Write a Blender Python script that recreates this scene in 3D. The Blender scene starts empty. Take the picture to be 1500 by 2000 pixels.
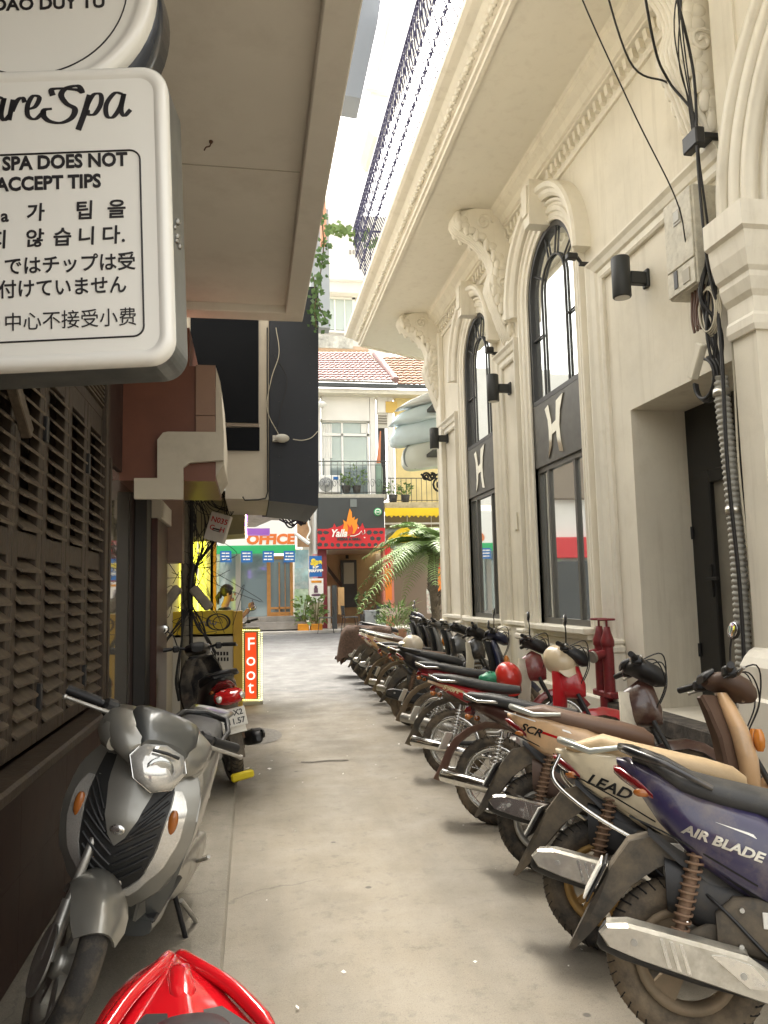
import bpy, bmesh, math, random
from mathutils import Vector, Matrix, Euler
random.seed(7)
S = bpy.context.scene
COL = S.collection
R = math.radians
# ------------------------------------------------------------------ camera
cam_d = bpy.data.cameras.new("camera"); cam = bpy.data.objects.new("camera", cam_d); COL.objects.link(cam)
cam_d.sensor_fit = 'VERTICAL'; cam_d.sensor_height = 36.0; cam_d.lens = 36.0*1500/2000
cam_d.clip_start = 0.05; cam_d.clip_end = 500
def _camera():
    y = Vector((-260/1500, -165/1500, 1)).normalized(); h = Vector((1, 0.022, 0))
    z = h.cross(y).normalized()
    if z.y < 0: z = -z
    x = y.cross(z)
    if x.x < 0: x = -x
    Rt, U, F = [Vector((x[i], y[i], z[i])) for i in range(3)]
    m = Matrix((Rt, U, -F)).transposed().to_4x4(); m.translation = Vector((0, 0, 1.55))
    cam.matrix_world = m
_camera()
S.camera = cam
# ------------------------------------------------------------------ world, sun, exposure
W = bpy.data.worlds.new("World"); S.world = W; W.use_nodes = True
nt = W.node_tree; bg = nt.nodes['Background']
sky = nt.nodes.new('ShaderNodeTexSky'); sky.sky_type = 'NISHITA'; sky.sun_disc = False
SUN_EL, SUN_AZ = R(62), R(14)      # azimuth clockwise from +Y
sky.sun_elevation = SUN_EL; sky.sun_rotation = SUN_AZ; sky.air_density = 1.0; sky.dust_density = 6.0; sky.ozone_density = 1.0
hs = nt.nodes.new('ShaderNodeHueSaturation'); hs.inputs['Saturation'].default_value = 0.18
hz_ = nt.nodes.new('ShaderNodeVectorMath'); hz_.operation = 'MULTIPLY'; hz_.inputs[1].default_value = (1.0, .965, .885)   # hazy warm overcast
nt.links.new(sky.outputs[0], hs.inputs['Color']); nt.links.new(hs.outputs[0], hz_.inputs[0]); nt.links.new(hz_.outputs[0], bg.inputs['Color'])
bg.inputs['Strength'].default_value = 0.15
sd = bpy.data.lights.new("sun", 'SUN'); sun = bpy.data.objects.new("sun", sd); COL.objects.link(sun)
sd.energy = 0.8; sd.angle = R(14); sd.color = (1, 0.93, 0.81)
sdir = Vector((math.sin(SUN_AZ)*math.cos(SUN_EL), math.cos(SUN_AZ)*math.cos(SUN_EL), math.sin(SUN_EL)))
sun.rotation_euler = sdir.to_track_quat('Z', 'Y').to_euler(); sun.location = (0, 0, 30)
S.view_settings.view_transform = 'Standard'; S.view_settings.look = 'None'; S.view_settings.gamma = 1.0
S.view_settings.use_curve_mapping = False
S.view_settings.exposure = 2.5
S.render.engine = 'CYCLES'; S.cycles.use_denoising = True; S.cycles.max_bounces = 10; S.cycles.diffuse_bounces = 6
try: S.cycles.denoiser = 'OPENIMAGEDENOISE'
except Exception: pass

# ------------------------------------------------------------------ materials
MATS = {}
def mat(name, col, rough=0.6, metal=0.0, var=0.0, scale=8.0, bump=0.0, bscale=60.0, dirt=None, dirt_amt=0.5, dscale=5.0,
        coat=0.0, emit=None, estr=1.0, spec=0.5, trans=0.0, alpha=1.0, sss=None, rvar=0.0):
    if name in MATS: return MATS[name]
    m = bpy.data.materials.new(name); m.use_nodes = True; n = m.node_tree; b = n.nodes['Principled BSDF']
    if not isinstance(col, tuple): col = (col, col, col)
    c4 = col+(1,)
    b.inputs['Base Color'].default_value = c4; b.inputs['Roughness'].default_value = rough; b.inputs['Metallic'].default_value = metal
    b.inputs['Coat Weight'].default_value = coat; b.inputs['Coat Roughness'].default_value = 0.08
    b.inputs['Specular IOR Level'].default_value = spec
    if trans: b.inputs['Transmission Weight'].default_value = trans
    if alpha < 1: b.inputs['Alpha'].default_value = alpha
    if emit: b.inputs['Emission Color'].default_value = emit+(1,); b.inputs['Emission Strength'].default_value = estr
    tc = n.nodes.new('ShaderNodeTexCoord')
    out = None
    if var or dirt or bump or rvar:
        geo = n.nodes.new('ShaderNodeNewGeometry')
        src = geo.outputs['Position']
    if var:
        t = n.nodes.new('ShaderNodeTexNoise'); t.inputs['Scale'].default_value = scale; t.inputs['Detail'].default_value = 6; t.inputs['Roughness'].default_value = 0.62
        n.links.new(src, t.inputs['Vector'])
        r = n.nodes.new('ShaderNodeMapRange'); r.inputs['From Min'].default_value = 0.3; r.inputs['From Max'].default_value = 0.7
        r.inputs['To Min'].default_value = 1-var; r.inputs['To Max'].default_value = 1+var
        n.links.new(t.outputs[0], r.inputs['Value'])
        mx = n.nodes.new('ShaderNodeVectorMath'); mx.operation = 'SCALE'; mx.inputs[0].default_value = col
        n.links.new(r.outputs[0], mx.inputs['Scale']); out = mx.outputs[0]
    if dirt:
        t = n.nodes.new('ShaderNodeTexNoise'); t.inputs['Scale'].default_value = dscale; t.inputs['Detail'].default_value = 8; t.inputs['Roughness'].default_value = 0.7
        n.links.new(src, t.inputs['Vector'])
        r = n.nodes.new('ShaderNodeMapRange'); r.inputs['From Min'].default_value = 0.62-dirt_amt*0.35; r.inputs['From Max'].default_value = 0.85-dirt_amt*0.2
        r.inputs['To Max'].default_value = min(1.0, dirt_amt+0.25)
        n.links.new(t.outputs[0], r.inputs['Value'])
        mx = n.nodes.new('ShaderNodeMix'); mx.data_type = 'RGBA'
        mx.inputs[6].default_value = c4; mx.inputs[7].default_value = dirt+(1,)
        if out: n.links.new(out, mx.inputs[6])
        n.links.new(r.outputs[0], mx.inputs[0]); out = mx.outputs[2]
        rr = n.nodes.new('ShaderNodeMapRange'); rr.inputs['To Min'].default_value = rough; rr.inputs['To Max'].default_value = max(rough, 0.8)
        n.links.new(r.outputs[0], rr.inputs['Value']); n.links.new(rr.outputs[0], b.inputs['Roughness'])
        if metal:
            rm = n.nodes.new('ShaderNodeMapRange'); rm.inputs['To Min'].default_value = metal; rm.inputs['To Max'].default_value = metal*0.2
            n.links.new(r.outputs[0], rm.inputs['Value']); n.links.new(rm.outputs[0], b.inputs['Metallic'])
    if rvar:
        t = n.nodes.new('ShaderNodeTexNoise'); t.inputs['Scale'].default_value = 14; t.inputs['Detail'].default_value = 5
        n.links.new(src, t.inputs['Vector'])
        r = n.nodes.new('ShaderNodeMapRange'); r.inputs['From Min'].default_value = 0.3; r.inputs['From Max'].default_value = 0.7
        r.inputs['To Min'].default_value = max(0.03, rough-rvar); r.inputs['To Max'].default_value = min(1, rough+rvar)
        n.links.new(t.outputs[0], r.inputs['Value']); n.links.new(r.outputs[0], b.inputs['Roughness'])
    if bump:
        t = n.nodes.new('ShaderNodeTexNoise'); t.inputs['Scale'].default_value = bscale; t.inputs['Detail'].default_value = 5
        n.links.new(src, t.inputs['Vector'])
        bp = n.nodes.new('ShaderNodeBump'); bp.inputs['Strength'].default_value = bump; bp.inputs['Distance'].default_value = 0.01
        n.links.new(t.outputs[0], bp.inputs['Height']); n.links.new(bp.outputs[0], b.inputs['Normal'])
    if out: n.links.new(out, b.inputs['Base Color'])
    MATS[name] = m
    return m

# ------------------------------------------------------------------ mesh builder
class MB:
    def __init__(s): s.v = []; s.f = []; s.sm = []; s.mi = []; s.m = Matrix.Identity(4); s.cur = 0
    def add(s, vs, fs, smooth=False):
        o = len(s.v); m = s.m
        s.v += [tuple(m @ Vector(p)) for p in vs]
        for f in fs: s.f.append(tuple(i+o for i in f)); s.sm.append(smooth); s.mi.append(s.cur)
        return s
    def box(s, x0, x1, y0, y1, z0, z1, c=0.0):
        if x0 > x1: x0, x1 = x1, x0
        if y0 > y1: y0, y1 = y1, y0
        if z0 > z1: z0, z1 = z1, z0
        c = min(c, (x1-x0)*.45, (y1-y0)*.45, (z1-z0)*.45)
        if c <= 0:
            return s.add([(x0,y0,z0),(x1,y0,z0),(x1,y1,z0),(x0,y1,z0),(x0,y0,z1),(x1,y0,z1),(x1,y1,z1),(x0,y1,z1)],
                  [(3,2,1,0),(4,5,6,7),(0,1,5,4),(1,2,6,5),(2,3,7,6),(3,0,4,7)])
        vs = []; idx = {}
        for i, (x, sx) in enumerate(((x0, 1), (x1, -1))):
            for j, (y, sy) in enumerate(((y0, 1), (y1, -1))):
                for k, (z, sz) in enumerate(((z0, 1), (z1, -1))):
                    for a in range(3):
                        idx[i,j,k,a] = len(vs)
                        vs.append((x+(sx*c if a != 0 else 0), y+(sy*c if a != 1 else 0), z+(sz*c if a != 2 else 0)))
        F = []
        g = lambda i,j,k,a: idx[i,j,k,a]
        F += [(g(0,0,0,0),g(0,0,1,0),g(0,1,1,0),g(0,1,0,0)), (g(1,0,0,0),g(1,1,0,0),g(1,1,1,0),g(1,0,1,0)),
              (g(0,0,0,1),g(1,0,0,1),g(1,0,1,1),g(0,0,1,1)), (g(0,1,0,1),g(0,1,1,1),g(1,1,1,1),g(1,1,0,1)),
              (g(0,0,0,2),g(0,1,0,2),g(1,1,0,2),g(1,0,0,2)), (g(0,0,1,2),g(1,0,1,2),g(1,1,1,2),g(0,1,1,2))]
        for i in (0,1):
            for j in (0,1): q = (g(i,j,0,0),g(i,j,0,1),g(i,j,1,1),g(i,j,1,0)); F.append(q if (i+j)%2 == 0 else q[::-1])
            for k in (0,1): q = (g(i,0,k,0),g(i,1,k,0),g(i,1,k,2),g(i,0,k,2)); F.append(q if (i+k)%2 == 0 else q[::-1])
        for j in (0,1):
            for k in (0,1): q = (g(0,j,k,1),g(0,j,k,2),g(1,j,k,2),g(1,j,k,1)); F.append(q if (j+k)%2 == 1 else q[::-1])
        for i in (0,1):
            for j in (0,1):
                for k in (0,1): q = (g(i,j,k,0),g(i,j,k,1),g(i,j,k,2)); F.append(q if (i+j+k)%2 == 1 else q[::-1])
        return s.add(vs, F)
    def ring_loft(s, rings, closed=False, caps=True, smooth=True, wrap=True):
        n = len(rings[0]); vs = [p for r in rings for p in r]; F = []; m = len(rings)
        for i in range(m if closed else m-1):
            a = i*n; b = ((i+1) % m)*n
            for j in range(n if wrap else n-1):
                k = (j+1) % n; F.append((a+j, a+k, b+k, b+j))
        s.add(vs, F, smooth)
        if caps and not closed and wrap:
            s.add(rings[0], [tuple(range(n))[::-1]]); s.add(rings[-1], [tuple(range(n))])
        return s
    def tube(s, pts, r, n=8, caps=True, closed=False):
        pts = [Vector(p) for p in pts]; m = len(pts); rs = r if isinstance(r, (list, tuple)) else [r]*m
        rings = []; up = None
        for i, p in enumerate(pts):
            if closed: t = pts[(i+1) % m]-pts[i-1]
            else: t = pts[min(i+1, m-1)]-pts[max(i-1, 0)]
            if t.length < 1e-9: t = Vector((0,0,1))
            t.normalize()
            if up is None:
                up = Vector((0,0,1)) if abs(t.z) < 0.9 else Vector((1,0,0))
            a = t.cross(up)
            if a.length < 1e-6: a = t.orthogonal()
            a.normalize(); b = a.cross(t).normalized(); up = b
            rings.append([p+(a*math.cos(2*math.pi*k/n)+b*math.sin(2*math.pi*k/n))*rs[i] for k in range(n)])
        return s.ring_loft([[tuple(q) for q in r_] for r_ in rings], closed=closed, caps=caps)
    def cyl(s, p0, p1, r, n=16, r1=None, smooth=True):
        p0 = Vector(p0); p1 = Vector(p1); t = (p1-p0).normalized(); a = t.orthogonal().normalized(); b = t.cross(a)
        r1 = r if r1 is None else r1
        rg = lambda p, q: [tuple(p+(a*math.cos(2*math.pi*k/n)+b*math.sin(2*math.pi*k/n))*q) for k in range(n)]
        return s.ring_loft([rg(p0, r), rg(p1, r1)], smooth=smooth)
    def lathe(s, prof, n=24, axis='z', c=(0,0,0), smooth=True, closed_prof=False, arc=None):
        rings = []
        tot = 2*math.pi if arc is None else arc[1]-arc[0]; st = 0 if arc is None else arc[0]
        m = n if arc is None else n+1
        for i in range(m):
            a = st+tot*i/n; ca, sa = math.cos(a), math.sin(a); rg = []
            for r, h in prof:
                if axis == 'z': p = (c[0]+r*ca, c[1]+r*sa, c[2]+h)
                elif axis == 'y': p = (c[0]+r*sa, c[1]+h, c[2]+r*ca)
                else: p = (c[0]+h, c[1]+r*ca, c[2]+r*sa)
                rg.append(p)
            rings.append(rg)
        k = len(prof); vs = [p for r in rings for p in r]; F = []
        for i in range(m if arc is None else m-1):
            a = i*k; b = ((i+1) % m)*k
            for j in range(k if closed_prof else k-1):
                jj = (j+1) % k; F.append((a+j, b+j, b+jj, a+jj))
        return s.add(vs, F, smooth)
    def prism(s, poly, d, plane='xz', off=0.0, smooth=False):
        """extrude 2D polygon by d along the normal axis starting at off"""
        def P(p, h):
            if plane == 'xz': return (p[0], h, p[1])
            if plane == 'yz': return (h, p[0], p[1])
            return (p[0], p[1], h)
        n = len(poly); a = [P(p, off) for p in poly]; b = [P(p, off+d) for p in poly]
        s.add(a+b, [tuple(range(n))[::-1], tuple(range(n, 2*n))] + [(i, (i+1) % n, n+(i+1) % n, n+i) for i in range(n)], smooth)
        return s
    def sphere(s, c, r, nu=14, nv=9, sc=(1,1,1)):
        rings = []
        for i in range(1, nv):
            t = math.pi*i/nv
            rings.append([(c[0]+r*sc[0]*math.sin(t)*math.cos(2*math.pi*k/nu), c[1]+r*sc[1]*math.sin(t)*math.sin(2*math.pi*k/nu), c[2]+r*sc[2]*math.cos(t)) for k in range(nu)])
        return s.ring_loft(rings)
    def super(s, secs, n=16):
        """loft of superellipses along x: (x, zc, hw, hh, exponent[, yc])"""
        rings = []
        for sc in secs:
            x, zc, hw, hh, e = sc[:5]; yc = sc[5] if len(sc) > 5 else 0
            rg = []
            for k in range(n):
                t = 2*math.pi*k/n; c, d = math.cos(t), math.sin(t)
                rg.append((x, yc+hw*math.copysign(abs(c)**(2/e), c), zc+hh*math.copysign(abs(d)**(2/e), d)))
            rings.append(rg)
        return s.ring_loft(rings)
    def superz(s, secs, n=16):
        """loft of superellipses up z: (z, xc, hw(y), hd(x), exponent)"""
        rings = []
        for z, xc, hw, hd, e in secs:
            rg = []
            for k in range(n):
                t = 2*math.pi*k/n; c, d = math.cos(t), math.sin(t)
                rg.append((xc+hd*math.copysign(abs(c)**(2/e), c), hw*math.copysign(abs(d)**(2/e), d), z))
            rings.append(rg)
        return s.ring_loft(rings)
    def sheet(s, rows, th=0.006, smooth=True):
        """grid of points rows x cols given thickness along the averaged normal"""
        nr, nc = len(rows), len(rows[0]); V = [[Vector(p) for p in r] for r in rows]
        top = []; bot = []
        for i in range(nr):
            for j in range(nc):
                du = V[min(i+1, nr-1)][j]-V[max(i-1, 0)][j]; dv = V[i][min(j+1, nc-1)]-V[i][max(j-1, 0)]
                nn = du.cross(dv); nn = nn.normalized() if nn.length > 1e-9 else Vector((0,0,1))
                top.append(tuple(V[i][j]+nn*th/2)); bot.append(tuple(V[i][j]-nn*th/2))
        N = nr*nc; F = []
        for i in range(nr-1):
            for j in range(nc-1):
                a, b, c, d = i*nc+j, i*nc+j+1, (i+1)*nc+j+1, (i+1)*nc+j
                F.append((a, d, c, b)); F.append((N+a, N+b, N+c, N+d))
        s.add(top+bot, F, smooth)
        E = []
        for j in range(nc-1): E.append((j, j+1, N+j+1, N+j)); E.append(((nr-1)*nc+j+1, (nr-1)*nc+j, N+(nr-1)*nc+j, N+(nr-1)*nc+j+1))
        for i in range(nr-1): E.append(((i+1)*nc, i*nc, N+i*nc, N+(i+1)*nc)); E.append((i*nc+nc-1, (i+1)*nc+nc-1, N+(i+1)*nc+nc-1, N+i*nc+nc-1))
        s.add(top+bot, E)
        return s
    def mesh(s, name, mats):
        me = bpy.data.meshes.new(name); me.from_pydata(s.v, [], s.f)
        me.polygons.foreach_set('use_smooth', s.sm); me.polygons.foreach_set('material_index', s.mi)
        for m in (mats if isinstance(mats, (list, tuple)) else [mats]): me.materials.append(m)
        me.update(); return me
    def build(s, name, m, parent=None, sub=0, recalc=True):
        me = s.mesh(name, m)
        if recalc:
            bm = bmesh.new(); bm.from_mesh(me); bmesh.ops.recalc_face_normals(bm, faces=bm.faces); bm.to_mesh(me); bm.free()
        o = bpy.data.objects.new(name, me); COL.objects.link(o)
        if parent: o.parent = parent
        if sub:
            md = o.modifiers.new('sub', 'SUBSURF'); md.levels = sub; md.render_levels = sub
        return o

def B(): return MB()
def tag(o, label=None, cat=None, group=None, kind=None):
    if label: o['label'] = label
    if cat: o['category'] = cat
    if group: o['group'] = group
    if kind: o['kind'] = kind
    return o
def empty(name, loc=(0,0,0), rot=(0,0,0), label=None, cat=None, group=None):
    o = bpy.data.objects.new(name, None); COL.objects.link(o); o.location = loc; o.rotation_euler = rot; o.empty_display_size = .1
    return tag(o, label, cat, group)
def inst(src, parent=None, loc=None, rot=None, name=None):
    o = src.copy(); COL.objects.link(o)
    if name: o.name = name
    o.parent = parent
    if loc is not None: o.location = loc
    if rot is not None: o.rotation_euler = rot
    return o
def struct(o): o['kind'] = 'structure'; return o
def arc(cx, cy, r, a0, a1, n): return [(cx+r*math.cos(a0+(a1-a0)*i/n), cy+r*math.sin(a0+(a1-a0)*i/n)) for i in range(n+1)]
def bez(p0, p1, p2, p3, n=10):
    o = []
    for i in range(n+1):
        t = i/n; u = 1-t
        o.append(tuple(u**3*a+3*u*u*t*b+3*u*t*t*c+t**3*d for a, b, c, d in zip(p0, p1, p2, p3)))
    return o
def spline(pts, n=6):
    """Catmull-Rom through points"""
    P = [Vector(p) for p in pts]; P = [P[0]*2-P[1]]+P+[P[-1]*2-P[-2]]; o = []
    for i in range(1, len(P)-2):
        for k in range(n):
            t = k/n; a, b, c, d = P[i-1], P[i], P[i+1], P[i+2]
            o.append(tuple(0.5*((2*b)+(c-a)*t+(2*a-5*b+4*c-d)*t*t+(3*b-a-3*c+d)*t**3)))
    o.append(tuple(P[-2])); return o
def text(name, s, size, m, parent, loc, rot, depth=0.002, shear=0.0, align='CENTER', bold=0.0, xs=1.0):
    cu = bpy.data.curves.new(name, 'FONT'); cu.body = s; cu.size = size; cu.extrude = depth; cu.align_x = align; cu.align_y = 'CENTER'
    cu.shear = shear; cu.offset = bold; cu.resolution_u = 3
    o = bpy.data.objects.new(name, cu); COL.objects.link(o)
    dg = bpy.context.evaluated_depsgraph_get(); me = bpy.data.meshes.new_from_object(o.evaluated_get(dg))
    bpy.data.objects.remove(o); bpy.data.curves.remove(cu)
    me.materials.clear(); me.materials.append(m)
    o = bpy.data.objects.new(name, me); COL.objects.link(o); o.parent = parent; o.location = loc; o.rotation_euler = rot; o.scale = (xs, 1, 1)
    return o
FR = (R(90), 0, 0)          # text facing -Y
# ------------------------------------------------------------------ pixel helper: a point of the place seen at (u,v), on a given plane
_mw = cam.matrix_world.copy()
def at(u, v, X=None, Y=None, Z=None):
    d = (_mw.to_3x3() @ Vector(((u-750)/1500, -(v-1000)/1500, -1))); c = _mw.translation
    t = (X-c.x)/d.x if X is not None else (Y-c.y)/d.y if Y is not None else (Z-c.z)/d.z
    return c+d*t
# ------------------------------------------------------------------ ground
def gz(y): # the street rises gently towards the far shops
    t = min(max((y-13.0)/10.0, 0), 1); return 0.42*t*t*(3-2*t)
def ground_mat(name, c0, c1, c2, patch=True):
    m = bpy.data.materials.new(name); m.use_nodes = True; n = m.node_tree; b = n.nodes['Principled BSDF']; L = n.links.new
    g = n.nodes.new('ShaderNodeNewGeometry')
    def noise(sc, det=6, ro=.6, vec=None):
        t = n.nodes.new('ShaderNodeTexNoise'); t.inputs['Scale'].default_value = sc; t.inputs['Detail'].default_value = det; t.inputs['Roughness'].default_value = ro
        L(vec or g.outputs['Position'], t.inputs['Vector']); return t.outputs[0]
    def ramp(v, a, b_, lo=0, hi=1):
        r = n.nodes.new('ShaderNodeMapRange'); r.inputs['From Min'].default_value = a; r.inputs['From Max'].default_value = b_
        r.inputs['To Min'].default_value = lo; r.inputs['To Max'].default_value = hi; L(v, r.inputs['Value']); return r.outputs[0]
    def mix(f, a, c):
        x = n.nodes.new('ShaderNodeMix'); x.data_type = 'RGBA'; L(f, x.inputs[0])
        for s, q in ((6, a), (7, c)):
            if isinstance(q, tuple): x.inputs[s].default_value = q+(1,)
            else: L(q, x.inputs[s])
        return x.outputs[2]
    mp = n.nodes.new('ShaderNodeMapping'); mp.inputs['Scale'].default_value = (1.6, .35, 1); L(g.outputs['Position'], mp.inputs['Vector'])
    col = mix(ramp(noise(1.1, 5, .6, mp.outputs[0]), .38, .62), c0, c1)
    col = mix(ramp(noise(9, 8, .75), .54, .72), col, c2); col = mix(ramp(noise(34, 6, .8), .55, .75, 0, .6), col, (c2[0]*.8, c2[1]*.8, c2[2]*.8))
    col = mix(ramp(noise(160, 3), .56, .7, 0, .55), col, (c2[0]*.5, c2[1]*.5, c2[2]*.5))
    col = mix(ramp(noise(230, 2), .64, .72, 0, .6), col, (.42, .40, .36))
    v = n.nodes.new('ShaderNodeTexVoronoi'); v.inputs['Scale'].default_value = 2.2; v.feature = 'F1'; L(g.outputs['Position'], v.inputs['Vector'])
    spots = ramp(v.outputs['Distance'], .03, .045, 1, 0)
    col = mix(spots, col, (c2[0]*.6, c2[1]*.6, c2[2]*.6))
    if patch:
        w = n.nodes.new('ShaderNodeTexNoise'); w.inputs['Scale'].default_value = 1.3; w.inputs['Detail'].default_value = 7; L(g.outputs['Position'], w.inputs['Vector'])
        va = n.nodes.new('ShaderNodeVectorMath'); va.operation = 'MULTIPLY_ADD'; va.inputs[1].default_value = (.9, .9, .9); L(w.outputs['Color'], va.inputs[0]); L(g.outputs['Position'], va.inputs[2])
        vc = n.nodes.new('ShaderNodeTexVoronoi'); vc.feature = 'DISTANCE_TO_EDGE'; vc.inputs['Scale'].default_value = .38; L(va.outputs[0], vc.inputs['Vector'])
        crack = ramp(vc.outputs['Distance'], .001, .004, .45, 0)
        mk = n.nodes.new('ShaderNodeMath'); mk.operation = 'MULTIPLY'; L(crack, mk.inputs[0]); L(ramp(noise(.9, 3), .46, .6), mk.inputs[1])
        col = mix(mk.outputs[0], col, (c2[0]*.4, c2[1]*.4, c2[2]*.4))
        col = mix(ramp(noise(.7, 7, .72), .52, .72, 0, .5), col, (c2[0]*.95, c2[1]*.92, c2[2]*.88))
        col = mix(ramp(noise(4.5, 7, .7), .60, .70, 0, .45), col, (c0[0]*1.15, c0[1]*1.15, c0[2]*1.15))
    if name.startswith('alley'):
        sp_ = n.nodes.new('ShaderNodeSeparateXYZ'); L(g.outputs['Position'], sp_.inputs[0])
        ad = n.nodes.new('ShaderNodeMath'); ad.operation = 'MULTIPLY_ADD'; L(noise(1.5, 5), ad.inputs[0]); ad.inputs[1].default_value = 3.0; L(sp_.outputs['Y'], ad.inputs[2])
        far_dark = mix(ramp(noise(2.2, 6), .35, .65), (.095, .094, .092), (.07, .07, .071))
        col = mix(ramp(ad.outputs[0], 11.0, 14.5), col, far_dark)  # far end darkened to offset the strong sun there, blending into street asphalt
    L(col, b.inputs['Base Color'])
    L(ramp(noise(2.5, 6), .35, .65, .55, .85), b.inputs['Roughness'])
    bp = n.nodes.new('ShaderNodeBump'); bp.inputs['Strength'].default_value = .35; bp.inputs['Distance'].default_value = .006; L(noise(120, 4, .7), bp.inputs['Height'])
    bp2 = n.nodes.new('ShaderNodeBump'); bp2.inputs['Strength'].default_value = .3; bp2.inputs['Distance'].default_value = .02; L(noise(3, 4, .6), bp2.inputs['Height']); L(bp2.outputs[0], bp.inputs['Normal'])
    L(bp.outputs[0], b.inputs['Normal']); return m
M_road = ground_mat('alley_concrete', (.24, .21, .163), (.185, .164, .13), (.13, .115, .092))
M_kerb = ground_mat('pavement_concrete', (.21, .187, .148), (.155, .14, .112), (.11, .098, .078))
M_street = ground_mat('street_asphalt', (.085, .086, .09), (.07, .071, .074), (.052, .052, .054))
def strip(name, x0, x1, y0, y1, m, dz=0.0, n=40):
    b = B(); ys = [y0+(y1-y0)*i/n for i in range(n+1)]
    rows = [[(x0, y, gz(y)+dz), (x1, y, gz(y)+dz)] for y in ys]
    vs = [p for r in rows for p in r]; b.add(vs, [(2*i, 2*i+1, 2*i+3, 2*i+2) for i in range(n)], True)
    return struct(b.build(name, m))
g = strip('ground', -150, 150, -60, 260, mat('earth_ground', (.16, .15, .13), .9, var=.2, scale=.5), -0.02, 320)
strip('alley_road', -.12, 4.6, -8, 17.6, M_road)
strip('cross_street', -60, 60, 17.6, 23.2, M_street, 0.0)
b = B(); b.box(-3.2, -.12, -8, 15.5, -.05, .045, .012); struct(b.build('left_pavement', M_kerb))
b = B(); b.box(-60, 60, 23.2, 27, .2, .50, .015); struct(b.build('far_pavement', mat('pale_paving', (.42, .40, .37), .8, var=.12, scale=3)))
# narrow step of dark stone at the foot of the right facade
M_step = mat('mossy_step_stone', (.10, .085, .07), .9, var=.5, scale=14, bump=.8, bscale=25, dirt=(.03, .028, .025), dirt_amt=.7, dscale=9)
b = B(); b.box(3.25, 3.62, 4.2, 7.2, 0, .30, .02); b.box(3.4, 3.62, 4.2, 7.2, .30, .46, .015); struct(b.build('door_step', M_step))
# drain crack and scraps
M_dk = mat('crack_fill', (.10, .09, .075), .95, var=.5, scale=30)
b = B(); b.add([(p[0], p[1], .0045) for p in ((.45, 7.38), (.55, 7.34), (.70, 7.38), (.90, 7.33), (.89, 7.39), (.72, 7.43), (.56, 7.39), (.46, 7.42))], [tuple(range(8))])
struct(b.build('drain_crack', M_dk))
b = B(); b.add([(p[0], p[1], .0045) for p in arc(0, 0, .32, 0, 2*math.pi, 27)[:-1]], [tuple(range(27))]); o = b.build('road_patch', mat('old_patch', (.17, .16, .145), .85, var=.3, scale=30)); o.location = (.05, 8.9, 0); o.scale = (.9, 1.6, 1); struct(o)
M_paper = mat('scrap_paper', (.75, .73, .68), .8, var=.2, scale=40)
random.seed(3)
b = B()
for i in range(46):
    u = random.random()
    x, y = (random.gauss(.02, .1), random.gauss(6.9, .5)) if u < .22 else (random.uniform(-.08, 1.5), random.uniform(2.6, 14))
    s_ = random.uniform(.002, .008) if u > .22 else random.uniform(.004, .022); a = random.uniform(0, 6.28); z0 = .05 if x < -.12 else .004
    b.add([(x+s_*math.cos(a+k*1.57)*(1 if k % 2 else 1.7), y+s_*math.sin(a+k*1.57)*(1 if k % 2 else 1.7), z0+random.uniform(.001, .012)) for k in range(4)], [(0, 1, 2, 3)])
tag(b.build('litter', M_paper), 'small scraps of pale litter scattered over the alley surface', 'litter', kind='stuff')

# ------------------------------------------------------------------ RIGHT BUILDING (cream stucco, classical)
XF = 3.6
def streaks(m, col, amt):
    n = m.node_tree; b_ = n.nodes['Principled BSDF']; L = n.links.new; g_ = n.nodes.new('ShaderNodeNewGeometry')
    mp_ = n.nodes.new('ShaderNodeMapping'); mp_.inputs['Scale'].default_value = (7, 7, .45); L(g_.outputs['Position'], mp_.inputs['Vector'])
    t = n.nodes.new('ShaderNodeTexNoise'); t.inputs['Scale'].default_value = 1.0; t.inputs['Detail'].default_value = 6; t.inputs['Roughness'].default_value = .65; L(mp_.outputs[0], t.inputs['Vector'])
    r_ = n.nodes.new('ShaderNodeMapRange'); r_.inputs['From Min'].default_value = .52; r_.inputs['From Max'].default_value = .78; r_.inputs['To Max'].default_value = amt; L(t.outputs[0], r_.inputs['Value'])
    x = n.nodes.new('ShaderNodeMix'); x.data_type = 'RGBA'; x.inputs[7].default_value = col+(1,); src_ = b_.inputs['Base Color'].links[0].from_socket; L(src_, x.inputs[6]); L(r_.outputs[0], x.inputs[0]); L(x.outputs[2], b_.inputs['Base Color'])
    return m
M_cream = mat('cream_stucco', (.71, .665, .56), .78, var=.07, scale=1.3, bump=.12, bscale=90, dirt=(.54, .49, .39), dirt_amt=.3, dscale=1.7)
M_trim = mat('cream_trim', (.76, .72, .62), .62, var=.05, scale=2.5, dirt=(.56, .50, .39), dirt_amt=.2, dscale=4, bump=.05)
M_soff = mat('soffit_paint', (.76, .725, .63), .8, var=.04, scale=.8, dirt=(.52, .47, .37), dirt_amt=.15, dscale=1.2)
streaks(M_cream, (.42, .37, .28), .5); streaks(M_trim, (.44, .39, .30), .45); streaks(M_soff, (.5, .45, .36), .3)
M_frame = mat('dark_window_frame', (.035, .035, .037), .45)
M_mir = mat('reflective_window_glass', (.78, .81, .80), .025, metal=.92, spec=.8)
M_hp = mat('dark_bronze_panel', (.10, .097, .088), .45, metal=.35, var=.15, scale=6, dirt=(.10, .09, .075), dirt_amt=.3)
M_hm = mat('polished_steel_letter', (.75, .72, .62), .08, metal=1.0)
M_black = mat('black_plastic', (.012, .012, .013), .45)
M_blk2 = mat('black_metal', (.02, .02, .022), .4, metal=.2)
bld = empty('corner_building', (XF, 8, 0), label='cream stucco corner building with arched windows and wide balcony', cat='building')
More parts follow.
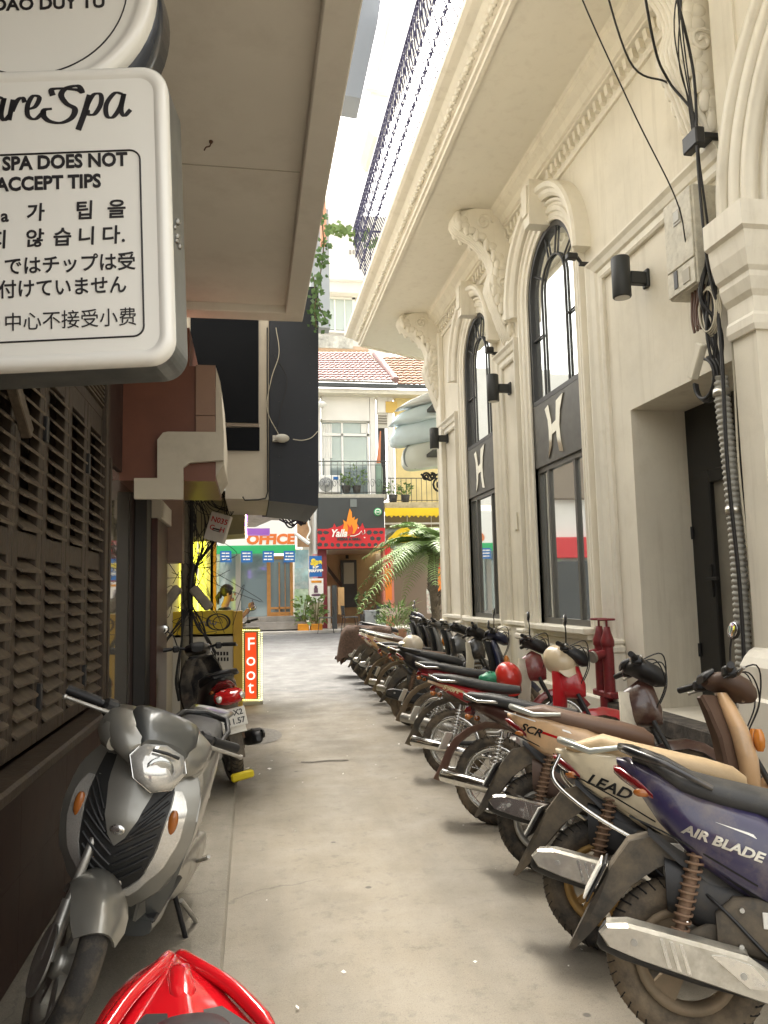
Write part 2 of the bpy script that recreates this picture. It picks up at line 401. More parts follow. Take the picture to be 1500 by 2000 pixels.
def part(b, name, m, parent=bld, sub=0):
    o = b.build(name, m, parent, sub)
    if parent is not None:
        q = parent; off = Vector((0, 0, 0))
        while q: off += Vector(q.location); q = q.parent
        o.location = -off
    return o
WC = [8.53, 11.60]; WR = .74; SILL = 1.14; SPR = 5.26
TH = 0.42
# wall with openings (slabs butted together)
b = B()
def wall(y0, y1, z0, z1): b.box(XF, XF+TH, y0, y1, z0, z1)
ZT = 6.86
wall(4.92, 5.02, 0, ZT); wall(5.02, 6.72, 3.25, ZT); wall(6.72, WC[0]-WR, 0, ZT)
for c in WC:
    wall(c-WR, c+WR, 0, SILL)
    pts = arc(0, SPR, WR, 0, math.pi, 28)
    poly = [(c+WR, ZT), (c-WR, ZT)] + [(c+p[0], p[1]) for p in pts[::-1]]
    n = len(pts)
    for i in range(n-1):
        a0, a1 = pts[i], pts[i+1]
        b.prism([(c+a0[0], a0[1]), (c+a0[0], ZT), (c+a1[0], ZT), (c+a1[0], a1[1])], TH, 'yz', XF)
wall(WC[0]+WR, WC[1]-WR, 0, ZT); wall(WC[1]+WR, 14.0, 0, ZT)
b.box(XF+TH, 8, 13.6, 14.0, 0, ZT); b.box(XF, 8, 4.2, 16.5, ZT+.36, 10.6)
part(b, 'wall', M_cream)
# door recess
b = B(); b.box(XF+TH, 4.6, 6.72, 6.9, 0, 3.4); b.box(4.30, 4.6, 4.92, 6.72, 0, 3.4); b.box(XF+TH, 4.6, 4.8, 4.92, 0, 3.4); b.box(XF+TH, 4.6, 4.92, 6.72, 3.25, 3.4); b.box(XF+.0, 4.3, 5.02, 6.72, 0, .44)
part(b, 'door_recess', M_cream)
# black door
M_dglass = mat('etched_door_glass', (.20, .185, .15), .12, var=.1, scale=4, spec=.6)
dr = B(); dr.box(4.16, 4.30, 5.02, 6.715, 2.62, 3.245); dr.box(4.16, 4.30, 6.50, 6.715, .44, 2.62); dr.box(4.16, 4.30, 5.02, 5.25, .44, 2.62); dr.box(4.165, 4.29, 5.25, 6.5, .44, .62); dr.box(4.15, 4.29, 6.38, 6.50, .62, 2.62, .01); dr.box(4.15, 4.29, 5.25, 6.38, 2.5, 2.62, .01)
door = part(dr, 'door', mat('black_door_paint', (.013, .013, .013), .35, bump=.2, bscale=150))
d2 = B(); d2.box(4.20, 4.24, 5.25, 6.38, .62, 2.5)
def subpart(b, name, m, parent): 
    o = b.build(name, m, parent); return o
subpart(d2, 'pane', M_dglass, door)
d3 = B()
for zc in (1.95,):
    for s_ in (1, -1):
        d3.tube(spline([(4.195, 6.02+.10*math.cos(t)*(1-t/9)*1.2, zc+s_*.28+s_*.17*math.sin(t)*(1-t/9)*1.2) for t in [k*.5 for k in range(14)]] , 3), .008, 5)
    d3.tube(bez((4.195, 6.15, zc+.28), (4.195, 6.2, zc), (4.195, 5.9, zc), (4.195, 5.93, zc-.3), 12), .008, 5)
d3.tube([(4.195, 6.0, 1.5), (4.195, 6.0, .7)], .006, 5)
subpart(d3, 'scroll', mat('scroll_iron', (.06, .05, .035), .5), door)
d4 = B(); d4.cyl((4.14, 6.42, 1.62), (4.10, 6.42, 1.62), .016, 10); d4.box(4.085, 4.11, 6.26, 6.44, 1.605, 1.635, .006); d4.box(4.13, 4.152, 6.40, 6.44, 1.45, 1.75, .005)
subpart(d4, 'handle', M_black, door)
for z_ in (2.0, .9):
    d5 = B(); d5.cyl((4.15, 6.70, z_), (4.15, 6.70, z_+.12), .014, 8); subpart(d5, 'hinge', M_blk2, door)

# moulding profile swept along a polyline of (y,z) on the facade; profile = (offset inward, projection)
def sweep_facade(b, path, prof, side=1):
    """path in (y,z); prof list of (w,d): w measured perpendicular to the path, d projection towards the alley"""
    P = [Vector((p[0], p[1])) for p in path]; rings = []
    for i, p in enumerate(P):
        if 0 < i < len(P)-1:
            t0 = (P[i]-P[i-1]).normalized(); t1 = (P[i+1]-P[i]).normalized(); t = (t0+t1).normalized(); k = 1/max(.3, t.dot(t1))
        else:
            t = (P[min(i+1, len(P)-1)]-P[max(i-1, 0)]).normalized(); k = 1
        nrm = Vector((-t.y, t.x))*side*k
        rings.append([(XF-d, p.x+nrm.x*w, p.y+nrm.y*w) for w, d in prof])
    b.ring_loft(rings, smooth=False, caps=True)
ARCH_PROF = [(0, -.05), (0, .025), (.03, .035), (.045, .02), (.085, .02), (.10, .045), (.15, .055), (.165, .035), (.19, .035), (.205, .065), (.235, .07), (.25, .0), (.25, -.05)]
for wi, c in enumerate(WC):
    w = empty('arched_window', (0, 0, 0)); w.parent = bld; w.location = (-XF, -8, 0)
    path = [(c+WR, SILL)] + [(c+p[0], p[1]) for p in arc(0, SPR, WR, 0, math.pi, 28)] + [(c-WR, SILL)]
    b = B(); sweep_facade(b, path, ARCH_PROF, -1); b.build('surround', M_trim, w)
    # hood over the arch, standing well out of the wall
    hp = [(.255, .0), (.255, .11), (.29, .14), (.33, .15), (.35, .19), (.40, .20), (.42, .17), (.42, 0)]
    b = B(); sweep_facade(b, [(c+p[0], p[1]) for p in arc(0, SPR, WR, R(-4), R(184), 36)], hp, -1); b.build('hood', M_trim, w)
    b = B(); b.prism([(c-.13, 6.52), (c+.13, 6.52), (c+.085, 5.97), (c-.085, 5.97)], .30, 'yz', XF-.26)
    b.prism([(c-.10, 6.45), (c+.10, 6.45), (c+.07, 6.10), (c-.07, 6.10)], .03, 'yz', XF-.288); b.build('keystone', M_trim, w)
    b = B(); b.box(XF-.16, XF+.05, c-WR-.1, c+WR+.1, SILL-.07, SILL-.001, .012); b.box(XF-.10, XF+.02, c-WR-.06, c+WR+.06, SILL-.13, SILL-.071, .008); b.build('sill', M_trim, w)
    # apron under the sill
    b = B(); b.box(XF-.05, XF, c-WR-.2, c+WR+.2, .42, SILL-.14, .01); b.box(XF-.085, XF, c-WR-.2, c+WR+.2, .86, .91, .01); b.build('apron', M_trim, w)
    X0 = XF+.065
    # lower window frame
    fr = B(); zl0, zl1 = SILL, 3.09
    fr.box(X0-.03, X0+.05, c-WR, c-WR+.055, zl0, zl1); fr.box(X0-.03, X0+.05, c+WR-.055, c+WR, zl0, zl1); fr.box(X0-.03, X0+.05, c-WR+.055, c+WR-.055, zl0, zl0+.07); fr.box(X0-.03, X0+.05, c-WR+.055, c+WR-.055, zl1-.06, zl1)
    f = fr.build('lower_frame', mat('grey_alu_frame', (.12, .115, .105), .4, metal=.4), w)
    for yy in (c-WR*.50, c+WR*.56):
        m_ = B(); m_.box(X0-.025, X0+.045, yy-.025, yy+.025, zl0+.07, zl1-.06); m_.build('mullion', MATS['grey_alu_frame'], f)
    ys = [c-WR+.055, c-WR*.50-.025, c-WR*.50+.025, c+WR*.56-.025, c+WR*.56+.025, c+WR-.055]
    for k in range(3):
        p = B(); p.box(X0+.005, X0+.012, ys[2*k], ys[2*k+1], zl0+.07, zl1-.06); o = p.build('pane', M_mir, f)
        o.rotation_euler = (0, 0, 0)
    # H panel
    p = B(); p.box(XF+.005, XF+.10, c-WR+.001, c+WR-.001, 3.09, 3.89, .006); hp_ = p.build('letter_panel', M_hp, w)
    def H(s_):
        k = []
        Lo = [(.36, .30), (.20, .30), (.14, .08), (.145, -.02), (.22, -.30), (.30, -.33), (.275, -.05), (.27, .04)]
        return Lo
    # letter H seen from the alley: two curved strokes and a bar, (y measured towards the far end)
    left = [(.27, .27), (.17, .30), (.11, .10), (.09, -.02), (.13, -.20), (.22, -.33), (.19, -.16), (.185, 0), (.20, .12)]
    right = [(-.04, .29), (-.22, .33), (-.13, .16), (-.10, .0), (-.12, -.16), (-.17, -.32), (-.07, -.30), (-.02, -.12), (-.01, .05)]
    bar = [(.12, .045), (-.06, .085), (-.055, -.04), (.115, -.07)]
    hl = B()
    for k_, pl in enumerate((left, right)): hl.prism([(c+y_*1.15, 3.49+z_*1.05) for y_, z_ in pl], .012, 'yz', XF-.009)
    hl.prism([(c+y_*1.15, 3.49+z_*1.05) for y_, z_ in bar], .011, 'yz', XF-.0075)
    hl.build('letter', M_hm, hp_)
    # upper arched light
    fr = B(); ri = WR-.065
    outer = [(c+WR, 3.89)] + [(c+p[0], p[1]) for p in arc(0, SPR, WR, 0, math.pi, 28)] + [(c-WR, 3.89)]
    inner = [(c+ri, 3.89)] + [(c+p[0], p[1]) for p in arc(0, SPR, ri, 0, math.pi, 28)] + [(c-ri, 3.89)]
    n = len(outer)
    fr.add([(X0-.06, *p) for p in outer]+[(X0-.06, *p) for p in inner]+[(X0+.05, *p) for p in outer]+[(X0+.05, *p) for p in inner],
           [(i, i+1, n+i+1, n+i) for i in range(n-1)] + [(n+i, n+i+1, 3*n+i+1, 3*n+i) for i in range(n-1)])
    fr.box(X0-.06, X0+.05, c-ri, c+ri, 3.89, 3.95)
    f = fr.build('upper_frame', M_frame, w)
    bars = B(); r2 = .36
    inn = [(c+r2, 3.95)] + [(c+p[0], p[1]) for p in arc(0, SPR, r2, 0, math.pi, 18)] + [(c-r2, 3.95)]
    bars.tube([(X0-.02, *p) for p in inn], .017, 6)
    for a in (30, 75, 105, 150):
        ca, sa = math.cos(R(a)), math.sin(R(a)); bars.tube([(X0-.02, c+r2*ca, SPR+r2*sa), (X0-.02, c+ri*ca, SPR+ri*sa)], .013, 6)
    for z_ in (4.75,):
        for s_ in (1, -1): bars.tube([(X0-.02, c+s_*r2, z_), (X0-.02, c+s_*ri, z_)], .013, 6)
    bars.build('glazing_bar', M_frame, f)
    gl = B(); gl.add([(X0+.0, *p) for p in inner], [tuple(range(len(inner)))]); gl.add([(X0+.006, *p) for p in inner], [tuple(range(len(inner)))]); gl.build('pane', M_mir, f)
# rooms behind the glass
b = B(); b.box(XF+TH+.02, XF+TH+.06, 6.95, 13.55, 0, 6.8); part(b, 'back_wall', mat('room_dark', (.05, .045, .04), .9))

# panel frames (bays carrying the lamps) with pilaster strips and pedestals
FRP = [(0, 0), (0, .035), (.025, .05), (.045, .035), (.10, .035), (.115, .06), (.17, .08), (.205, .11), (.225, .11), (.225, 0)]
def bay(y0, y1, ztop, near_open=False):
    b = B()
    path = [(y1, 1.02), (y1, ztop), (y0, ztop)] if near_open else [(y1, 1.02), (y1, ztop), (y0, ztop), (y0, 1.02)]
    sweep_facade(b, path, FRP, 1 if False else -1)
    part(b, 'bay_moulding', M_trim)
    for y in ([y1] if near_open else [y0, y1]):
        s_ = 1 if y == y1 else -1
        ya, yb = (y-.02, y+.25) if s_ > 0 else (y-.25, y+.02)
        b = B(); b.box(XF-.13, XF, ya, yb, .0, .92, .01); b.box(XF-.17, XF, ya-.02, yb+.02, .92, 1.0, .02); b.box(XF-.155, XF, ya-.01, yb+.01, 1.0, 1.06, .02); b.box(XF-.19, XF, ya-.03, yb+.03, .0, .22, .015)
        part(b, 'pedestal', M_trim)
bay(5.02, 7.10, 4.72, True); bay(9.80, 10.33, 4.72); bay(12.9, 13.75, 4.45)
b = B(); b.box(XF-.06, XF, 9.40, 10.75, .45, 1.08, .012); b.box(XF-.09, XF, 9.40, 10.75, 1.08, 1.14, .012); b.box(XF-.06, XF, 12.42, 14.02, .45, 1.08, .012); b.box(XF-.10, XF, 12.42, 14.03, 1.08, 1.16, .02); b.box(XF-.12, XF, 9.3, 14.04, 0, .45, .012); b.box(XF-.12, XF, 6.72, 9.3, 0, .45, .012)
part(b, 'plinth', M_trim)
# corner strip at the far end with a simple base
b = B(); b.box(XF-.09, XF+.001, 13.72, 14.06, 1.16, 6.45, .01); part(b, 'corner_strip', M_trim)
# cornice and dentils
def sweep_y(b, prof, y0, y1, xs=1):
    b.ring_loft([[(x, y0, z) for x, z in prof], [(x, y1, z) for x, z in prof]], smooth=False)
b = B(); sweep_y(b, [(XF+.02, 6.36), (XF-.03, 6.36), (XF-.04, 6.40), (XF-.03, 6.42), (XF-.03, 6.58), (XF-.10, 6.60), (XF-.10, 6.63), (XF-.13, 6.64), (XF-.16, 6.72), (XF-.24, 6.78), (XF-.25, 6.84), (XF-.28, 6.859), (XF+.02, 6.859)], 4.6, 14.06)
part(b, 'cornice', M_trim)
b = B(); b.add([(XF-.031, -.045, 6.44), (XF-.031, .015, 6.44), (XF-.031, .045, 6.56), (XF-.031, -.015, 6.56), (XF-.085, -.045, 6.45), (XF-.085, .015, 6.45), (XF-.085, .045, 6.57), (XF-.085, -.015, 6.57)],
      [(0, 1, 2, 3), (4, 5, 6, 7), (0, 1, 5, 4), (1, 2, 6, 5), (2, 3, 7, 6), (3, 0, 4, 7)])
d0 = b.build('dentil', M_trim, bld); d0.location = (-XF, 4.75-8, 0)
y = 4.75
while y < 13.9:
    y += .13
    if any(abs(y-c) < .2 for c in WC): continue
    inst(d0, bld, (-XF, y-8, 0))
# balcony slab, fascia, railing
bal = empty('balcony'); bal.parent = bld; bal.location = (-XF, -8, 0)
b = B(); poly = [(2.36, 2.3), (2.36, 15.85), (5.6, 17.6), (5.6, 2.3)]
b.prism(poly, .30, 'xy', 6.86); b.build('slab', M_soff, bal)
def sweep_xy(b, path, prof):
    P = [Vector(p) for p in path]; rings = []
    for i, p in enumerate(P):
        if 0 < i < len(P)-1:
            t0 = (P[i]-P[i-1]).normalized(); t1 = (P[i+1]-P[i]).normalized(); t = (t0+t1).normalized(); k = 1/t.dot(t1)
        else: t = (P[min(i+1, len(P)-1)]-P[max(i-1, 0)]).normalized(); k = 1
        nn = Vector((-t.y, t.x))*k
        rings.append([(p.x+nn.x*d, p.y+nn.y*d, z) for d, z in prof])
    b.ring_loft(rings, smooth=False)
b = B(); sweep_xy(b, [(2.36, 2.3), (2.36, 15.85), (5.6, 17.6)], [(-.02, 6.83), (.03, 6.83), (.035, 6.87), (.07, 6.875), (.075, 6.91), (.05, 6.925), (.10, 6.955), (.16, 7.0), (.20, 7.05), (.29, 7.07), (.335, 7.10), (.34, 7.165), (-.02, 7.165)])
b.build('fascia', M_trim, bal)
b = B(); random.seed(5)
for i in range(112):
    y = 2.4+i*.12; 
    b.sphere((2.235, y, 6.975+.012*math.sin(i*1.7)), .040, 7, 5, (.8, 1.3, 1)); b.sphere((2.25, y+.06, 6.955), .022, 6, 4)
tag(b.build('fascia_ornament', M_trim, bal), kind='stuff')
# wrought-iron railing, bellied out over the alley
M_iron = mat('wrought_iron', (.035, .033, .085), .3, metal=.5)
def rail_panel(L=.62):
    b = B(); z0, z1 = 7.22, 8.12
    def bx(z): t = (z-z0)/(z1-z0); return 2.05-.19*t-.07*math.sin(t*math.pi)
    for k in range(6):
        y = .03+k*L/6; b.tube([(bx(z0+(z1-z0)*t), y, z0+(z1-z0)*t) for t in (0, .2, .4, .6, .8, 1)], .0085, 4)
    def scroll(y, z, s_, r):
        pts = []
        for k in range(15):
            t = k*.55; rr = r*(1-t/9.5); pts.append((bx(z)-.008, y+s_*rr*math.cos(t), z+rr*math.sin(t)))
        b.tube(pts, .0085, 4)
    for k in range(4):
        y = .04+L/8+k*L/4; s_ = 1 if k % 2 else -1
        scroll(y, 7.40, s_, .065); scroll(y, 7.62, -s_, .06); scroll(y, 7.84, s_, .06); scroll(y, 8.02, -s_, .05)
        b.tube(bez((bx(7.4), y-.05, 7.42), (bx(7.5), y+.07, 7.55), (bx(7.7), y-.07, 7.7), (bx(7.8), y+.04, 7.86), 8), .006, 4)
    b.box(2.04, 2.08, 0, L, 7.20, 7.235); b.box(1.84, 1.89, 0, L, 8.11, 8.145); b.tube([(2.06, L/2, 7.16), (2.06, L/2, 7.21)], .012, 4)
    return b
rp = rail_panel().build('railing_panel', M_iron, bal); rp.location = (0, 13.2-.62, 0)
for k in range(1, 17): inst(rp, bal, (0, 13.2-.62*(k+1), 0))
b = B(); 
for k in range(5): b.tube([(2.06+.1*k, 13.22, 7.16), (2.06+.1*k, 13.22, 8.12)], .010, 4)
b.box(1.84, 2.5, 13.2, 13.235, 8.11, 8.14); b.box(2.03, 2.5, 13.2, 13.235, 7.205, 7.23); b.build('railing_end', M_iron, bal)
# corbels carrying the balcony
def corbel(y, near=False):
    o = empty('corbel'); o.parent = bld; o.location = (-XF, y-8, 0)
    b = B()
    prof = spline([(XF+.02, 4.98), (XF-.05, 5.05), (XF-.13, 5.25), (XF-.20, 5.45), (XF-.26, 5.62), (XF-.30, 5.78), (XF-.25, 5.95), (XF-.24, 6.10), (XF-.34, 6.30), (XF-.52, 6.48), (XF-.70, 6.58), (XF-.78, 6.68), (XF-.74, 6.80), (XF-.60, 6.858)], 4)
    ring = [(p[0], p[1]) for p in prof] + [(XF+.02, 6.858)]
    # bulging scroll body: stack of slices across its width
    sl = []
    for t, kx in ((-1, .84), (-.85, .97), (-.72, .92), (-.5, 1.0), (-.25, .965), (0, 1.02), (.25, .965), (.5, 1.0), (.72, .92), (.85, .97), (1, .84)):
        sl.append([((XF+.02)-((XF+.02)-x)*kx, t*.17, z) for x, z in ring])
    b.ring_loft(sl, smooth=True); b.build('scroll_body', M_trim, o)
    b = B(); random.seed(int(y*10))
    # acanthus: raised leaf ribs down the front and volutes on the flank facing the lane
    for s_ in (-1, -.5, 0, .5, 1):
        pts = [(x-.015, s_*.13*(1-.25*abs(math.sin(i*.33))), z) for i, (x, z) in enumerate(prof[2:-2:2])]
        b.tube(pts, [.026+.006*math.sin(i*1.3)**2 for i in range(len(pts))], 7)
    for i in range(3, len(prof)-6, 3):
        x, z = prof[i]
        for s_ in (-1, 1):
            b.sphere((x+.03, s_*.15, z), .06, 10, 8, (.8, .6, 1.7)); b.sphere((x+.10, s_*.165, z-.02), .05, 9, 7, (1.5, .4, 1.1))
    for s_ in (-1, 1):
        for cx, cz, r in ((XF-.12, 5.78, .11), (XF-.38, 6.66, .12)):
            b.tube([(cx+r*(1-t/11)*math.cos(t), s_*.175, cz+r*(1-t/11)*math.sin(t)) for t in [k*.5 for k in range(20)]], .018, 6)
    b.sphere((XF-.03, 0, 4.95), .07, 8, 6, (.8, 1.2, 1.5)); b.build('leaf_ornament', M_trim, o)
    return o
for y in (5.22, 9.98, 14.0): corbel(y)
# arch bay at the near end: jamb, impost, arch mouldings
M_jamb = M_cream
b = B(); b.box(3.47, 5.6, 4.66, 4.92, 0, ZT-.001)
b.box(3.42, 3.8, 1.0, 1.4, 0, ZT); b.box(5.4, 5.6, 1.0, 4.7, 0, ZT)
part(b, 'arch_jamb', M_jamb)
b = B()
cy, r0, zs = 2.99, 1.67, 4.20
for i in range(24):
    a0, a1 = R(180*i/24), R(180*(i+1)/24)
    p0 = (cy+r0*math.cos(a0), zs+r0*math.sin(a0)); p1 = (cy+r0*math.cos(a1), zs+r0*math.sin(a1))
    b.prism([p0, (p0[0], 6.855), (p1[0], 6.855), p1], .36, 'yz', 3.49)
part(b, 'arch_wall', M_cream)
b = B()
for (ra, rb, d0_, d1_) in ((1.60, 1.66, .06, .07), (1.67, 1.70, .02, .05), (1.71, 1.79, .0, .08), (1.80, 1.83, 0, .05), (1.84, 1.91, .0, .10)):
    ring = []
    for a in [R(180*k/36) for k in range(37)]:
        ca, sa = math.cos(a), math.sin(a)
        ring.append([(3.49-d1_, cy+ra*ca, zs+ra*sa), (3.49-d1_, cy+rb*ca, zs+rb*sa), (3.51, cy+rb*ca, zs+rb*sa), (3.51, cy+ra*ca, zs+ra*sa)])
    b.ring_loft(ring, smooth=True)
# soffit ribs of the arch
for xx in (3.6, 3.75, 4.0, 4.15, 4.5):
    b.tube([(xx, cy+(r0-.01)*math.cos(R(180*k/36)), zs+(r0-.01)*math.sin(R(180*k/36))) for k in range(37)], .035, 6)
part(b, 'arch_moulding', M_trim)
b = B()
ip = [(0, 3.32), (.025, 3.32), (.04, 3.36), (.04, 3.42), (.02, 3.45), (.02, 3.56), (.05, 3.60), (.075, 3.68), (.075, 3.72), (.10, 3.75), (.13, 3.86), (.145, 3.98), (.175, 4.0), (.175, 4.18), (0, 4.18)]
rings = []
for (x, yy, nx, ny) in ((5.4, 4.66, 0, -1), (3.47, 4.66, -1, -1), (3.47, 4.92, -1, 1)):
    rings.append([(x+nx*d, yy+ny*d, z) for d, z in ip])
rings[-1] = [(3.47-d, 4.93, z) for d, z in ip]
b.ring_loft(rings, smooth=False); part(b, 'impost', M_trim)
b = B()
bp = [(0, 0), (.15, 0), (.15, .78), (.12, .80), (.12, 1.0), (.08, 1.06), (.04, 1.10), (0, 1.12)]
rings = [[(5.4, 4.66-d, z) for d, z in bp], [(3.47-d, 4.66-d, z) for d, z in bp], [(3.47-d, 4.93, z) for d, z in bp]]
b.ring_loft(rings, smooth=False); part(b, 'jamb_base', M_trim)
# upper bay of the same building
b = B(); yy0, yy1 = 9.0, 13.2
b.box(2.75, 3.62, 7.17, 7.40, 7.17, 10.5, .02)
part(b, 'upper_pilaster', M_trim)

# ------------------------------------------------------------------ fittings on the right facade
def wall_lamp(y, z, label):
    o = empty('wall_lamp', (XF, y, z), label=label, cat='lamp', group='cylindrical lamps on the cream facade')
    b = B(); b.lathe([(0, -.19), (.078, -.19), (.085, -.18), (.085, .18), (.078, .19), (0, .19)], 20, 'z', (-.26, 0, 0)); b.build('cylinder', mat('charcoal_lamp', (.022, .024, .024), .5), o)
    b = B(); b.box(-.18, -.02, -.035, .035, -.06, .06, .008); b.box(-.03, 0, -.05, .05, -.085, .085, .008); b.build('bracket', MATS['charcoal_lamp'], o)
    b = B(); b.lathe([(0, -.192), (.068, -.192)], 18, 'z', (-.26, 0, 0)); b.build('lens', mat('frosted_lens', (.55, .54, .5), .4), o)
wall_lamp(6.27, 4.37, 'dark cylinder wall lamp beside the grey meter cabinet')
wall_lamp(10.07, 4.37, 'dark cylinder wall lamp between the two arched windows')
wall_lamp(13.56, 4.37, 'small far dark cylinder wall lamp next to the curved glass signs')
# meter cabinet
mc = empty('meter_cabinet', (XF, 5.33, 3.85), label='weathered cream electric meter cabinet high on the wall beside the arch', cat='cabinet')
M_cab = mat('cabinet_steel', (.55, .52, .43), .55, var=.12, scale=12, dirt=(.25, .21, .15), dirt_amt=.4, dscale=18)
b = B(); b.box(-.24, 0, -.20, .20, 0, .80, .01); b.build('case', M_cab, mc)
b = B(); b.box(-.255, -.24, -.19, .19, .22, .79, .005); c_ = b.build('upper_door', M_cab, mc)
b = B(); b.box(-.255, -.24, -.19, .19, .012, .21, .005); b.build('lower_door', M_cab, mc)
b = B(); b.box(-.262, -.254, -.06, .05, .56, .68, .008); b.box(-.268, -.261, -.045, .035, .58, .66, .004); b.build('window', mat('dull_window', (.30, .28, .22), .3), c_)
b = B(); b.box(-.262, -.254, .04, .09, .06, .20); b.build('dark_slot', M_black, mc)
b = B(); b.box(-.262, -.2545, -.13, -.03, .05, .16, .004); b.build('cover_plate', mat('cover_plate', (.36, .33, .26), .5), mc)
# cables
M_cab1 = mat('black_cable', (.012, .011, .011), .55); M_cab2 = mat('pale_cable', (.50, .46, .36), .55); M_cab3 = mat('brown_cable', (.10, .045, .025), .5)
def cable(name, pts, r, m, label, n=8, grp=None, seg=6):
    o = B().tube(spline(pts, n), r, seg).build(name, m); tag(o, label, 'cable', grp); return o
cable('overhead_cable', [(1.55, 4.0, 6.8), (2.1, 4.5, 5.9), (2.75, 4.9, 5.1), (3.2, 5.1, 4.5), (3.36, 5.25, 4.2)], .0055, M_cab1, 'single thin overhead wire sagging down to the meter cabinet')
cable('drop_cable', [(2.3, 3.6, 7.0), (2.6, 4.1, 6.5), (2.95, 4.6, 6.05), (3.30, 4.95, 5.62), (3.36, 5.0, 5.3), (3.34, 5.0, 4.7), (3.36, 5.0, 4.0), (3.42, 5.0, 3.6)], .011, M_cab1, 'black service cable dropping beside the arch, nearest the arch moulding')
cable('drop_cable', [(2.05, 3.6, 7.0), (2.5, 4.3, 6.35), (3.0, 4.95, 5.7), (3.28, 5.22, 5.55), (3.42, 5.12, 5.2), (3.42, 5.1, 4.8), (3.46, 5.1, 4.2), (3.46, 5.08, 3.5)], .010, M_cab1, 'black service cable looping under the carved bracket, then down')
cable('drop_cable', [(1.9, 3.9, 7.0), (2.25, 4.45, 6.6), (2.55, 4.9, 6.35), (3.0, 5.3, 5.75), (3.3, 5.3, 5.6), (3.40, 5.18, 5.45)], .008, M_cab1, 'slack black wire hanging below the others from the upper right')
random.seed(17)
for k, lab in enumerate(('thin black wire crossing the carved bracket from top right', 'second thin wire crossing the carved bracket', 'slack thin wire drooping in front of the carved bracket', 'taut wire running to the black clamp')):
    a = (2.55+.18*k, 3.75+.1*k, 7.05); cable('service_wire', [a, (2.85+.1*k, 4.3+.08*k, 6.35-.12*(k == 2)), (3.12, 4.75+.03*k, 5.75-.25*(k == 2)), (3.33, 5.0+.02*k, 5.15+.05*k), (3.38, 5.03+.02*k, 4.9)], .0055, M_cab1, lab)
for k in range(7):
    cable('feed_cable', [(3.44+random.uniform(-.04, .05), 5.03+random.uniform(-.03, .05), 4.05), (3.42+random.uniform(-.05, .05), 5.10+random.uniform(-.04, .06), 3.75), (3.43+random.uniform(-.05, .05), 5.08+random.uniform(-.05, .08), 3.45), (3.45+random.uniform(-.03, .03), 5.08+random.uniform(-.04, .05), 3.08)], (.016, .010, .013, .008, .014, .009, .012)[k], M_cab1, 'black feed cable bunched between the meter cabinet and the ribbed conduit', grp='bunched feed cables')
# cable bracket & cctv
b = B(); b.box(3.35, 3.6, 4.99, 5.13, 4.94, 4.99, .006); b.box(3.32, 3.40, 4.97, 5.16, 4.88, 5.02, .01); tag(b.build('cable_clamp', M_black), 'black clamp gripping the cables beside the arch', 'clamp')
# conduit bundle
cd = empty('flexible_conduit', (3.46, 5.08, 0), label='ribbed grey flexible conduit running down beside the black door', cat='conduit')
b = B(); z = 3.10; path = []
prof_r = []
zs_ = []
while z > .55:
    path.append((.0+.03*math.sin(z*1.1), .02*math.cos(z*1.5), z)); prof_r.append(.058); path.append((.0+.03*math.sin(z*1.1), .02*math.cos(z*1.5), z-.018)); prof_r.append(.058)
    path.append((.0+.03*math.sin(z*1.1), .02*math.cos(z*1.5), z-.026)); prof_r.append(.048); path.append((.0, .02*math.cos(z*1.5), z-.032) if False else (.03*math.sin(z*1.1), .02*math.cos(z*1.5), z-.034)); prof_r.append(.048); z -= .042
b.tube(path, prof_r, 12); b.build('tube', mat('grey_conduit', (.36, .35, .31), .5, dirt=(.2, .18, .14), dirt_amt=.4, dscale=12), cd)
M_band = mat('steel_band', (.6, .58, .52), .3, metal=.9)
for zc in (2.98, 2.10): b = B(); b.lathe([(.061, -.025), (.064, -.025), (.064, .025), (.061, .025)], 16, 'z', (.03*math.sin(zc*1.1), .02*math.cos(zc*1.5), zc)); b.build('band', M_band, cd)
for k, (dx, dy) in enumerate(((-.05, -.06), (.02, -.09), (.06, -.05))):
    cable('riser_cable', [(3.46+dx, 5.08+dy, 4.1), (3.47+dx, 5.05+dy, 3.3), (3.44+dx, 5.03+dy, 2.4), (3.47+dx, 5.03+dy, 1.5), (3.45+dx, 5.03+dy, .5)], (.014, .008, .016)[k], (M_cab1, M_cab2, M_cab1)[k],
          ('black riser cable running down the front of the ribbed conduit', 'pale riser cable beside the ribbed conduit', 'thick black riser cable between conduit and pilaster')[k])
b = B()
for k in range(4): b.tube([(3.40+.01*k, 5.10+(.10+.008*k)*math.cos(t), 3.62+(.16+.012*k)*math.sin(t)) for t in [j*math.pi/14 for j in range(29)]], .007, 6)
tag(b.build('cable_coil', M_cab2), 'coil of pale cable hung below the meter cabinet', 'cable')
b = B()
for k in range(3): b.tube([(3.40+.02*k, 5.20+(.13+.012*k)*math.cos(t), 3.12+(.15+.012*k)*math.sin(t)) for t in [j*math.pi/14 for j in range(8, 29)]], .013, 6)
tag(b.build('cable_coil', M_cab1), 'loop of thick black cable above the ribbed conduit', 'cable')
b = B()
for k in range(5): b.tube(spline([(3.43, 5.32-.04*k, 3.86), (3.42, 5.32-.04*k, 3.75), (3.42, 5.33-.03*k, 3.62+.03*(k % 3)), (3.42, 5.31-.02*k, 3.52+.04*(k % 2))], 4), .011, 6)
tag(b.build('cable_tails', M_cab3), 'cut brown cable tails hanging out of the meter cabinet', 'cable')
b = B(); b.m = Matrix.Translation((3.40, 5.27, 3.28)) @ Euler((R(35), 0, 0)).to_matrix().to_4x4(); b.box(-.03, .03, -.04, .04, -.14, .14, .008); tag(b.build('junction_box', mat('ivory_plastic', (.62, .58, .47), .5)), 'tilted ivory junction box below the coiled cables', 'box')
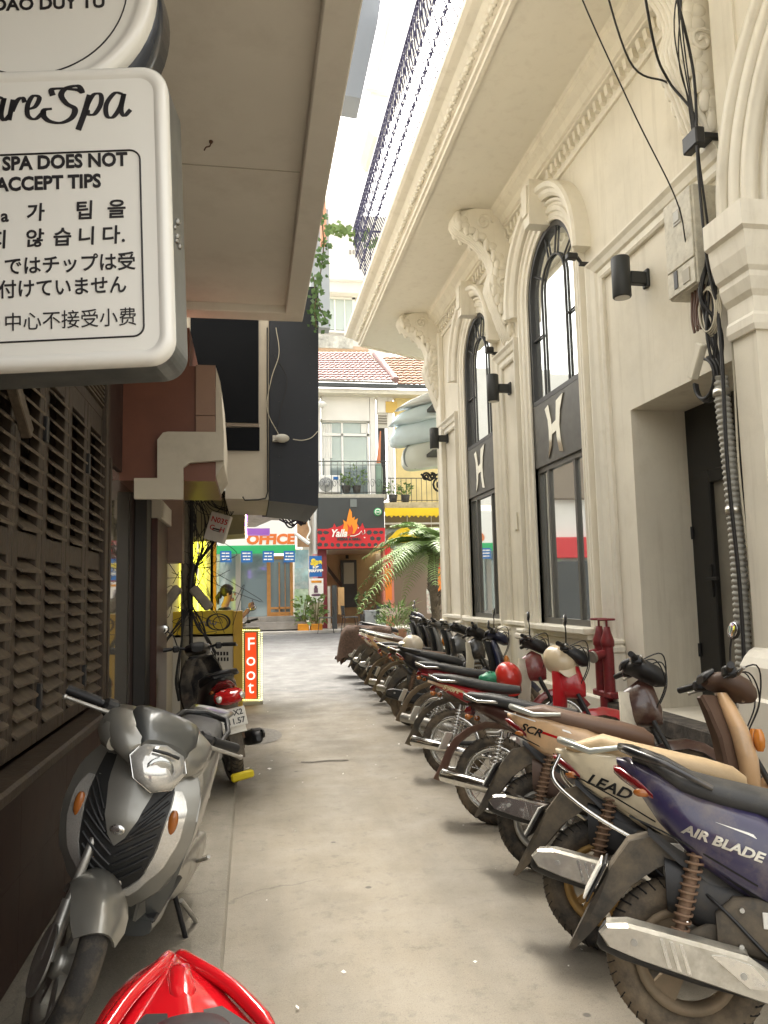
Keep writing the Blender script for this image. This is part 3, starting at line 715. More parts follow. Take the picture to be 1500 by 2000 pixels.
# fire hydrant valves
fv = empty('fire_valve', (3.42, 7.18, 0), label='twin red fire hose valves on the facade by the big window', cat='valve')
M_fire = mat('valve_red', (.20, .014, .018), .5, dirt=(.07, .02, .02), dirt_amt=.5, dscale=20)
for s_ in (-1, 1):
    yy = s_*.085
    b = B(); b.cyl((0, yy, .55), (0, yy, 1.02), .055, 14); b.lathe([(0, 1.18), (.03, 1.18), (.04, 1.12), (.065, 1.05), (.065, 1.0), (.05, .98)], 14, 'z', (0, yy, 0)); b.cyl((0, yy, 1.18), (0, yy, 1.26), .012, 8); v = b.build('body', M_fire, fv)
    b = B(); b.tube([(.075*math.cos(t), yy+.075*math.sin(t), 1.25) for t in [k*math.pi/10 for k in range(20)]], .011, 6, closed=True)
    for k in range(3): b.tube([(0, yy, 1.255), (.07*math.cos(k*2.09), yy+.07*math.sin(k*2.09), 1.25)], .007, 5)
    b.build('handwheel', M_fire, v)
    b = B(); b.cyl((-.05, yy, .92), (-.16, yy-.03, .90), .042, 12); b.build('outlet', M_fire, v)
    b = B(); b.cyl((-.16, yy-.03, .90), (-.185, yy-.037, .895), .058, 16); b.build('cap', mat('dull_alu', (.34, .33, .29), .45, metal=.7, var=.2, scale=30), v)
b = B(); b.box(-.05, .06, -.2, .2, .5, .56, .01); b.cyl((0, 0, 0), (0, 0, .5), .06, 14); b.build('riser', M_fire, fv)
# small cctv / spotlights and vent
b = B(); b.box(3.30, 3.42, 7.30, 7.38, 5.02, 5.09, .012); b.box(3.44, 3.6, 7.32, 7.36, 4.96, 5.0, .005); b.cyl((3.42, 7.34, 5.05), (3.47, 7.34, 4.98), .02, 8); tag(b.build('security_camera', M_black), 'small black camera above the moulding right of big window', 'camera')
b = B(); b.box(3.36, 3.48, 10.36, 10.44, 4.98, 5.07, .012); b.box(3.46, 3.6, 10.38, 10.42, 4.96, 5.0, .005); tag(b.build('security_camera', M_black), 'small black camera above the moulding between the windows', 'camera')
vt = empty('vent_grille', (XF, 10.09, 5.3), label='small dark louvred vent grille between the arched windows', cat='vent')
b = B(); b.box(-.03, 0, -.09, .09, 0, .34, .004); b.build('backing', M_black, vt)
for k in range(9): b = B(); b.box(-.045, -.028, -.085, .085, .012+.036*k, .030+.036*k, .003); b.build('slat', mat('grey_slat', (.30, .28, .24), .6), vt)
b = B(); b.box(XF-.02, XF-.001, 9.98, 10.10, 2.38, 2.62, .004); tag(b.build('notice', mat('ivory_card', (.70, .66, .55), .6)), 'small ivory notice plate on the wall between windows', 'notice')
# ------------------------------------------------------------------ LEFT BUILDING
XL = -.95
M_brown = mat('brown_tile', (.030, .011, .007), .55, var=.25, scale=5, dirt=(.03, .014, .009), dirt_amt=.3, dscale=3)
M_wood = mat('old_dark_wood', (.034, .022, .013), .55, var=.35, scale=16, dirt=(.085, .062, .04), dirt_amt=.4, dscale=10, bump=.25, bscale=40)
M_slat = mat('weathered_slat_wood', (.075, .055, .036), .6, var=.3, scale=20, dirt=(.20, .165, .115), dirt_amt=.45, dscale=14)
M_plas = mat('grey_plaster', (.50, .455, .37), .8, var=.08, scale=2, dirt=(.30, .26, .20), dirt_amt=.25, dscale=2.5)
M_canopy = mat('canopy_paint', (.72, .68, .60), .8, var=.05, scale=1, dirt=(.52, .47, .39), dirt_amt=.35, dscale=1.5)
M_mirror = mat('dark_mirror_glass', (.55, .52, .47), .04, metal=.8)
lb = empty('spa_building', (XL, 3, 0), label='dark brown tiled shop building with shutters on the left', cat='building')
def lp(b, name, m, parent=lb): return part(b, name, m, parent)
b = B()
SY0, SY1, SZ0, SZ1 = 2.55, 5.16, .92, 2.98
b.box(XL-.5, XL, 0, SY0, .04, 4.0); b.box(XL-.5, XL, SY0, SY1, .04, SZ0-.08); b.box(XL-.5, XL, SY0, SY1, SZ1, 4.0); b.box(XL-.5, XL, SY1, 5.34, .04, 4.0)
b.box(XL-.5, XL, 5.34, 8.2, 2.5, 4.0); b.box(XL-.5, XL, 5.34, 6.62, .04, .58); b.box(XL-.5, XL, 6.62, 8.2, .04, 2.5); b.box(XL-.9, XL-.5, 0, 8.2, .04, 4.0)
lp(b, 'wall', M_brown)
# polished stone tiles with joints on the wall below the shutters
rows = [(.05, .434), (.4355, .835)]
for (z0, z1) in rows:
    y = 1.9
    while y < 5.3:
        t = B(); t.box(XL, XL+.012, y, min(y+.798, 5.335), z0, z1, .0008); lp(t, 'tile', M_brown); y += .8
b = B(); b.box(XL-.02, XL+.12, 2.0, SY1+.06, SZ0-.075, SZ0-.02, .012); lp(b, 'sill', M_wood)
# shutters
sh = empty('shutters'); sh.parent = lb; sh.location = (-XL, -3, 0)
b = B(); b.box(XL-.06, XL+.03, SY1-.005, SY1+.10, SZ0-.02, SZ1+.05, .006); b.box(XL-.06, XL+.03, SY0, SY1, SZ1, SZ1+.08, .006); b.box(XL-.3, XL-.25, SY0, SY1, SZ0, SZ1); b.build('frame', M_wood, sh)
leaves = [at(u, 1100, X=XL).y for u in (-75, -20, 22, 80, 128, 166, 199)]
sec = [(.99, 1.735), (1.845, 2.60)]
for i in range(len(leaves)-1):
    y0, y1 = leaves[i], leaves[i+1]; lf = empty('shutter_leaf'); lf.parent = sh
    st = .055*(y1-y0)/.4+.02
    b = B()
    b.box(XL-.045, XL, y0+.003, y0+st, SZ0, 2.72, .004); b.box(XL-.045, XL, y1-st, y1-.003, SZ0, 2.72, .004)
    for (za, zb) in ((SZ0, sec[0][0]), (sec[0][1], sec[1][0]), (sec[1][1], 2.72)): b.box(XL-.045, XL-.001, y0+st, y1-st, za, zb, .003)
    lfm = b.build('leaf_frame', M_wood, sh); bpy.data.objects.remove(lf)
    nsl = 11
    for (za, zb) in sec:
        sb = B(); hw = (y1-y0)/2-st+.012
        h = (zb-za)/nsl
        sb.add([(-.042, -hw, h*.78), (-.042, hw, h*.78), (.020, hw, .0), (.020, -hw, .0), (-.042, -hw, h*.78+.011), (-.042, hw, h*.78+.011), (.023, hw, .011), (.023, -hw, .011)], [(0, 1, 2, 3), (4, 5, 6, 7), (2, 3, 7, 6), (0, 1, 5, 4), (0, 3, 7, 4), (1, 2, 6, 5)])
        s0 = None
        for k in range(nsl):
            if s0 is None: s0 = sb.build('slat', M_slat, lfm); o = s0
            else: o = inst(s0, lfm)
            o.location = (XL, (y0+y1)/2, za+h*k+.004); o.rotation_euler = (random.uniform(-.012, .012), random.uniform(-.08, .08), 0)
    if i in (2, 4, 5):
        for zc in (1.12, 2.35): hb = B(); hb.box(XL-.005, XL+.018, y1-.022, y1+.022, zc-.06, zc+.06, .004); hb.build('hinge', M_black, lfm)
# fixed louvre light above
b = B()
fx = b; fx.box(XL-.045, XL, leaves[0], leaves[-1], 2.72, 2.79, .004); fl = fx.build('transom_frame', M_wood, sh)
for k in range(6): s_ = B(); s_.box(XL-.03, XL+.012, leaves[3]+.08, leaves[-1]-.02, 2.80+.03*k, 2.812+.03*k, .002); s_.build('slat', M_slat, fl)
# wooden wedge bracket by the shutters
b = B(); b.m = Matrix.Translation((XL+.05, 3.12, 2.36)) @ Euler((R(-35), 0, 0)).to_matrix().to_4x4(); b.box(-.02, .02, -.22, .22, -.03, .03, .004); lp(b, 'stay', M_slat)
# mirror pane between wall and pier
b = B(); b.box(XL-.03, XL-.02, 5.36, 6.60, .585, 2.49); mp_ = lp(b, 'display_window', M_mirror)
b = B(); b.box(XL-.04, XL+.03, 5.325, 5.375, .58, 2.5, .004); b.build('frame', M_wood, mp_)
# dark pier
b = B(); b.box(XL, XL+.10, 6.60, 6.9, .045, 2.9, .006); lp(b, 'pier', mat('near_black_wood', (.012, .010, .009), .5))
b = B(); b.box(XL, XL+.15, 6.92, 7.75, .045, 2.25, .006); lp(b, 'pier', mat('deep_red_wood', (.04, .012, .008), .35, var=.3, scale=8))
b = B(); b.box(XL, XL+.18, 6.95, 7.8, 2.25, 2.42, .006); lp(b, 'pier_cap', M_plas)
# brown tiled box fascia over the shop with stepped plaster soffit
Yb = 5.95
def fpoly(pts, Y): return [(at(u, v, Y=Y).x, at(u, v, Y=Y).z) for u, v in pts]
b = B(); b.prism(fpoly([(205, 640), (370, 640), (370, 715), (421, 716), (421, 940), (205, 938)], Yb), 1.2, 'xz', Yb); lp(b, 'tile_fascia', mat('brown_fascia_tile', (.15, .055, .032), .4, var=.12, scale=3))
b = B(); b.prism(fpoly([(383, 714), (421, 715), (421, 812), (383, 812)], Yb), .02, 'xz', Yb-.021); lp(b, 'tile', mat('lit_brown_tile', (.26, .155, .105), .4, var=.1, scale=3))  # paler copy of the brown tile: light on this end is painted in
b = B(); b.prism(fpoly([(383, 813.5), (421, 813.5), (421, 846), (383, 846)], Yb), .02, 'xz', Yb-.021); lp(b, 'tile', MATS['lit_brown_tile'])
b = B(); p_ = fpoly([(421.5, 716), (430, 745), (437, 850), (437, 905), (421.5, 930)], Yb); b.prism(p_, 1.1, 'xz', Yb+.01); lp(b, 'fascia_end', M_plas)
b = B(); b.prism(fpoly([(320, 848), (330, 846), (437, 847), (437, 901), (372, 906), (359, 915), (359, 977), (264, 976), (264, 936), (309, 936), (309, 862)], Yb), .05, 'xz', Yb-.06); lp(b, 'stepped_plaster', M_plas)
# column of plaster below the step
b = B(); b.box(at(300, 980, Y=7.9).x, at(357, 980, Y=7.9).x, 7.86, 8.1, 1.9, 2.62); lp(b, 'beam_end', mat('brown_stone', (.16, .10, .07), .5, var=.15, scale=3))
# projecting canopy slab
b = B(); b.box(XL-.5, .30, .7, 6.42, 4.03, 4.30); can = lp(b, 'canopy_slab', M_canopy)
b = B(); b.box(.30, .46, .7, 6.42, 3.96, 4.36, .008); b.build('edge_beam', M_canopy, can).location = (0, 0, 0)
b = B(); b.box(XL-.5, .46, 6.42, 6.62, 3.96, 4.36, .008); b.build('end_beam', M_canopy, can)
b = B(); b.box(XL-.5, XL, .7, 6.6, 4.30, 10.0); lp(b, 'upper_wall', mat('upper_cream', (.55, .50, .40), .8, var=.1, scale=1))
for y in (2.0, 4.8):
    b = B(); b.box(XL, XL+.03, y-.6, y+.6, 5.0, 7.3); w_ = lp(b, 'upper_window', mat('pale_window', (.25, .32, .33), .1, spec=.8))
    for y2 in (-.62, -.2, .2, .62): c_ = B(); c_.box(XL+.03, XL+.06, y+y2-.04, y+y2+.04, 4.9, 7.4); c_.build('mullion', MATS['upper_cream'], w_)
# rusty hook in the canopy
pt = at(412, 275, Z=4.03)
b = B(); b.tube(spline([(pt.x, pt.y, 4.03), (pt.x-.005, pt.y, 4.0), (pt.x-.025, pt.y-.01, 3.985), (pt.x-.035, pt.y-.01, 3.965)], 4), .004, 5); b.sphere((pt.x, pt.y, 4.025), .012, 7, 5); tag(b.build('ceiling_hook', mat('rust', (.10, .05, .03), .8)), 'small rusty wire hook under the canopy slab', 'hook')

# ------------------------------------------------------------------ second left building: dark upper storey box
Yd = 7.6
db = empty('dark_upper_storey', (0, Yd, 2.4), label='dark blue panelled upper storey jutting over the lane', cat='building')
M_navy = mat('navy_panel', (.008, .011, .018), .6, var=.15, scale=3); M_dkglass = mat('dark_window', (.005, .006, .008), .6, spec=.1)
def dpart(pts, name, m, d, y, parent=None):
    b = B(); b.prism(fpoly(pts, y), d, 'xz', y); o = b.build(name, m, parent or db)
    if not parent: o.location = (0, -Yd, -2.4)
    return o
dpart([(526, 560), (622, 560), (622, 990), (600, 986), (526, 978)], 'front_panel', M_navy, 1.6, Yd)
pn = dpart([(364, 560), (525, 560), (525, 976), (440, 974), (440, 880), (364, 882)], 'plaster_panel', M_plas, 1.5, Yd+.03)
dpart([(372, 570), (505, 570), (505, 826), (430, 824), (372, 822)], 'window', M_dkglass, .02, Yd+.008, None)
dpart([(430, 835), (507, 835), (507, 880), (438, 879)], 'window', M_dkglass, .02, Yd+.008, None)
dpart([(430, 826), (506, 828), (506, 834), (430, 832)], 'window_rail', mat('bronze_rail', (.20, .16, .12), .4), .03, Yd-.0, None)
b = B()
for k in range(9):
    for u in (545, 605):
        p = at(u, 640+k*36, Y=Yd); b.sphere((p.x, Yd-.002, p.z), .006, 6, 4)
o = b.build('rivets', mat('rivet', (.01, .012, .016), .4), db); o.location = (0, -Yd, -2.4); o['kind'] = 'stuff'
# black trim line under the box
b = B(); b.tube([tuple(at(u, v, Y=Yd-.02)) for u, v in ((522, 640), (522, 800), (523, 960), (519, 973), (505, 976), (478, 977), (474, 970))], .008, 6)
tag(b.build('trim_cable', M_cab1), 'black cable clipped around the pale panel edge', 'cable')
# lamp/sensor blob with white wire
p = at(550, 858, Y=Yd); b = B(); b.sphere((p.x, Yd-.05, p.z), .055, 12, 8, (1.4, .8, .8)); b.box(p.x-.09, p.x-.04, Yd-.05, Yd, p.z-.03, p.z+.03); tag(b.build('flood_lamp', mat('dull_white', (.5, .48, .42), .5)), 'small white flood lamp on the dark blue panel', 'lamp')
cable('thin_wire', [tuple(at(u, v, Y=Yd-.05)) for u, v in ((572, 858), (590, 860), (608, 855), (621, 842))], .005, M_cab2, 'white wire looping from the small flood lamp')
cable('thin_wire', [tuple(at(u, v, Y=Yd-.06)) for u, v in ((539, 640), (545, 690), (530, 740), (522, 800), (545, 850))], .0045, M_cab2, 'thin wire hanging over the dark blue panel')
cable('thin_wire', [tuple(at(u, v, Y=Yd-.06)) for u, v in ((533, 690), (560, 740), (548, 800), (540, 850))], .004, M_cab1, 'thin dark wire crossing the dark blue panel')
# body of the second building below and behind
b = B(); b.box(-4, XL-.05, 8.2, 15.4, .04, 7); b.box(XL-.05, .55, 9.3, 14.8, 4.2, 5.0); tag(b.build('rear_house', M_plas), 'plain grey house wall behind the cable pole', 'building')

# ------------------------------------------------------------------ SPA SIGNS
def rrect(w, h, r, n=8):
    o = []
    for cx, cz, a in ((w/2-r, h/2-r, 0), (-w/2+r, h/2-r, 90), (-w/2+r, -h/2+r, 180), (w/2-r, -h/2+r, 270)):
        o += [(cx+r*math.cos(R(a+90*i/n)), cz+r*math.sin(R(a+90*i/n))) for i in range(n+1)]
    return o
M_face = mat('sign_acrylic', (.82, .81, .76), .22, var=.02, scale=1.5, coat=.3); M_alu = mat('sign_side_alu', (.17, .18, .18), .4, metal=.6, var=.2, scale=10, dirt=(.3, .29, .26), dirt_amt=.3, dscale=20)
M_ink = mat('sign_ink', (.012, .010, .012), .5); M_steel = mat('brushed_steel', (.62, .61, .56), .28, metal=.85)
sp = empty('spa_sign', (-.625, 2.30, 2.675), (R(-1), R(-2.2), R(-8)), label='white rounded lightbox sign refusing tips, with English, Korean, Japanese and Chinese lines', cat='sign')
Wd, Hh = .80, .93
b = B(); b.prism(rrect(Wd, Hh, .075), .15, 'xz', .02); b.build('case', M_alu, sp)
b = B()
rings = []
for ins, yy in ((0, .019), (0, -.004), (.008, -.016), (.022, -.022), (.034, -.016), (.040, -.012)):
    rings.append([(x, yy, z) for x, z in rrect(Wd-2*ins, Hh-2*ins, .075-ins*.7)])
b.ring_loft(rings, caps=True); b.build('face', M_face, sp)
# frame line
def outline(b, pts, w, y):
    b.tube([(x, y, z) for x, z in pts], w, 5, closed=True)
fb = B(); fb.m = Matrix.Translation((-.052, 0, -.095)); outline(fb, rrect(.735, .575, .03, 6), .0028, -.0135); fb.build('border_line', M_ink, sp)
YT = -.0135
def line(s_, size, x, z, align='RIGHT', bold=0.0, xs=1.0, shear=0, nm='lettering'): 
    return text(nm, s_, size, M_ink, sp, (x, YT, z), FR, .0012, shear, align, bold, xs)
# script word drawn as strokes: "CareSpa"
def stroke(b, pts, w): 
    q = spline(pts, 5); n_ = len(q)
    rings = []
    for i, p in enumerate(q):
        t = Vector(q[min(i+1, n_-1)])-Vector(q[max(i-1, 0)]); t = Vector((t.x, t.y)).normalized() if t.length > 0 else Vector((1, 0))
        ww = w*(.35+.75*abs(t.y)**1.2); n2 = Vector((-t.y, t.x))
        rings.append([(p[0]+n2.x*ww, YT-.001, p[1]+n2.y*ww), (p[0]-n2.x*ww, YT-.001, p[1]-n2.y*ww), (p[0]-n2.x*ww, YT+.001, p[1]-n2.y*ww), (p[0]+n2.x*ww, YT+.001, p[1]+n2.y*ww)])
    b.ring_loft(rings, smooth=False)
def spx(u, v): # photo pixel -> sign plane
    return ((u-165)/650.-.0+.01+.115, (452-v)/650.+.005, 0)
def stk(b, pts, w=.010): stroke(b, [spx(*p)[:2]+(0,) for p in pts], w)
b = B()
a_ = lambda u0: [[(u0+33, 212), (u0+18, 210), (u0+2, 232), (u0+2, 256), (u0+14, 260), (u0+28, 240), (u0+36, 212)], [(u0+36, 212), (u0+30, 245), (u0+36, 258), (u0+48, 246)]]
for s_ in a_(-5): stk(b, s_, .0066)
for s_ in ([(40, 258), (48, 216)], [(46, 240), (56, 218), (66, 213), (70, 222)], [(72, 238), (90, 232), (98, 214), (86, 210), (76, 228), (76, 250), (90, 258), (108, 242)]): stk(b, s_, .0066)
stk(b, [(124, 210), (122, 198), (140, 196), (170, 200), (180, 205), (172, 192), (150, 196), (140, 210), (150, 228), (166, 240), (160, 258), (140, 268), (118, 264), (106, 252), (108, 240), (122, 238)], .0082)
stk(b, [(195, 212), (184, 250), (172, 284)], .0082); stk(b, [(188, 236), (202, 212), (216, 212), (216, 232), (204, 252), (192, 252), (190, 244)], .0066)
for s_ in a_(225): stk(b, s_, .0066)
b.build('lettering', M_ink, sp)
line('SPA DOES NOT', .0585, .278, .1625, bold=.0018, xs=.9); line('ACCEPT TIPS', .0585, .20, .0975, bold=.0018, xs=.9)
line('a', .052, -.08, .000, 'CENTER', .001); line('가', .058, 0.008, .005, 'CENTER', .0009, shear=.05); line('팁', .062, .15, .005, 'CENTER', .0009, shear=.05); line('을', .062, .243, .005, 'CENTER', .0009, shear=.05)
for s_, x in (('지', -.10), ('않', .005), ('습', .085), ('니', .155), ('다', .225), ('.', .262)): line(s_, .060, x, -.075, 'CENTER', .0009, shear=.05)
line('ではチップは受', .0585, .297, -.158, xs=.93, bold=.0006); line('付けていません', .0585, .27, -.228, xs=.9, bold=.0006)
line('中心不接受小费', .0585, .297, -.327, xs=.93, bold=-.0002)
b = B()
for k in range(7): b.sphere((Wd/2+.002, .05+random.uniform(-.02, .05), -.02+random.uniform(-.05, .03)), random.uniform(.006, .014), 6, 4)
tag(b.build('tape_scrap', mat('crinkled_tape', (.30, .29, .26), .2, metal=.4), sp), kind='stuff')
rs = empty('round_sign', (-.66, 2.33, 3.43), (R(-1), R(-2.2), R(-8)), label='round white lightbox sign with dark blue side above the tip sign', cat='sign')
b = B(); b.lathe([(0, .20), (.375, .20), (.375, .03), (0, .03)], 56, 'y'); b.build('case', mat('navy_side', (.02, .028, .045), .25, var=.2, scale=8, coat=.4), rs)
b = B(); b.lathe([(.378, .03), (.378, .0), (.370, -.014), (.350, -.02), (.335, -.014), (.327, -.008), (.315, -.006), (0, -.006)], 56, 'y'); b.build('face', M_face, rs)
b = B(); b.tube([(.295*math.cos(t), -.007, .295*math.sin(t)) for t in [k*math.pi/40 for k in range(80)]], .0022, 5, closed=True); b.build('border_line', M_ink, rs)
text('lettering', '4/30 DAO DUY TU', .055, M_ink, rs, (0, -.0075, -.062), FR, .001, 0, 'CENTER', .0015)
b = B(); b.box(-.95, -.85, 2.33, 2.42, 2.2, 3.6, .01); tag(b.build('sign_bracket', mat('rust_bracket', (.12, .07, .05), .7, var=.3, scale=20)), 'rusty brown bracket holding the spa signs to the wall', 'bracket')
# ------------------------------------------------------------------ FAR SHOPS across the street
YS = 25.0
def fbox(b, u0, v0, u1, v1, Y, d, c=0.0):
    """box whose front face fills a photo rectangle at depth Y, d metres deep"""
    p = at(u0, v0, Y=Y); q = at(u1, v1, Y=Y); b.box(p.x, q.x, Y, Y+d, q.z, p.z, c); return b
def fb(u0, v0, u1, v1, Y, d, name, m, parent, c=0.0):
    o = fbox(B(), u0, v0, u1, v1, Y, d, c).build(name, m, parent)
    if parent:
        off = Vector((0, 0, 0)); q = parent
        while q: off += Vector(q.location); q = q.parent
        o.location = -off
    return o
def fprism(pts, Y, d, name, m, parent):
    o = B().prism(fpoly(pts, Y), d, 'xz', Y).build(name, m, parent)
    if parent:
        off = Vector((0, 0, 0)); q = parent
        while q: off += Vector(q.location); q = q.parent
        o.location = -off
    return o
M_white = mat('white_plaster', (.74, .73, .70), .8, var=.06, scale=.8, dirt=(.5, .48, .43), dirt_amt=.2, dscale=1.2)
M_wht = mat('white_paint', (.8, .8, .78), .5)
M_dgrey = mat('charcoal_board', (.045, .05, .053), .5, var=.06, scale=2)
M_redb = mat('sign_red', (.58, .02, .03), .45)
M_glass = mat('shop_glass', (.26, .33, .36), .06, metal=.35, spec=.8)
M_grass = mat('leaf_green', (.075, .14, .035), .55, var=.4, scale=3)
M_leaf2 = mat('leaf_pale', (.16, .25, .07), .55, var=.4, scale=4)
M_yel = mat('bright_yellow', (.75, .52, .01), .5, var=.06, scale=2)
M_orange = mat('orange_box', (.62, .25, .015), .6, var=.2, scale=3)
M_blue = mat('sign_blue', (.01, .13, .42), .45)
# --- grill shop
gs = empty('grill_shop', (3.2, YS, .5), label='white two-storey grill shop with charcoal and red flame signboard', cat='building')
gzf = .50
def gwall():
    fb(590, 772, 628, 975, YS, .3, 'wall', M_white, gs); fb(722, 772, 737, 975, YS, .3, 'wall', M_white, gs); fb(628, 772, 722, 822, YS, .3, 'wall', M_white, gs); fb(737, 772, 757, 806, YS, .3, 'wall', M_white, gs)
    fb(590, 975, 640, 1080, YS+.05, .3, 'wall', M_white, gs)
gwall()
fb(590, 757, 862, 772, YS-.45, .8, 'eave', mat('eave_plaster', (.70, .67, .58), .8, var=.12, scale=2), gs)
fb(612, 746, 776, 757, YS-.62, .16, 'gutter', mat('dark_gutter', (.05, .06, .065), .5), gs); fb(776, 750, 864, 758, YS-.60, .14, 'gutter', MATS['dark_gutter'], gs)
fb(612, 741, 770, 746, YS-.64, .2, 'gutter_lip', mat('grey_zinc', (.42, .42, .40), .5, metal=.4), gs)
# tiled roofs: corrugated courses
def tile_roof(u0, u1, ut0, ut1, vt, vb, m, name, dy, pitch=.19, cour=.26):
    p = at(u0, vb, Y=YS-.55); q = at(u1, vb, Y=YS-.55); t0 = at(ut0, vt, Y=YS-.55+dy); t1 = at(ut1, vt, Y=YS-.55+dy)
    b = B(); L = (Vector((t0.x, t0.y, t0.z))-Vector((p.x, p.y, p.z))).length; nc = max(3, int(L/cour)); 
    nx = int((q.x-p.x)/pitch*6)
    for r in range(nc):
        f0, f1 = r/nc, (r+1)/nc+.02
        row0 = []; row1 = []
        for i in range(nx+1):
            s_ = i/nx; h = .028*abs(math.sin(math.pi*i/6))+.01
            a = p.lerp(q, s_).lerp(t0.lerp(t1, s_), f0); c = p.lerp(q, s_).lerp(t0.lerp(t1, s_), f1)
            row0.append((a.x, a.y-.02, a.z+h+.045)); row1.append((c.x, c.y-.0, c.z+h))
        n_ = len(row0); b.add(row0+row1+[(x, y+.02, z-.05) for x, y, z in row0], [(i, i+1, n_+i+1, n_+i) for i in range(n_-1)]+[(i, i+1, 2*n_+i+1, 2*n_+i) for i in range(n_-1)], False)
    o = b.build(name, m, gs, recalc=False); o.location = -Vector(gs.location); o['kind'] = 'stuff'; return o
tile_roof(612, 770, 600, 718, 690, 744, mat('pink_roof_tile', (.27, .17, .165), .75, var=.2, scale=4), 'roof_tiles', 2.6)
tile_roof(776, 880, 746, 880, 698, 752, mat('orange_roof_tile', (.26, .155, .105), .85, var=.4, scale=5), 'roof_tiles', 2.4)
p0, p1 = at(773, 746, Y=YS-.56), at(733, 695, Y=YS+1.9); b = B(); b.tube([tuple(p0+Vector((0, 0, .06))), tuple(p1+Vector((0, 0, .06)))], .12, 8); o = b.build('verge', MATS['pink_roof_tile'], gs); o.location = -Vector(gs.location)
# upper window with curtains
wn = fb(628, 822, 722, 972, YS+.22, .06, 'window', M_glass, gs)
for (a, b_, c, d) in ((622, 818, 724, 826), (666, 826, 672, 972), (628, 846, 722, 852), (716, 822, 723, 972), (627, 822, 631, 972)): fb(a, b_, c, d, YS+.14, .08, 'frame', M_wht, wn)
for k, (ua, ub, va, vb) in enumerate(((630, 650, 828, 895), (706, 716, 828, 846), (634, 645, 895, 930))):
    cur = B()
    for i in range(6):
        x0 = at(ua+(ub-ua)*i/6, va, Y=YS+.2); x1 = at(ua+(ub-ua)*i/6, vb, Y=YS+.2); cur.tube([tuple(x0), tuple(x1)], .03, 5)
    cur.build('curtain', M_wht, wn)
fb(737, 806, 757, 836, YS+.02, .05, 'transom_louvre', mat('old_louvre', (.5, .48, .42), .7), gs)
for k in range(4): fb(739, 811+k*5, 756, 813+k*5, YS-.01, .03, 'slat', mat('louvre_shadow', (.22, .2, .17), .8), gs)  # shade between the louvre blades, painted as dark strips
fb(738, 836, 755, 975, YS+.12, .05, 'balcony_door', mat('dark_doorway', (.02, .02, .022), .6), gs)
fb(620, 965, 757, 974, YS-.85, 1.1, 'balcony_slab', mat('aged_slab', (.45, .43, .37), .85, var=.2, scale=6), gs)
M_rail = mat('rail_iron', (.05, .055, .055), .5)
rl = empty('balcony_rail'); rl.parent = gs; rl.location = -Vector(gs.location)
b = B(); pa, pb = at(622, 901, Y=YS-.8), at(757, 901, Y=YS-.8); z0 = at(622, 965, Y=YS-.8).z
b.tube([tuple(pa), tuple(pb)], .018, 5); b.tube([(pa.x, pa.y, pa.z-.12), (pb.x, pb.y, pb.z-.12)], .010, 5); b.tube([(pa.x, pa.y, z0+.06), (pb.x, pb.y, z0+.06)], .012, 5); b.build('rails', M_rail, rl)
for k in range(12):
    x = pa.x+(pb.x-pa.x)*k/11; b = B(); b.tube([(x, pa.y, z0), (x, pa.y, pa.z)], .009, 5)
    if k < 11:
        xc = x+(pb.x-pa.x)/22; b.tube([(xc+.09*math.cos(t)*(1-t/12), pa.y, z0+.35+.16*math.sin(t)*(1-t/12)) for t in [j*.5 for j in range(18)]], .007, 4)
    b.build('baluster', M_rail, rl)
# signboard
sb_ = fb(620, 972, 752, 1072, YS-1.0, .12, 'signboard', M_dgrey, gs)
yb = YS-1.0
rp_ = fprism([(620, 1033), (640, 1033), (650, 1030), (653, 1022), (657, 1030), (668, 1026), (676, 1018), (688, 1012), (697, 1022), (703, 1031), (708, 1021), (712, 1032), (752, 1031), (752, 1070), (620, 1072)], yb-.03, .028, 'red_band', M_redb, sb_)
rl_ = B()
random.seed(11)
for i in range(11):
    for j in range(3):
        u = 625+i*12+(j % 2)*6; v = 1040+j*12
        if u > 748 or (640 < u < 720 and v < 1058): continue
        p = at(u+random.uniform(-1, 1), v, Y=yb-.032); w_ = random.uniform(.075, .10); h_ = random.uniform(.065, .085)
        q = [(p.x+w_*math.cos(a)*random.uniform(.7, 1.1), p.z+h_*math.sin(a)*random.uniform(.7, 1.1)) for a in [k*math.pi/3+.4*j for k in range(6)]]
        rl_.prism(q, .008, 'xz', yb-.036)
o = rl_.build('cut_out_pattern', M_dgrey, sb_); o['kind'] = 'stuff'
M_flame = mat('flame_orange', (.85, .28, .02), .5); M_fl2 = mat('flame_red', (.65, .06, .02), .5)
fprism([(668, 1040), (672, 1024), (670, 1015), (677, 1020), (679, 1008), (683, 993), (687, 1000), (688, 1012), (693, 1009), (692, 1016), (699, 1012), (697, 1022), (699, 1030), (692, 1042), (682, 1046), (674, 1046)], yb-.045, .012, 'flame', M_flame, sb_)
fprism([(678, 1044), (680, 1032), (678, 1022), (684, 1030), (687, 1024), (690, 1034), (688, 1044)], yb-.055, .009, 'flame_core', M_fl2, sb_)
M_wl = mat('sign_white', (.85, .84, .8), .5)
def ftext(name, s_, u, v, Y, px, m, parent, bold=0, shear=0, xs=1, align='CENTER'):
    p = at(u, v, Y=Y); off = Vector((0, 0, 0)); q = parent
    while q: off += Vector(q.location); q = q.parent
    return text(name, s_, px*Y/1500*1.36, m, parent, p-off, FR, .004, shear, align, bold, xs)
ftext('lettering', 'Yalla', 661, 1042, yb-.08, 15, M_wl, sb_, .010, .35, .85)
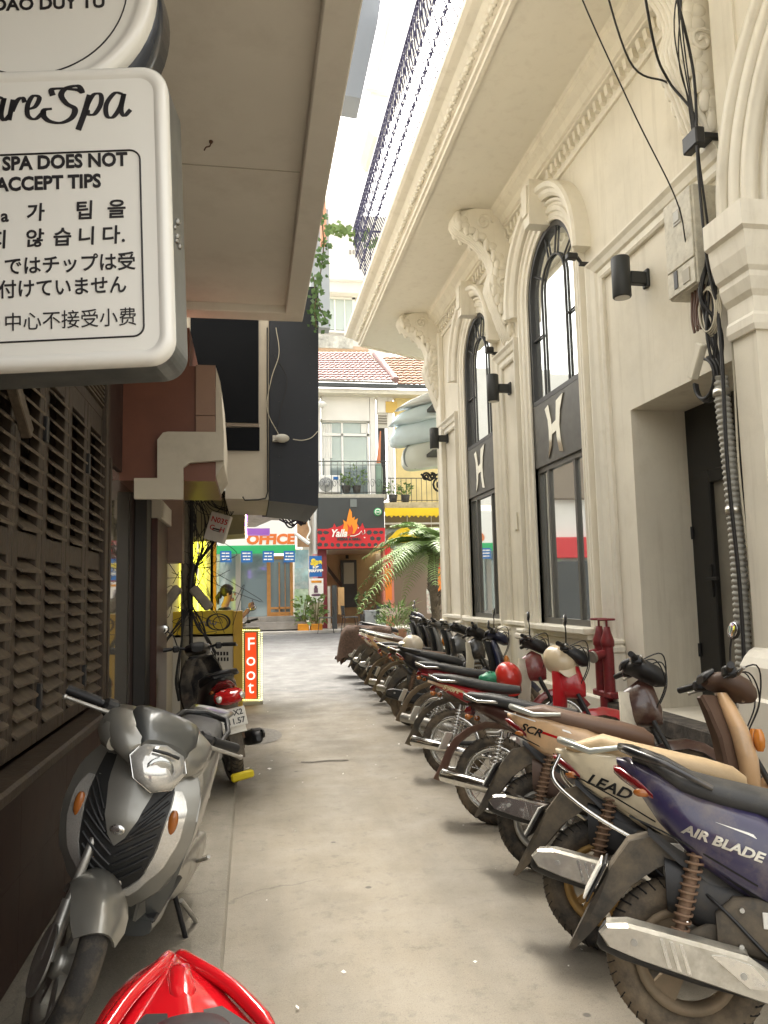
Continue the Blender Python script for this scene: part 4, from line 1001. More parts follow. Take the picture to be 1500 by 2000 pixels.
b = B(); b.tube([tuple(at(u, v, Y=yb-.05)) for u, v in ((684, 1047), (692, 1047), (701, 1043), (706, 1037), (708, 1044), (713, 1041), (712, 1035))], .016, 5); b.sphere(tuple(at(712, 1050, Y=yb-.05)), .025, 6, 4); b.sphere(tuple(at(700, 1031, Y=yb-.05)), .02, 6, 4)
o = b.build('script', M_wl, sb_)
ftext('lettering', 'KEBAB & GRILL', 682, 1053, yb-.05, 5.2, M_dgrey, sb_, .006)
p = at(738, 1000, Y=yb-.02); b = B(); b.lathe([(0, 0), (.13, 0), (.13, .03)], 20, 'y', (p.x, yb-.03, p.z)); o = b.build('badge', mat('badge_green', (.04, .36, .12), .5), sb_)
b = B(); b.lathe([(.075, -.005), (.10, -.005), (.10, .0), (.075, 0)], 20, 'y', (p.x, yb-.032, p.z)); b.box(p.x-.06, p.x+.06, yb-.037, yb-.03, p.z-.015, p.z+.015); o = b.build('badge_mark', M_wl, sb_)
fb(684, 975, 697, 990, yb-.03, .03, 'small_panel', mat('grey_panel', (.16, .18, .18), .5), sb_)
# interior of the grill shop
fb(637, 1070, 752, 1215, YS+3.0, .1, 'back_wall', mat('beige_wall', (.50, .39, .24), .8, var=.05), gs)
fb(560, 1070, 600, 1240, YS+3, .1, 'back_wall', M_white, gs)
b = B(); pl, pr = at(637, 1072, Y=YS-.6), at(752, 1072, Y=YS-.6)
b.box(pl.x-.28, pl.x, YS-.7, YS+3.2, .45, pl.z); o = b.build('column', mat('maroon_paint', (.22, .03, .04), .5), gs); o.location = -Vector(gs.location)
b = B(); b.box(pr.x-.10, pr.x+.25, YS-.7, YS-.3, .45, pr.z); o = b.build('column', mat('salmon_paint', (.55, .2, .14), .6), gs); o.location = -Vector(gs.location)
b = B(); b.box(pl.x, pr.x, YS-.6, YS+3.2, pl.z, pl.z+.1); b.box(pl.x, pr.x, YS-.7, YS+3.2, .30, .52); o = b.build('floor_and_lintel', mat('warm_floor', (.45, .38, .28), .6), gs); o.location = -Vector(gs.location)
b = B(); b.box(pr.x+.25, pr.x+.3, YS-.3, YS+3.2, .45, pl.z); o = b.build('side_wall', MATS['beige_wall'], gs); o.location = -Vector(gs.location)
idr = fb(665, 1094, 698, 1186, YS+2.8, .08, 'inner_door', mat('grey_door', (.06, .075, .085), .5), gs); fb(671, 1099, 692, 1140, YS+2.76, .04, 'pane', mat('pale_pane', (.42, .46, .42), .3), idr)
fb(675, 1084, 681, 1091, YS+2.8, .05, 'number_plate', M_black, gs)
b = B(); b.prism(fpoly([(640, 1105), (668, 1140), (668, 1150), (640, 1115)], YS+2.5), .1, 'xz', YS+2.5); o = b.build('stair_rail', mat('dark_stair', (.06, .04, .03), .6), gs); o.location = -Vector(gs.location)
# --- yellow house to the right
yh = empty('yellow_house', (5.6, YS, .5), label='pale yellow house with small balcony and yellow awning', cat='building')
M_ywall = mat('pale_yellow_wall', (.68, .56, .27), .8, var=.12, scale=1.2, dirt=(.5, .42, .25), dirt_amt=.3)
fb(757, 772, 772, 985, YS+.02, .3, 'wall', M_white, yh); fb(772, 772, 990, 985, YS+.04, .3, 'wall', M_ywall, yh)
fb(753, 784, 776, 806, YS-.02, .05, 'fascia_patch', mat('ochre', (.62, .43, .12), .7), yh)
fb(752, 981, 960, 992, YS-1.0, 1.1, 'balcony_slab', mat('stained_slab', (.46, .40, .26), .85, var=.3, scale=5), yh)
b = B(); pa, pb = at(753, 934, Y=YS-.95), at(940, 934, Y=YS-.95); z0 = at(753, 981, Y=YS-.95).z
b.tube([tuple(pa), tuple(pb)], .016, 5); b.tube([(pa.x, pa.y, z0+.06), (pb.x, pb.y, z0+.06)], .012, 5); rr = b.build('rail', M_rail, yh); rr.location = -Vector(yh.location)
for k in range(20):
    x = pa.x+(pb.x-pa.x)*k/19; b = B(); b.tube([(x, pa.y, z0), (x, pa.y, pa.z)], .010, 5); b.build('baluster', M_rail, rr)
fb(752, 992, 960, 1006, YS-1.3, .06, 'awning', M_yel, yh)
b = B()
for i in range(24):
    u = 752+i*8.7; p = at(u, 1006, Y=YS-1.3); q = at(u+8.7, 1006, Y=YS-1.3); b.prism([(p.x, p.z), (q.x, q.z), ((p.x+q.x)/2, p.z-.05-.03*(i % 2))], .03, 'xz', YS-1.29)
o = b.build('awning_fringe', M_yel, yh); o.location = -Vector(yh.location)
fb(752, 1006, 960, 1030, YS-.5, .1, 'fascia', mat('brown_fascia', (.22, .18, .10), .7), yh)
for (a, c, d, e) in ((752, 1021, 960, 1023), (795, 1006, 797, 1060), (842, 1006, 844, 1060), (890, 1006, 892, 1060)): fb(a, c, d, e, YS-.6, .05, 'frame_bar', M_wht, yh)
fb(752, 1030, 960, 1075, YS-.2, .1, 'shop_glazing', M_glass, yh)
fprism([(760, 1060), (758, 1052), (766, 1046), (775, 1036), (785, 1031), (796, 1030), (804, 1036), (815, 1040), (826, 1038), (838, 1042), (848, 1052), (848, 1060)], YS-1.0, .08, 'shaped_sign', M_yel, yh)
b = B(); b.tube([tuple(at(760+i*2.4, 1053+2.2*math.sin(i*1.9), Y=YS-1.02)) for i in range(34)], .02, 5); o = b.build('sign_script', mat('olive_ink', (.18, .14, .01), .6), yh); o.location = -Vector(yh.location)
fb(752, 1060, 960, 1215, YS+1.0, .1, 'back_wall', mat('dim_shop', (.22, .18, .14), .8), yh)
for (a, c, d, e, m_) in ((752, 1062, 764, 1110, M_redb), (752, 1110, 766, 1172, mat('orange_banner', (.75, .20, .02), .5)), (852, 1088, 874, 1110, M_redb), (852, 1110, 874, 1155, MATS['orange_banner']), (890, 1090, 930, 1180, M_redb)):
    tag(fb(a, c, d, e, YS-1.5, .04, 'banner', m_, None), {752: ('plain red shop banner above the orange one by the grill shop' if c == 1062 else 'tall orange shop banner right of the grill shop opening'), 852: ('red banner behind the palm trunk, upper' if c == 1088 else 'orange banner behind the palm trunk, lower'), 890: 'wide red banner hidden behind the corner building'}[a], 'banner')
# drink crates poster behind palm
pst = fb(833, 1150, 848, 1198, 22.8, .03, 'menu_poster', mat('poster_mix', (.55, .58, .50), .5, var=.5, scale=9, dirt=(.5, .05, .05), dirt_amt=.5, dscale=12), None); tag(pst, 'narrow menu poster with red print beside the palm trunk', 'poster')
# --- tour office on the left
of = empty('tour_office', (.3, 24.4, .5), label='tour office shopfront with OFFICE sign and wooden glazed door', cat='shop')
YO = 24.4
M_post = mat('poster_photo', (.35, .5, .5), .4, var=.6, scale=1.7, dirt=(.7, .7, .65), dirt_amt=.6, dscale=2.4)
fb(300, 1078, 428, 1215, YO+.05, .2, 'wall', mat('poster_wall', (.55, .60, .45), .6, var=.5, scale=1.5, dirt=(.12, .35, .2), dirt_amt=.5, dscale=1.6), of)
fb(300, 700, 625, 985, YO+.3, .3, 'upper_wall', M_white, of)
bd = fb(420, 1000, 577, 1066, YO-.5, .1, 'signboard', mat('office_white', (.82, .82, .80), .5), of)
ftext('lettering', 'OFFICE', 528, 1054, YO-.505, 19, mat('office_orange', (.70, .17, .03), .5), bd, .022, .08, 1.1)
fb(420, 1066, 577, 1080, YO-.52, .1, 'green_strip', mat('office_green', (.02, .42, .14), .5), of)
for k, u in enumerate((430, 471, 513, 554)):
    h = fb(u, 1076, u+22, 1098, YO-.6, .03, 'hanging_sign', M_blue, of)
    for j in range(3):
        e_ = random.uniform(7, 13); fb(u+2+random.uniform(0, 2), 1079.5+j*6, u+e_, 1081.7+j*6, YO-.606, .004, 'print_mark', M_wl, h); fb(u+e_+1.2, 1079.5+j*6, u+20-random.uniform(0, 2.5), 1081.7+j*6, YO-.606, .004, 'print_mark', M_wl, h)
fb(428, 1080, 440, 1212, YO+.1, .1, 'poster_panel', M_post, of)
fb(440, 1080, 462, 1212, YO+.1, .1, 'window', M_glass, of); fb(460, 1080, 470, 1212, YO, .15, 'post', mat('grey_post', (.30, .28, .25), .6), of); fb(470, 1080, 522, 1208, YO+.1, .06, 'window', M_glass, of)
fb(528, 1090, 573, 1206, YO+.14, .04, 'door_glass', M_glass, of)
M_oak = mat('orange_oak', (.42, .19, .05), .45, var=.2, scale=4)
for (a, c, d, e) in ((521, 1086, 529, 1207), (566, 1086, 573, 1207), (529, 1196, 566, 1207), (529, 1186, 566, 1189), (544, 1098, 547, 1196), (556, 1098, 558, 1196), (529, 1086, 566, 1092)): fb(a, c, d, e, YO+.06, .07, 'door_frame', M_oak, of)
fb(575, 1074, 603, 1110, YO-.1, .06, 'poster_panel', mat('poster_sea', (.35, .55, .62), .4, var=.4, scale=1.3, dirt=(.75, .78, .7), dirt_amt=.5, dscale=1.8), of)
fb(575, 1110, 603, 1150, YO-.1, .06, 'poster_panel', M_post, of); fb(575, 1150, 603, 1212, YO-.1, .06, 'poster_panel', mat('poster_leaf', (.55, .65, .5), .4, var=.4, scale=2.2, dirt=(.1, .3, .12), dirt_amt=.5, dscale=2.4), of)
fb(400, 1208, 590, 1219, YO-.6, .8, 'step', mat('grey_step', (.26, .24, .22), .8, var=.2, scale=3), of)
fb(420, 1219, 600, 1228, YO-.9, 1.1, 'step', MATS['grey_step'], of)
fb(603, 985, 612, 1200, YO-.1, .2, 'pillar', mat('bare_pillar', (.48, .45, .40), .8, var=.2, scale=3), of)
b = B(); b.tube([tuple(at(u, v, Y=YO-.3)) for u, v in ((617, 985), (616, 1030), (616, 1082))], .06, 8); o = b.build('drain_pipe', mat('pale_pipe', (.60, .62, .62), .4), of); o.location = -Vector(of.location)
b = B(); b.tube(spline([tuple(at(u, v, Y=YO-.5)) for u, v in ((604, 1000), (602, 1020), (606, 1036), (600, 1050), (604, 1055))], 5), .03, 6); b.tube([tuple(at(u, v, Y=YO-.5)) for u, v in ((576, 1042), (604, 1062))], .06, 8); o = b.build('hose', M_wht, of); o.location = -Vector(of.location)
fb(580, 1010, 604, 1068, YO-.2, .1, 'timber_panel', mat('raw_timber', (.40, .24, .13), .7, var=.3, scale=3), of)
# standing boards
def board(u0, v0, u1, v1, Y, m, label, txt=(), nm='standing_board'):
    o = fb(u0, v0, u1, v1, Y, .05, nm, m, None); tag(o, label, 'board')
    return o
sbd = board(604, 1086, 629, 1126, 23.6, M_blue, 'blue spa board with yellow script beside the office posters')
ftext('lettering', 'Spa', 617, 1098, 23.595, 11, mat('sign_yellow', (.8, .62, .05), .5), sbd, .02, .2); ftext('lettering', 'FOR', 617, 1108, 23.595, 4.5, M_wl, sbd, .01); ftext('lettering', 'TOURISTS', 617, 1115, 23.595, 4.5, M_wl, sbd, .01)
sb2 = board(604, 1130, 632, 1177, 23.6, mat('poster_white', (.76, .74, .72), .5), 'white massage poster with a small dark figure below the blue board')
b = B(); b.sphere(tuple(at(617, 1146, Y=23.6)), .05, 8, 6); p = at(617, 1152, Y=23.6); b.box(p.x-.06, p.x+.06, 23.585, 23.6, p.z-.09, p.z+.05); p = at(618, 1162, Y=23.6); b.sphere(tuple(p), .10, 10, 6, (1.6, .15, .45)); b.build('figure', mat('print_plum', (.12, .06, .10), .6), sb2)
fb(608, 1134, 628, 1138, 23.59, .008, 'print_mark', M_orange, sb2)
fb(604, 1177, 632, 1220, 23.6, .05, 'leg_panel', mat('straw_panel', (.52, .46, .33), .7, var=.2, scale=5), sb2)
# planter boxes with plants
def leafy(b, c, n, r, h, ls, sz=1.0):
    for i in range(n):
        a = random.uniform(0, 6.28); rr = r*math.sqrt(random.random()); z = c[2]+h*random.random(); x, y = c[0]+rr*math.cos(a), c[1]+rr*math.sin(a)
        d = Vector((math.cos(a)*random.uniform(.3, 1), math.sin(a)*random.uniform(.3, 1), random.uniform(-.4, .9))).normalized(); s_ = d.cross(Vector((random.uniform(-1, 1), random.uniform(-1, 1), 1))).normalized()
        l_ = ls*random.uniform(.6, 1.3); w_ = l_*.22*sz; p = Vector((x, y, z)); q = p+d*l_; m_ = p+d*l_*.5+Vector((0, 0, l_*.08))
        b.add([tuple(p), tuple(m_+s_*w_), tuple(q), tuple(m_-s_*w_)], [(0, 1, 2, 3)])
def planter(u0, u1, v0, v1, Y, label, m=M_orange):
    o = empty('planter', tuple(at((u0+u1)/2, v1, Y=Y)), label=label, cat='planter', group='orange planter boxes outside the office')
    fb(u0, v0, u1, v1, Y, .5, 'box', m, o, .02); p = at((u0+u1)/2, v0, Y=Y+.25); c = Vector((p.x, Y+.25, p.z))-Vector(o.location)
    b = B(); leafy(b, c, 120, .22, .8, .20); b.build('foliage', M_leaf2, o)
    b = B()
    for k in range(5): b.tube([(c.x+random.uniform(-.1, .1), c.y+random.uniform(-.1, .1), c.z-.05), (c.x+random.uniform(-.2, .2), c.y+random.uniform(-.2, .2), c.z+.75)], .01, 4)
    b.build('stem', mat('plant_stem', (.16, .14, .06), .8), o)
planter(582, 604, 1219, 1240, 23.3, 'orange planter with leafy plant, left one by the office step'); planter(607, 630, 1219, 1239, 23.3, 'orange planter with leafy plant below the massage poster')
# menu boards in front of the grill
b = fb(640, 1145, 646, 1228, 23.9, .05, 'menu_board', mat('menu_side', (.6, .55, .5), .5), None); tag(b, 'thin pale menu board edge-on outside the grill shop', 'board')
b = fb(648, 1143, 659, 1232, 23.85, .06, 'menu_board', M_dgrey, None); tag(b, 'tall charcoal menu board outside the grill shop', 'board')
b = fb(660, 1147, 673, 1200, 24.2, .06, 'menu_board', mat('plywood', (.58, .36, .16), .6, var=.1, scale=3), None); tag(b, 'plywood board leaning behind the charcoal menu board', 'board')
# chairs
def chair(x, y, rz, label):
    o = empty('cafe_chair', (x, y, gz(y)), (0, 0, rz), label=label, cat='chair', group='black cafe chairs outside the grill')
    m_ = mat('chair_black', (.03, .033, .035), .5)
    b = B(); b.box(-.21, .21, -.21, .21, .44, .47, .012); b.build('seat', m_, o)
    b = B(); b.sheet([[(-.21-.03*math.sin(k/4*3.14), -.19+.38*k/4, z) for k in range(5)] for z in (.52, .62, .72, .80)], .015); b.build('backrest', m_, o)
    for sx in (-1, 1):
        for sy in (-1, 1): b = B(); b.tube([(sx*.18, sy*.18, .44), (sx*.24, sy*.21, 0)], .012, 6); b.build('leg', m_, o)
    for sy in (-1, 1): b = B(); b.tube([(-.19, sy*.19, .44), (-.23, sy*.19, .8)], .011, 6); b.build('back_post', m_, o)
chair(at(684, 1238, Y=22.9).x, 22.9, R(5), 'black cafe chair facing right beside the charcoal menu board'); chair(at(655, 1236, Y=22.7).x-.25, 23.0, R(175), 'black cafe chair half hidden left of menu boards'); chair(at(745, 1232, Y=23.4).x, 23.4, R(95), 'black cafe chair beside the palm fronds')
# ac unit and balcony plants
ac = empty('ac_unit', tuple(at(644, 963, Y=YS-.7)), label='white air conditioner condenser on the grill shop balcony', cat='air conditioner')
fb(624, 928, 665, 963, YS-.72, .35, 'casing', M_wht, ac, .02); p = at(637, 946, Y=YS-.73)-Vector(ac.location)
b = B(); b.lathe([(0, -.02), (.05, -.02), (.05, -.01), (.21, -.012), (.235, .0), (.235, .02)], 24, 'y', tuple(p)); b.build('fan_grille', mat('fan_grey', (.33, .34, .34), .5), ac)
b = B(); b.lathe([(0, -.025), (.035, -.025), (.035, -.01)], 12, 'y', tuple(p)); b.build('fan_hub', M_wht, ac)
fb(651, 931, 661, 937, YS-.728, .006, 'badge', M_blue, ac)
def pot_plant(u, v, Y, h, r, label, m=M_leaf2):
    p = at(u, v, Y=Y); o = empty('potted_plant', tuple(p), label=label, cat='plant')
    b = B(); b.lathe([(0, 0), (.11, 0), (.15, .24), (.13, .24), (.12, .2), (0, .2)], 12); b.build('pot', mat('dark_pot', (.06, .055, .05), .7), o)
    b = B(); leafy(b, (0, 0, .22), 80, r*.8, h*.8, .14); b.build('foliage', m, o); return o
pot_plant(676, 963, YS-.6, .45, .22, 'potted plant next to the air conditioner on the balcony'); pot_plant(697, 963, YS-.6, .75, .38, 'trailing potted plant in the middle of the white balcony'); pot_plant(768, 981, YS-.8, .5, .25, 'potted plant behind the yellow house railing, left', M_leaf2); pot_plant(792, 981, YS-.8, .45, .2, 'small potted plant behind the yellow house railing, right', M_leaf2)
b = B(); p = at(741, 968, Y=YS-.6); b.lathe([(0, 0), (.10, 0), (.13, .4), (.12, .9), (.09, 1.05), (0, 1.05)], 12, 'z', tuple(p)); tag(b.build('garden_bin', mat('dull_green', (.22, .32, .26), .6)), 'tall dull green bin on the balcony corner', 'bin')
b = B(); b.tube([tuple(at(739, 905, Y=YS-.6)), tuple(at(743, 842, Y=YS-.6))], [.07, .02], 8); tag(b.build('folded_parasol', mat('faded_orange', (.55, .20, .10), .7)), 'folded faded orange parasol on the balcony corner', 'parasol')
# white canopy sconce at far left of the balcony
p = at(627, 790, Y=YS-.4); b = B(); b.lathe([(0, .1), (.12, .09), (.2, 0), (.08, -.1), (0, -.1)], 16, 'z', tuple(p)); tag(b.build('balcony_lamp', M_wht), 'white bowl lamp on the white upper wall', 'lamp')
# --- white buildings further back
wb = empty('white_tower_house', (4, 42, 0), label='tall white house rising behind the tiled roofs', cat='building')
YW = 42
fb(560, 412, 760, 700, YW, 4, 'wall', M_white, wb); fb(560, 672, 720, 684, YW-.4, .5, 'ledge', mat('ledge_tan', (.55, .40, .30), .8), wb)
w1 = fb(628, 583, 690, 645, YW-.1, .12, 'window', mat('pale_glass', (.45, .52, .50), .1, spec=.8), wb)
for (a, c, d, e) in ((622, 578, 695, 585), (622, 578, 630, 650), (652, 585, 656, 645), (672, 585, 675, 645), (688, 578, 695, 650), (622, 644, 695, 651)): fb(a, c, d, e, YW-.18, .08, 'frame', M_wht, w1)
fb(560, 566, 740, 574, YW-.8, .9, 'cornice', M_white, wb); fb(560, 540, 720, 544, YW-.3, .4, 'ledge', M_white, wb)
fb(622, 655, 690, 681, YW-.5, .05, 'balustrade', mat('iron_pattern', (.45, .45, .42), .7, var=.5, scale=3), wb)
for k in range(5): fb(682+k*7, 488, 686+k*7, 496, YW-.05, .06, 'vent', mat('vent_grey', (.35, .33, .3), .8), wb)
b = B(); fbox(b, 626, 335, 638, 470, 20, .4); o = b.build('brick_chimney', mat('salmon_brick', (.55, .28, .18), .8, var=.2, scale=8)); tag(o, 'salmon brick chimney stack seen past the canopy end', 'chimney')
b = B(); fbox(b, 606, 405, 645, 640, 21, .5); tag(b.build('grey_house_end', mat('blue_grey', (.30, .33, .36), .8)), 'narrow blue grey house end behind hanging vines', 'building')
b = B(); b.prism(fpoly([(664, 0), (664, 40), (674, 186), (706, 192), (738, 45), (744, 0), (744, -60), (664, -60)], 16.5), .8, 'xz', 16.5); tag(b.build('roof_overhang', mat('grey_overhang', (.22, .24, .27), .7)), 'grey roof overhang high up in the sky gap', 'roof')
# white upper bay of the corner building high above
b = B(); p0 = at(722, 255, Y=15.0)
b.prism(fpoly([(716, 225), (720, 250), (731, 266), (746, 270), (790, 150), (850, 0), (850, -60), (770, -60), (745, 60), (726, 165)], 15.0), 1.4, 'xz', 15.0); b.prism(fpoly([(733, 170), (741, 172), (776, 40), (795, -40), (786, -40), (764, 30)], 15.0), .06, 'xz', 14.94); b.prism(fpoly([(715, 178), (760, 190), (764, 176), (720, 164)], 15.0), .12, 'xz', 14.88); tag(b.build('upper_turret', M_white), 'rounded cream turret above the balcony railing', 'turret')
# --- vines at canopy end
vn = empty('hanging_vine', (.5, 6.9, 3.2), label='green creeper hanging off the end of the canopy', cat='plant')
random.seed(21)
b = B(); bs = B()
def vine(pts, n, sp, ls, Y):
    q = spline([tuple(at(u, v, Y=Y)) for u, v in pts], 8); bs.tube(q, .006, 4)
    for i in range(n):
        c = Vector(random.choice(q))+Vector((random.gauss(0, sp), random.gauss(0, sp), random.gauss(0, sp))); a = random.uniform(0, 6.28)
        d = Vector((math.cos(a), random.uniform(-.6, .6), math.sin(a)-.3)).normalized(); s_ = d.cross(Vector((random.uniform(-.3, .3), 1, random.uniform(-.3, .3)))).normalized(); l_ = ls*random.uniform(.6, 1.3)
        b.add([tuple(c), tuple(c+d*l_*.45+s_*l_*.38), tuple(c+d*l_), tuple(c+d*l_*.45-s_*l_*.38)], [(0, 1, 2, 3)])
vine([(628, 420), (632, 480), (625, 540), (615, 600), (618, 640)], 110, .035, .055, 7.2); vine([(612, 540), (620, 590), (640, 630)], 45, .035, .05, 7.2)
o = bs.build('stem', mat('vine_stem', (.10, .08, .04), .8), vn); o.location = -Vector(vn.location); o = b.build('foliage', mat('vine_leaf', (.08, .16, .045), .55, var=.4, scale=12), vn); o.location = -Vector(vn.location)
vn2 = empty('creeper_strand', (1.2, 13, 6.5), label='pale creeper strand stretched across the gap to the balcony', cat='plant')
b = B(); bs = B(); vine([(640, 440), (670, 450), (700, 462), (730, 470), (766, 468)], 120, .06, .11, 13)
o = bs.build('stem', MATS['vine_stem'], vn2); o.location = -Vector(vn2.location); o = b.build('foliage', M_leaf2, vn2); o.location = -Vector(vn2.location)
# --- curved glass signs on the corner
cs = empty('curved_sign', (3.6, 15.2, 3.9), label='stack of curved pale blue acrylic signs bracketed off the corner', cat='sign')
Yc = 15.2
M_acr = mat('pale_acrylic', (.66, .80, .86), .12, var=.08, scale=1.5, coat=.5); M_acr2 = mat('white_acrylic', (.76, .80, .80), .15, coat=.4)
def leaf(pts, d, y, nm, m): 
    q = [(p[0], p[1]) for p in spline([(u, v, 0) for u, v in pts+[pts[0]]], 4)][:-1]
    P = fpoly(q, y); cx_ = sum(p[0] for p in P)/len(P); cz_ = sum(p[1] for p in P)/len(P)
    o = B().ring_loft([[(cx_+(p[0]-cx_)*k_, y+dy_, cz_+(p[1]-cz_)*k_) for p in P] for k_, dy_ in ((1, d), (1, .03), (.97, -.03), (.90, -.075), (.76, -.11), (.5, -.13), (.2, -.135))]).build(nm, m, cs); o.location = -Vector(cs.location); return o
leaf([(775, 798), (800, 782), (840, 766), (880, 758), (900, 770), (880, 776), (830, 789)], .3, Yc-.2, 'upper_leaf', M_acr2)
leaf([(763, 828), (780, 808), (820, 792), (900, 775), (905, 806), (850, 818), (800, 828)], .3, Yc-.1, 'second_leaf', M_acr)
leaf([(764, 855), (780, 832), (840, 816), (900, 808), (900, 846), (850, 862), (790, 870), (770, 868)], .3, Yc, 'third_leaf', M_acr)
pn = leaf([(788, 890), (795, 872), (820, 864), (900, 850), (900, 905), (850, 912), (805, 917), (790, 908)], .25, Yc+.05, 'main_panel', mat('sign_panel_pale', (.62, .66, .60), .2, coat=.4))
b = B(); b.tube(spline([tuple(at(u, v, Y=Yc+.03)) for u, v in ((800, 868), (790, 885), (794, 908), (812, 914))], 6), .03, 6); b.tube([tuple(at(u, v, Y=Yc+.02)) for u, v in ((808, 870), (826, 908))], .02, 6); b.tube([tuple(at(u, v, Y=Yc+.02)) for u, v in ((822, 866), (838, 900))], .02, 6); b.tube(spline([tuple(at(u, v, Y=Yc+.02)) for u, v in ((822, 882), (816, 890), (820, 898), (830, 896))], 5), .015, 5)
o = b.build('motif', mat('grey_motif', (.22, .25, .24), .4), cs); o.location = -Vector(cs.location)
b = B(); b.box(3.55, 3.9, Yc-1.3, Yc+.3, 4.3, 4.36); b.box(3.55, 3.9, Yc-1.3, Yc+.3, 5.2, 5.26); o = b.build('mount', M_blk2, cs); o.location = -Vector(cs.location)
ib = B()
def spiral(u, v, r, s_, st, n=22):
    p = at(u, v, Y=15.0); return [(p.x+s_*r*(1-t/12.5)*math.cos(t+st), 15.0, p.z+r*(1-t/12.5)*math.sin(t+st)) for t in [k*.5 for k in range(n)]]
for a in ((832, 931, .09, 1, 0), (845, 930, .07, -1, 1), (860, 948, .16, 1, 2), (868, 925, .10, -1, 0)): ib.tube(spiral(*a), .022, 6)
ib.tube(spline([tuple(at(u, v, Y=15.0)) for u, v in ((822, 926), (840, 938), (852, 928), (868, 920), (885, 915))], 5), .022, 6)
tag(ib.build('scroll_bracket', M_black), 'black wrought iron scroll bracket below the curved signs', 'bracket')
# --- palm in front of the grill shop
pm = empty('palm_tree', (at(850, 1210, Y=19.5).x, 19.5, gz(19.5)), label='feathery green palm in front of the yellow house', cat='tree')
b = B(); zc = at(850, 1075, Y=19.5).z-gz(19.5)
b.tube([(.03*math.sin(k), 0, zc*k/7) for k in range(8)], [.13, .12, .115, .12, .12, .13, .14, .10], 10)
for k in range(60):
    a = random.uniform(0, 6.28); z = random.uniform(.3, 1)*zc; b.tube([(.11*math.cos(a), .11*math.sin(a), z), (.19*math.cos(a), .19*math.sin(a), z+.10)], [.03, .008], 4)
b.build('trunk', mat('palm_trunk', (.10, .08, .055), .9, var=.4, scale=14), pm)
random.seed(31)
fr_m = mat('palm_frond', (.13, .22, .05), .5, var=.35, scale=5)
for k in range(52):
    a = R(k*137.5); el = random.uniform(.2, 1.35); L = random.uniform(1.3, 2.1)
    d = Vector((math.cos(a), math.sin(a), 0)); pts = []
    for i in range(9):
        t = i/8; pts.append(Vector((0, 0, zc))+d*L*t*(math.cos(el)*.9+.1+.25*t)+Vector((0, 0, L*(math.sin(el)*t-(.65+.35*(1-el/1.2))*t*t))))
    b = B(); b.tube([tuple(p) for p in pts], [.016*(1-.8*i/8) for i in range(9)], 4)
    q = [Vector(p) for p in spline([tuple(p) for p in pts], 4)]
    for i in range(3, len(q)-1):
        t = (q[i+1]-q[i]).normalized(); sd_ = t.cross(Vector((0, 0, 1))).normalized(); ll = .42*math.sin(math.pi*min(1, .15+i/len(q)*.85))+.06
        for s_ in (-1, 1):
            tip = q[i]+sd_*s_*ll*.85+t*ll*.45+Vector((0, 0, -.12*ll-random.uniform(0, .08))); w_ = t*.013
            mid = q[i].lerp(tip, .5)+Vector((0, 0, .03)); b.add([tuple(q[i]-w_), tuple(mid-w_), tuple(tip), tuple(mid+w_), tuple(q[i]+w_)], [(0, 1, 2, 3, 4)])
    b.build('frond', fr_m, pm)
sh_ = empty('bushy_plant', (at(775, 1215, Y=19.9).x, 19.9, gz(19.9)), label='low bushy green plant left of the palm', cat='plant')
b = B(); leafy(b, (0, 0, .2), 420, .45, .7, .26, .3); b.build('foliage', M_leaf2, sh_); b = B(); b.lathe([(0, 0), (.22, 0), (.28, .3), (0, .28)], 14); b.build('pot', mat('clay_pot', (.30, .15, .09), .8), sh_)
b = B(); fbox(b, 745, 1188, 790, 1203, 21.5, .3); tag(b.build('flower_box', mat('floral_cloth', (.6, .5, .45), .7, var=.5, scale=10, dirt=(.5, .08, .1), dirt_amt=.5, dscale=14)), 'table with floral cloth behind the bushy plant', 'table')
p = at(716, 1203, Y=23.5); b = B(); b.box(p.x-.05, p.x+.6, 23.5, 23.9, .5, 1.05, .02); tag(b.build('grey_chest', mat('chest_grey', (.33, .35, .36), .6)), 'pale grey chest at the grill shop entrance', 'chest')
pp = pot_plant(712, 1215, 23.7, .8, .3, 'leafy potted plant at the right of the grill entrance', M_grass)
# buildings flanking the cross street, out of frame but seen in reflections
for (x0, x1, z0, z1, m_, lab) in ((-4.2, -2.0, 2.6, 3.3, M_redb, 'red shop awning left of the tour office'), (-6.6, -4.5, .6, 2.6, M_post, 'photo poster wall further left of the office'), (-9.5, -6.9, 2.4, 3.4, MATS['office_green'], 'green shop board far left of the office'), (-13, -10, .6, 3.0, M_orange, 'orange shop front far left of the office'), (-4.3, -2.1, .5, 2.5, M_dgrey, 'dark shop opening under the red awning'), (-6.8, -4.4, 2.7, 4.2, M_blue, 'blue shop board over the poster wall'), (-9.4, -7.0, .5, 2.3, M_glass, 'glazed shop front under the green board'), (-9.0, -2.2, 4.6, 6.6, MATS['dim_shop'], 'shaded upper windows left of the office')):
    b = B(); b.box(x0, x1, 24.3, 24.62, z0, z1, .02); tag(b.build('shop_board', m_), lab, 'board')
b = B(); b.box(-30, -1.6, 24.6, 30, .2, 9); tag(b.build('street_house', M_white), 'white house row left of the tour office', 'building')
b = B(); b.box(9.5, 30, 24.9, 30, .2, 9); tag(b.build('street_house', M_ywall), 'yellow house row right of the yellow house', 'building')
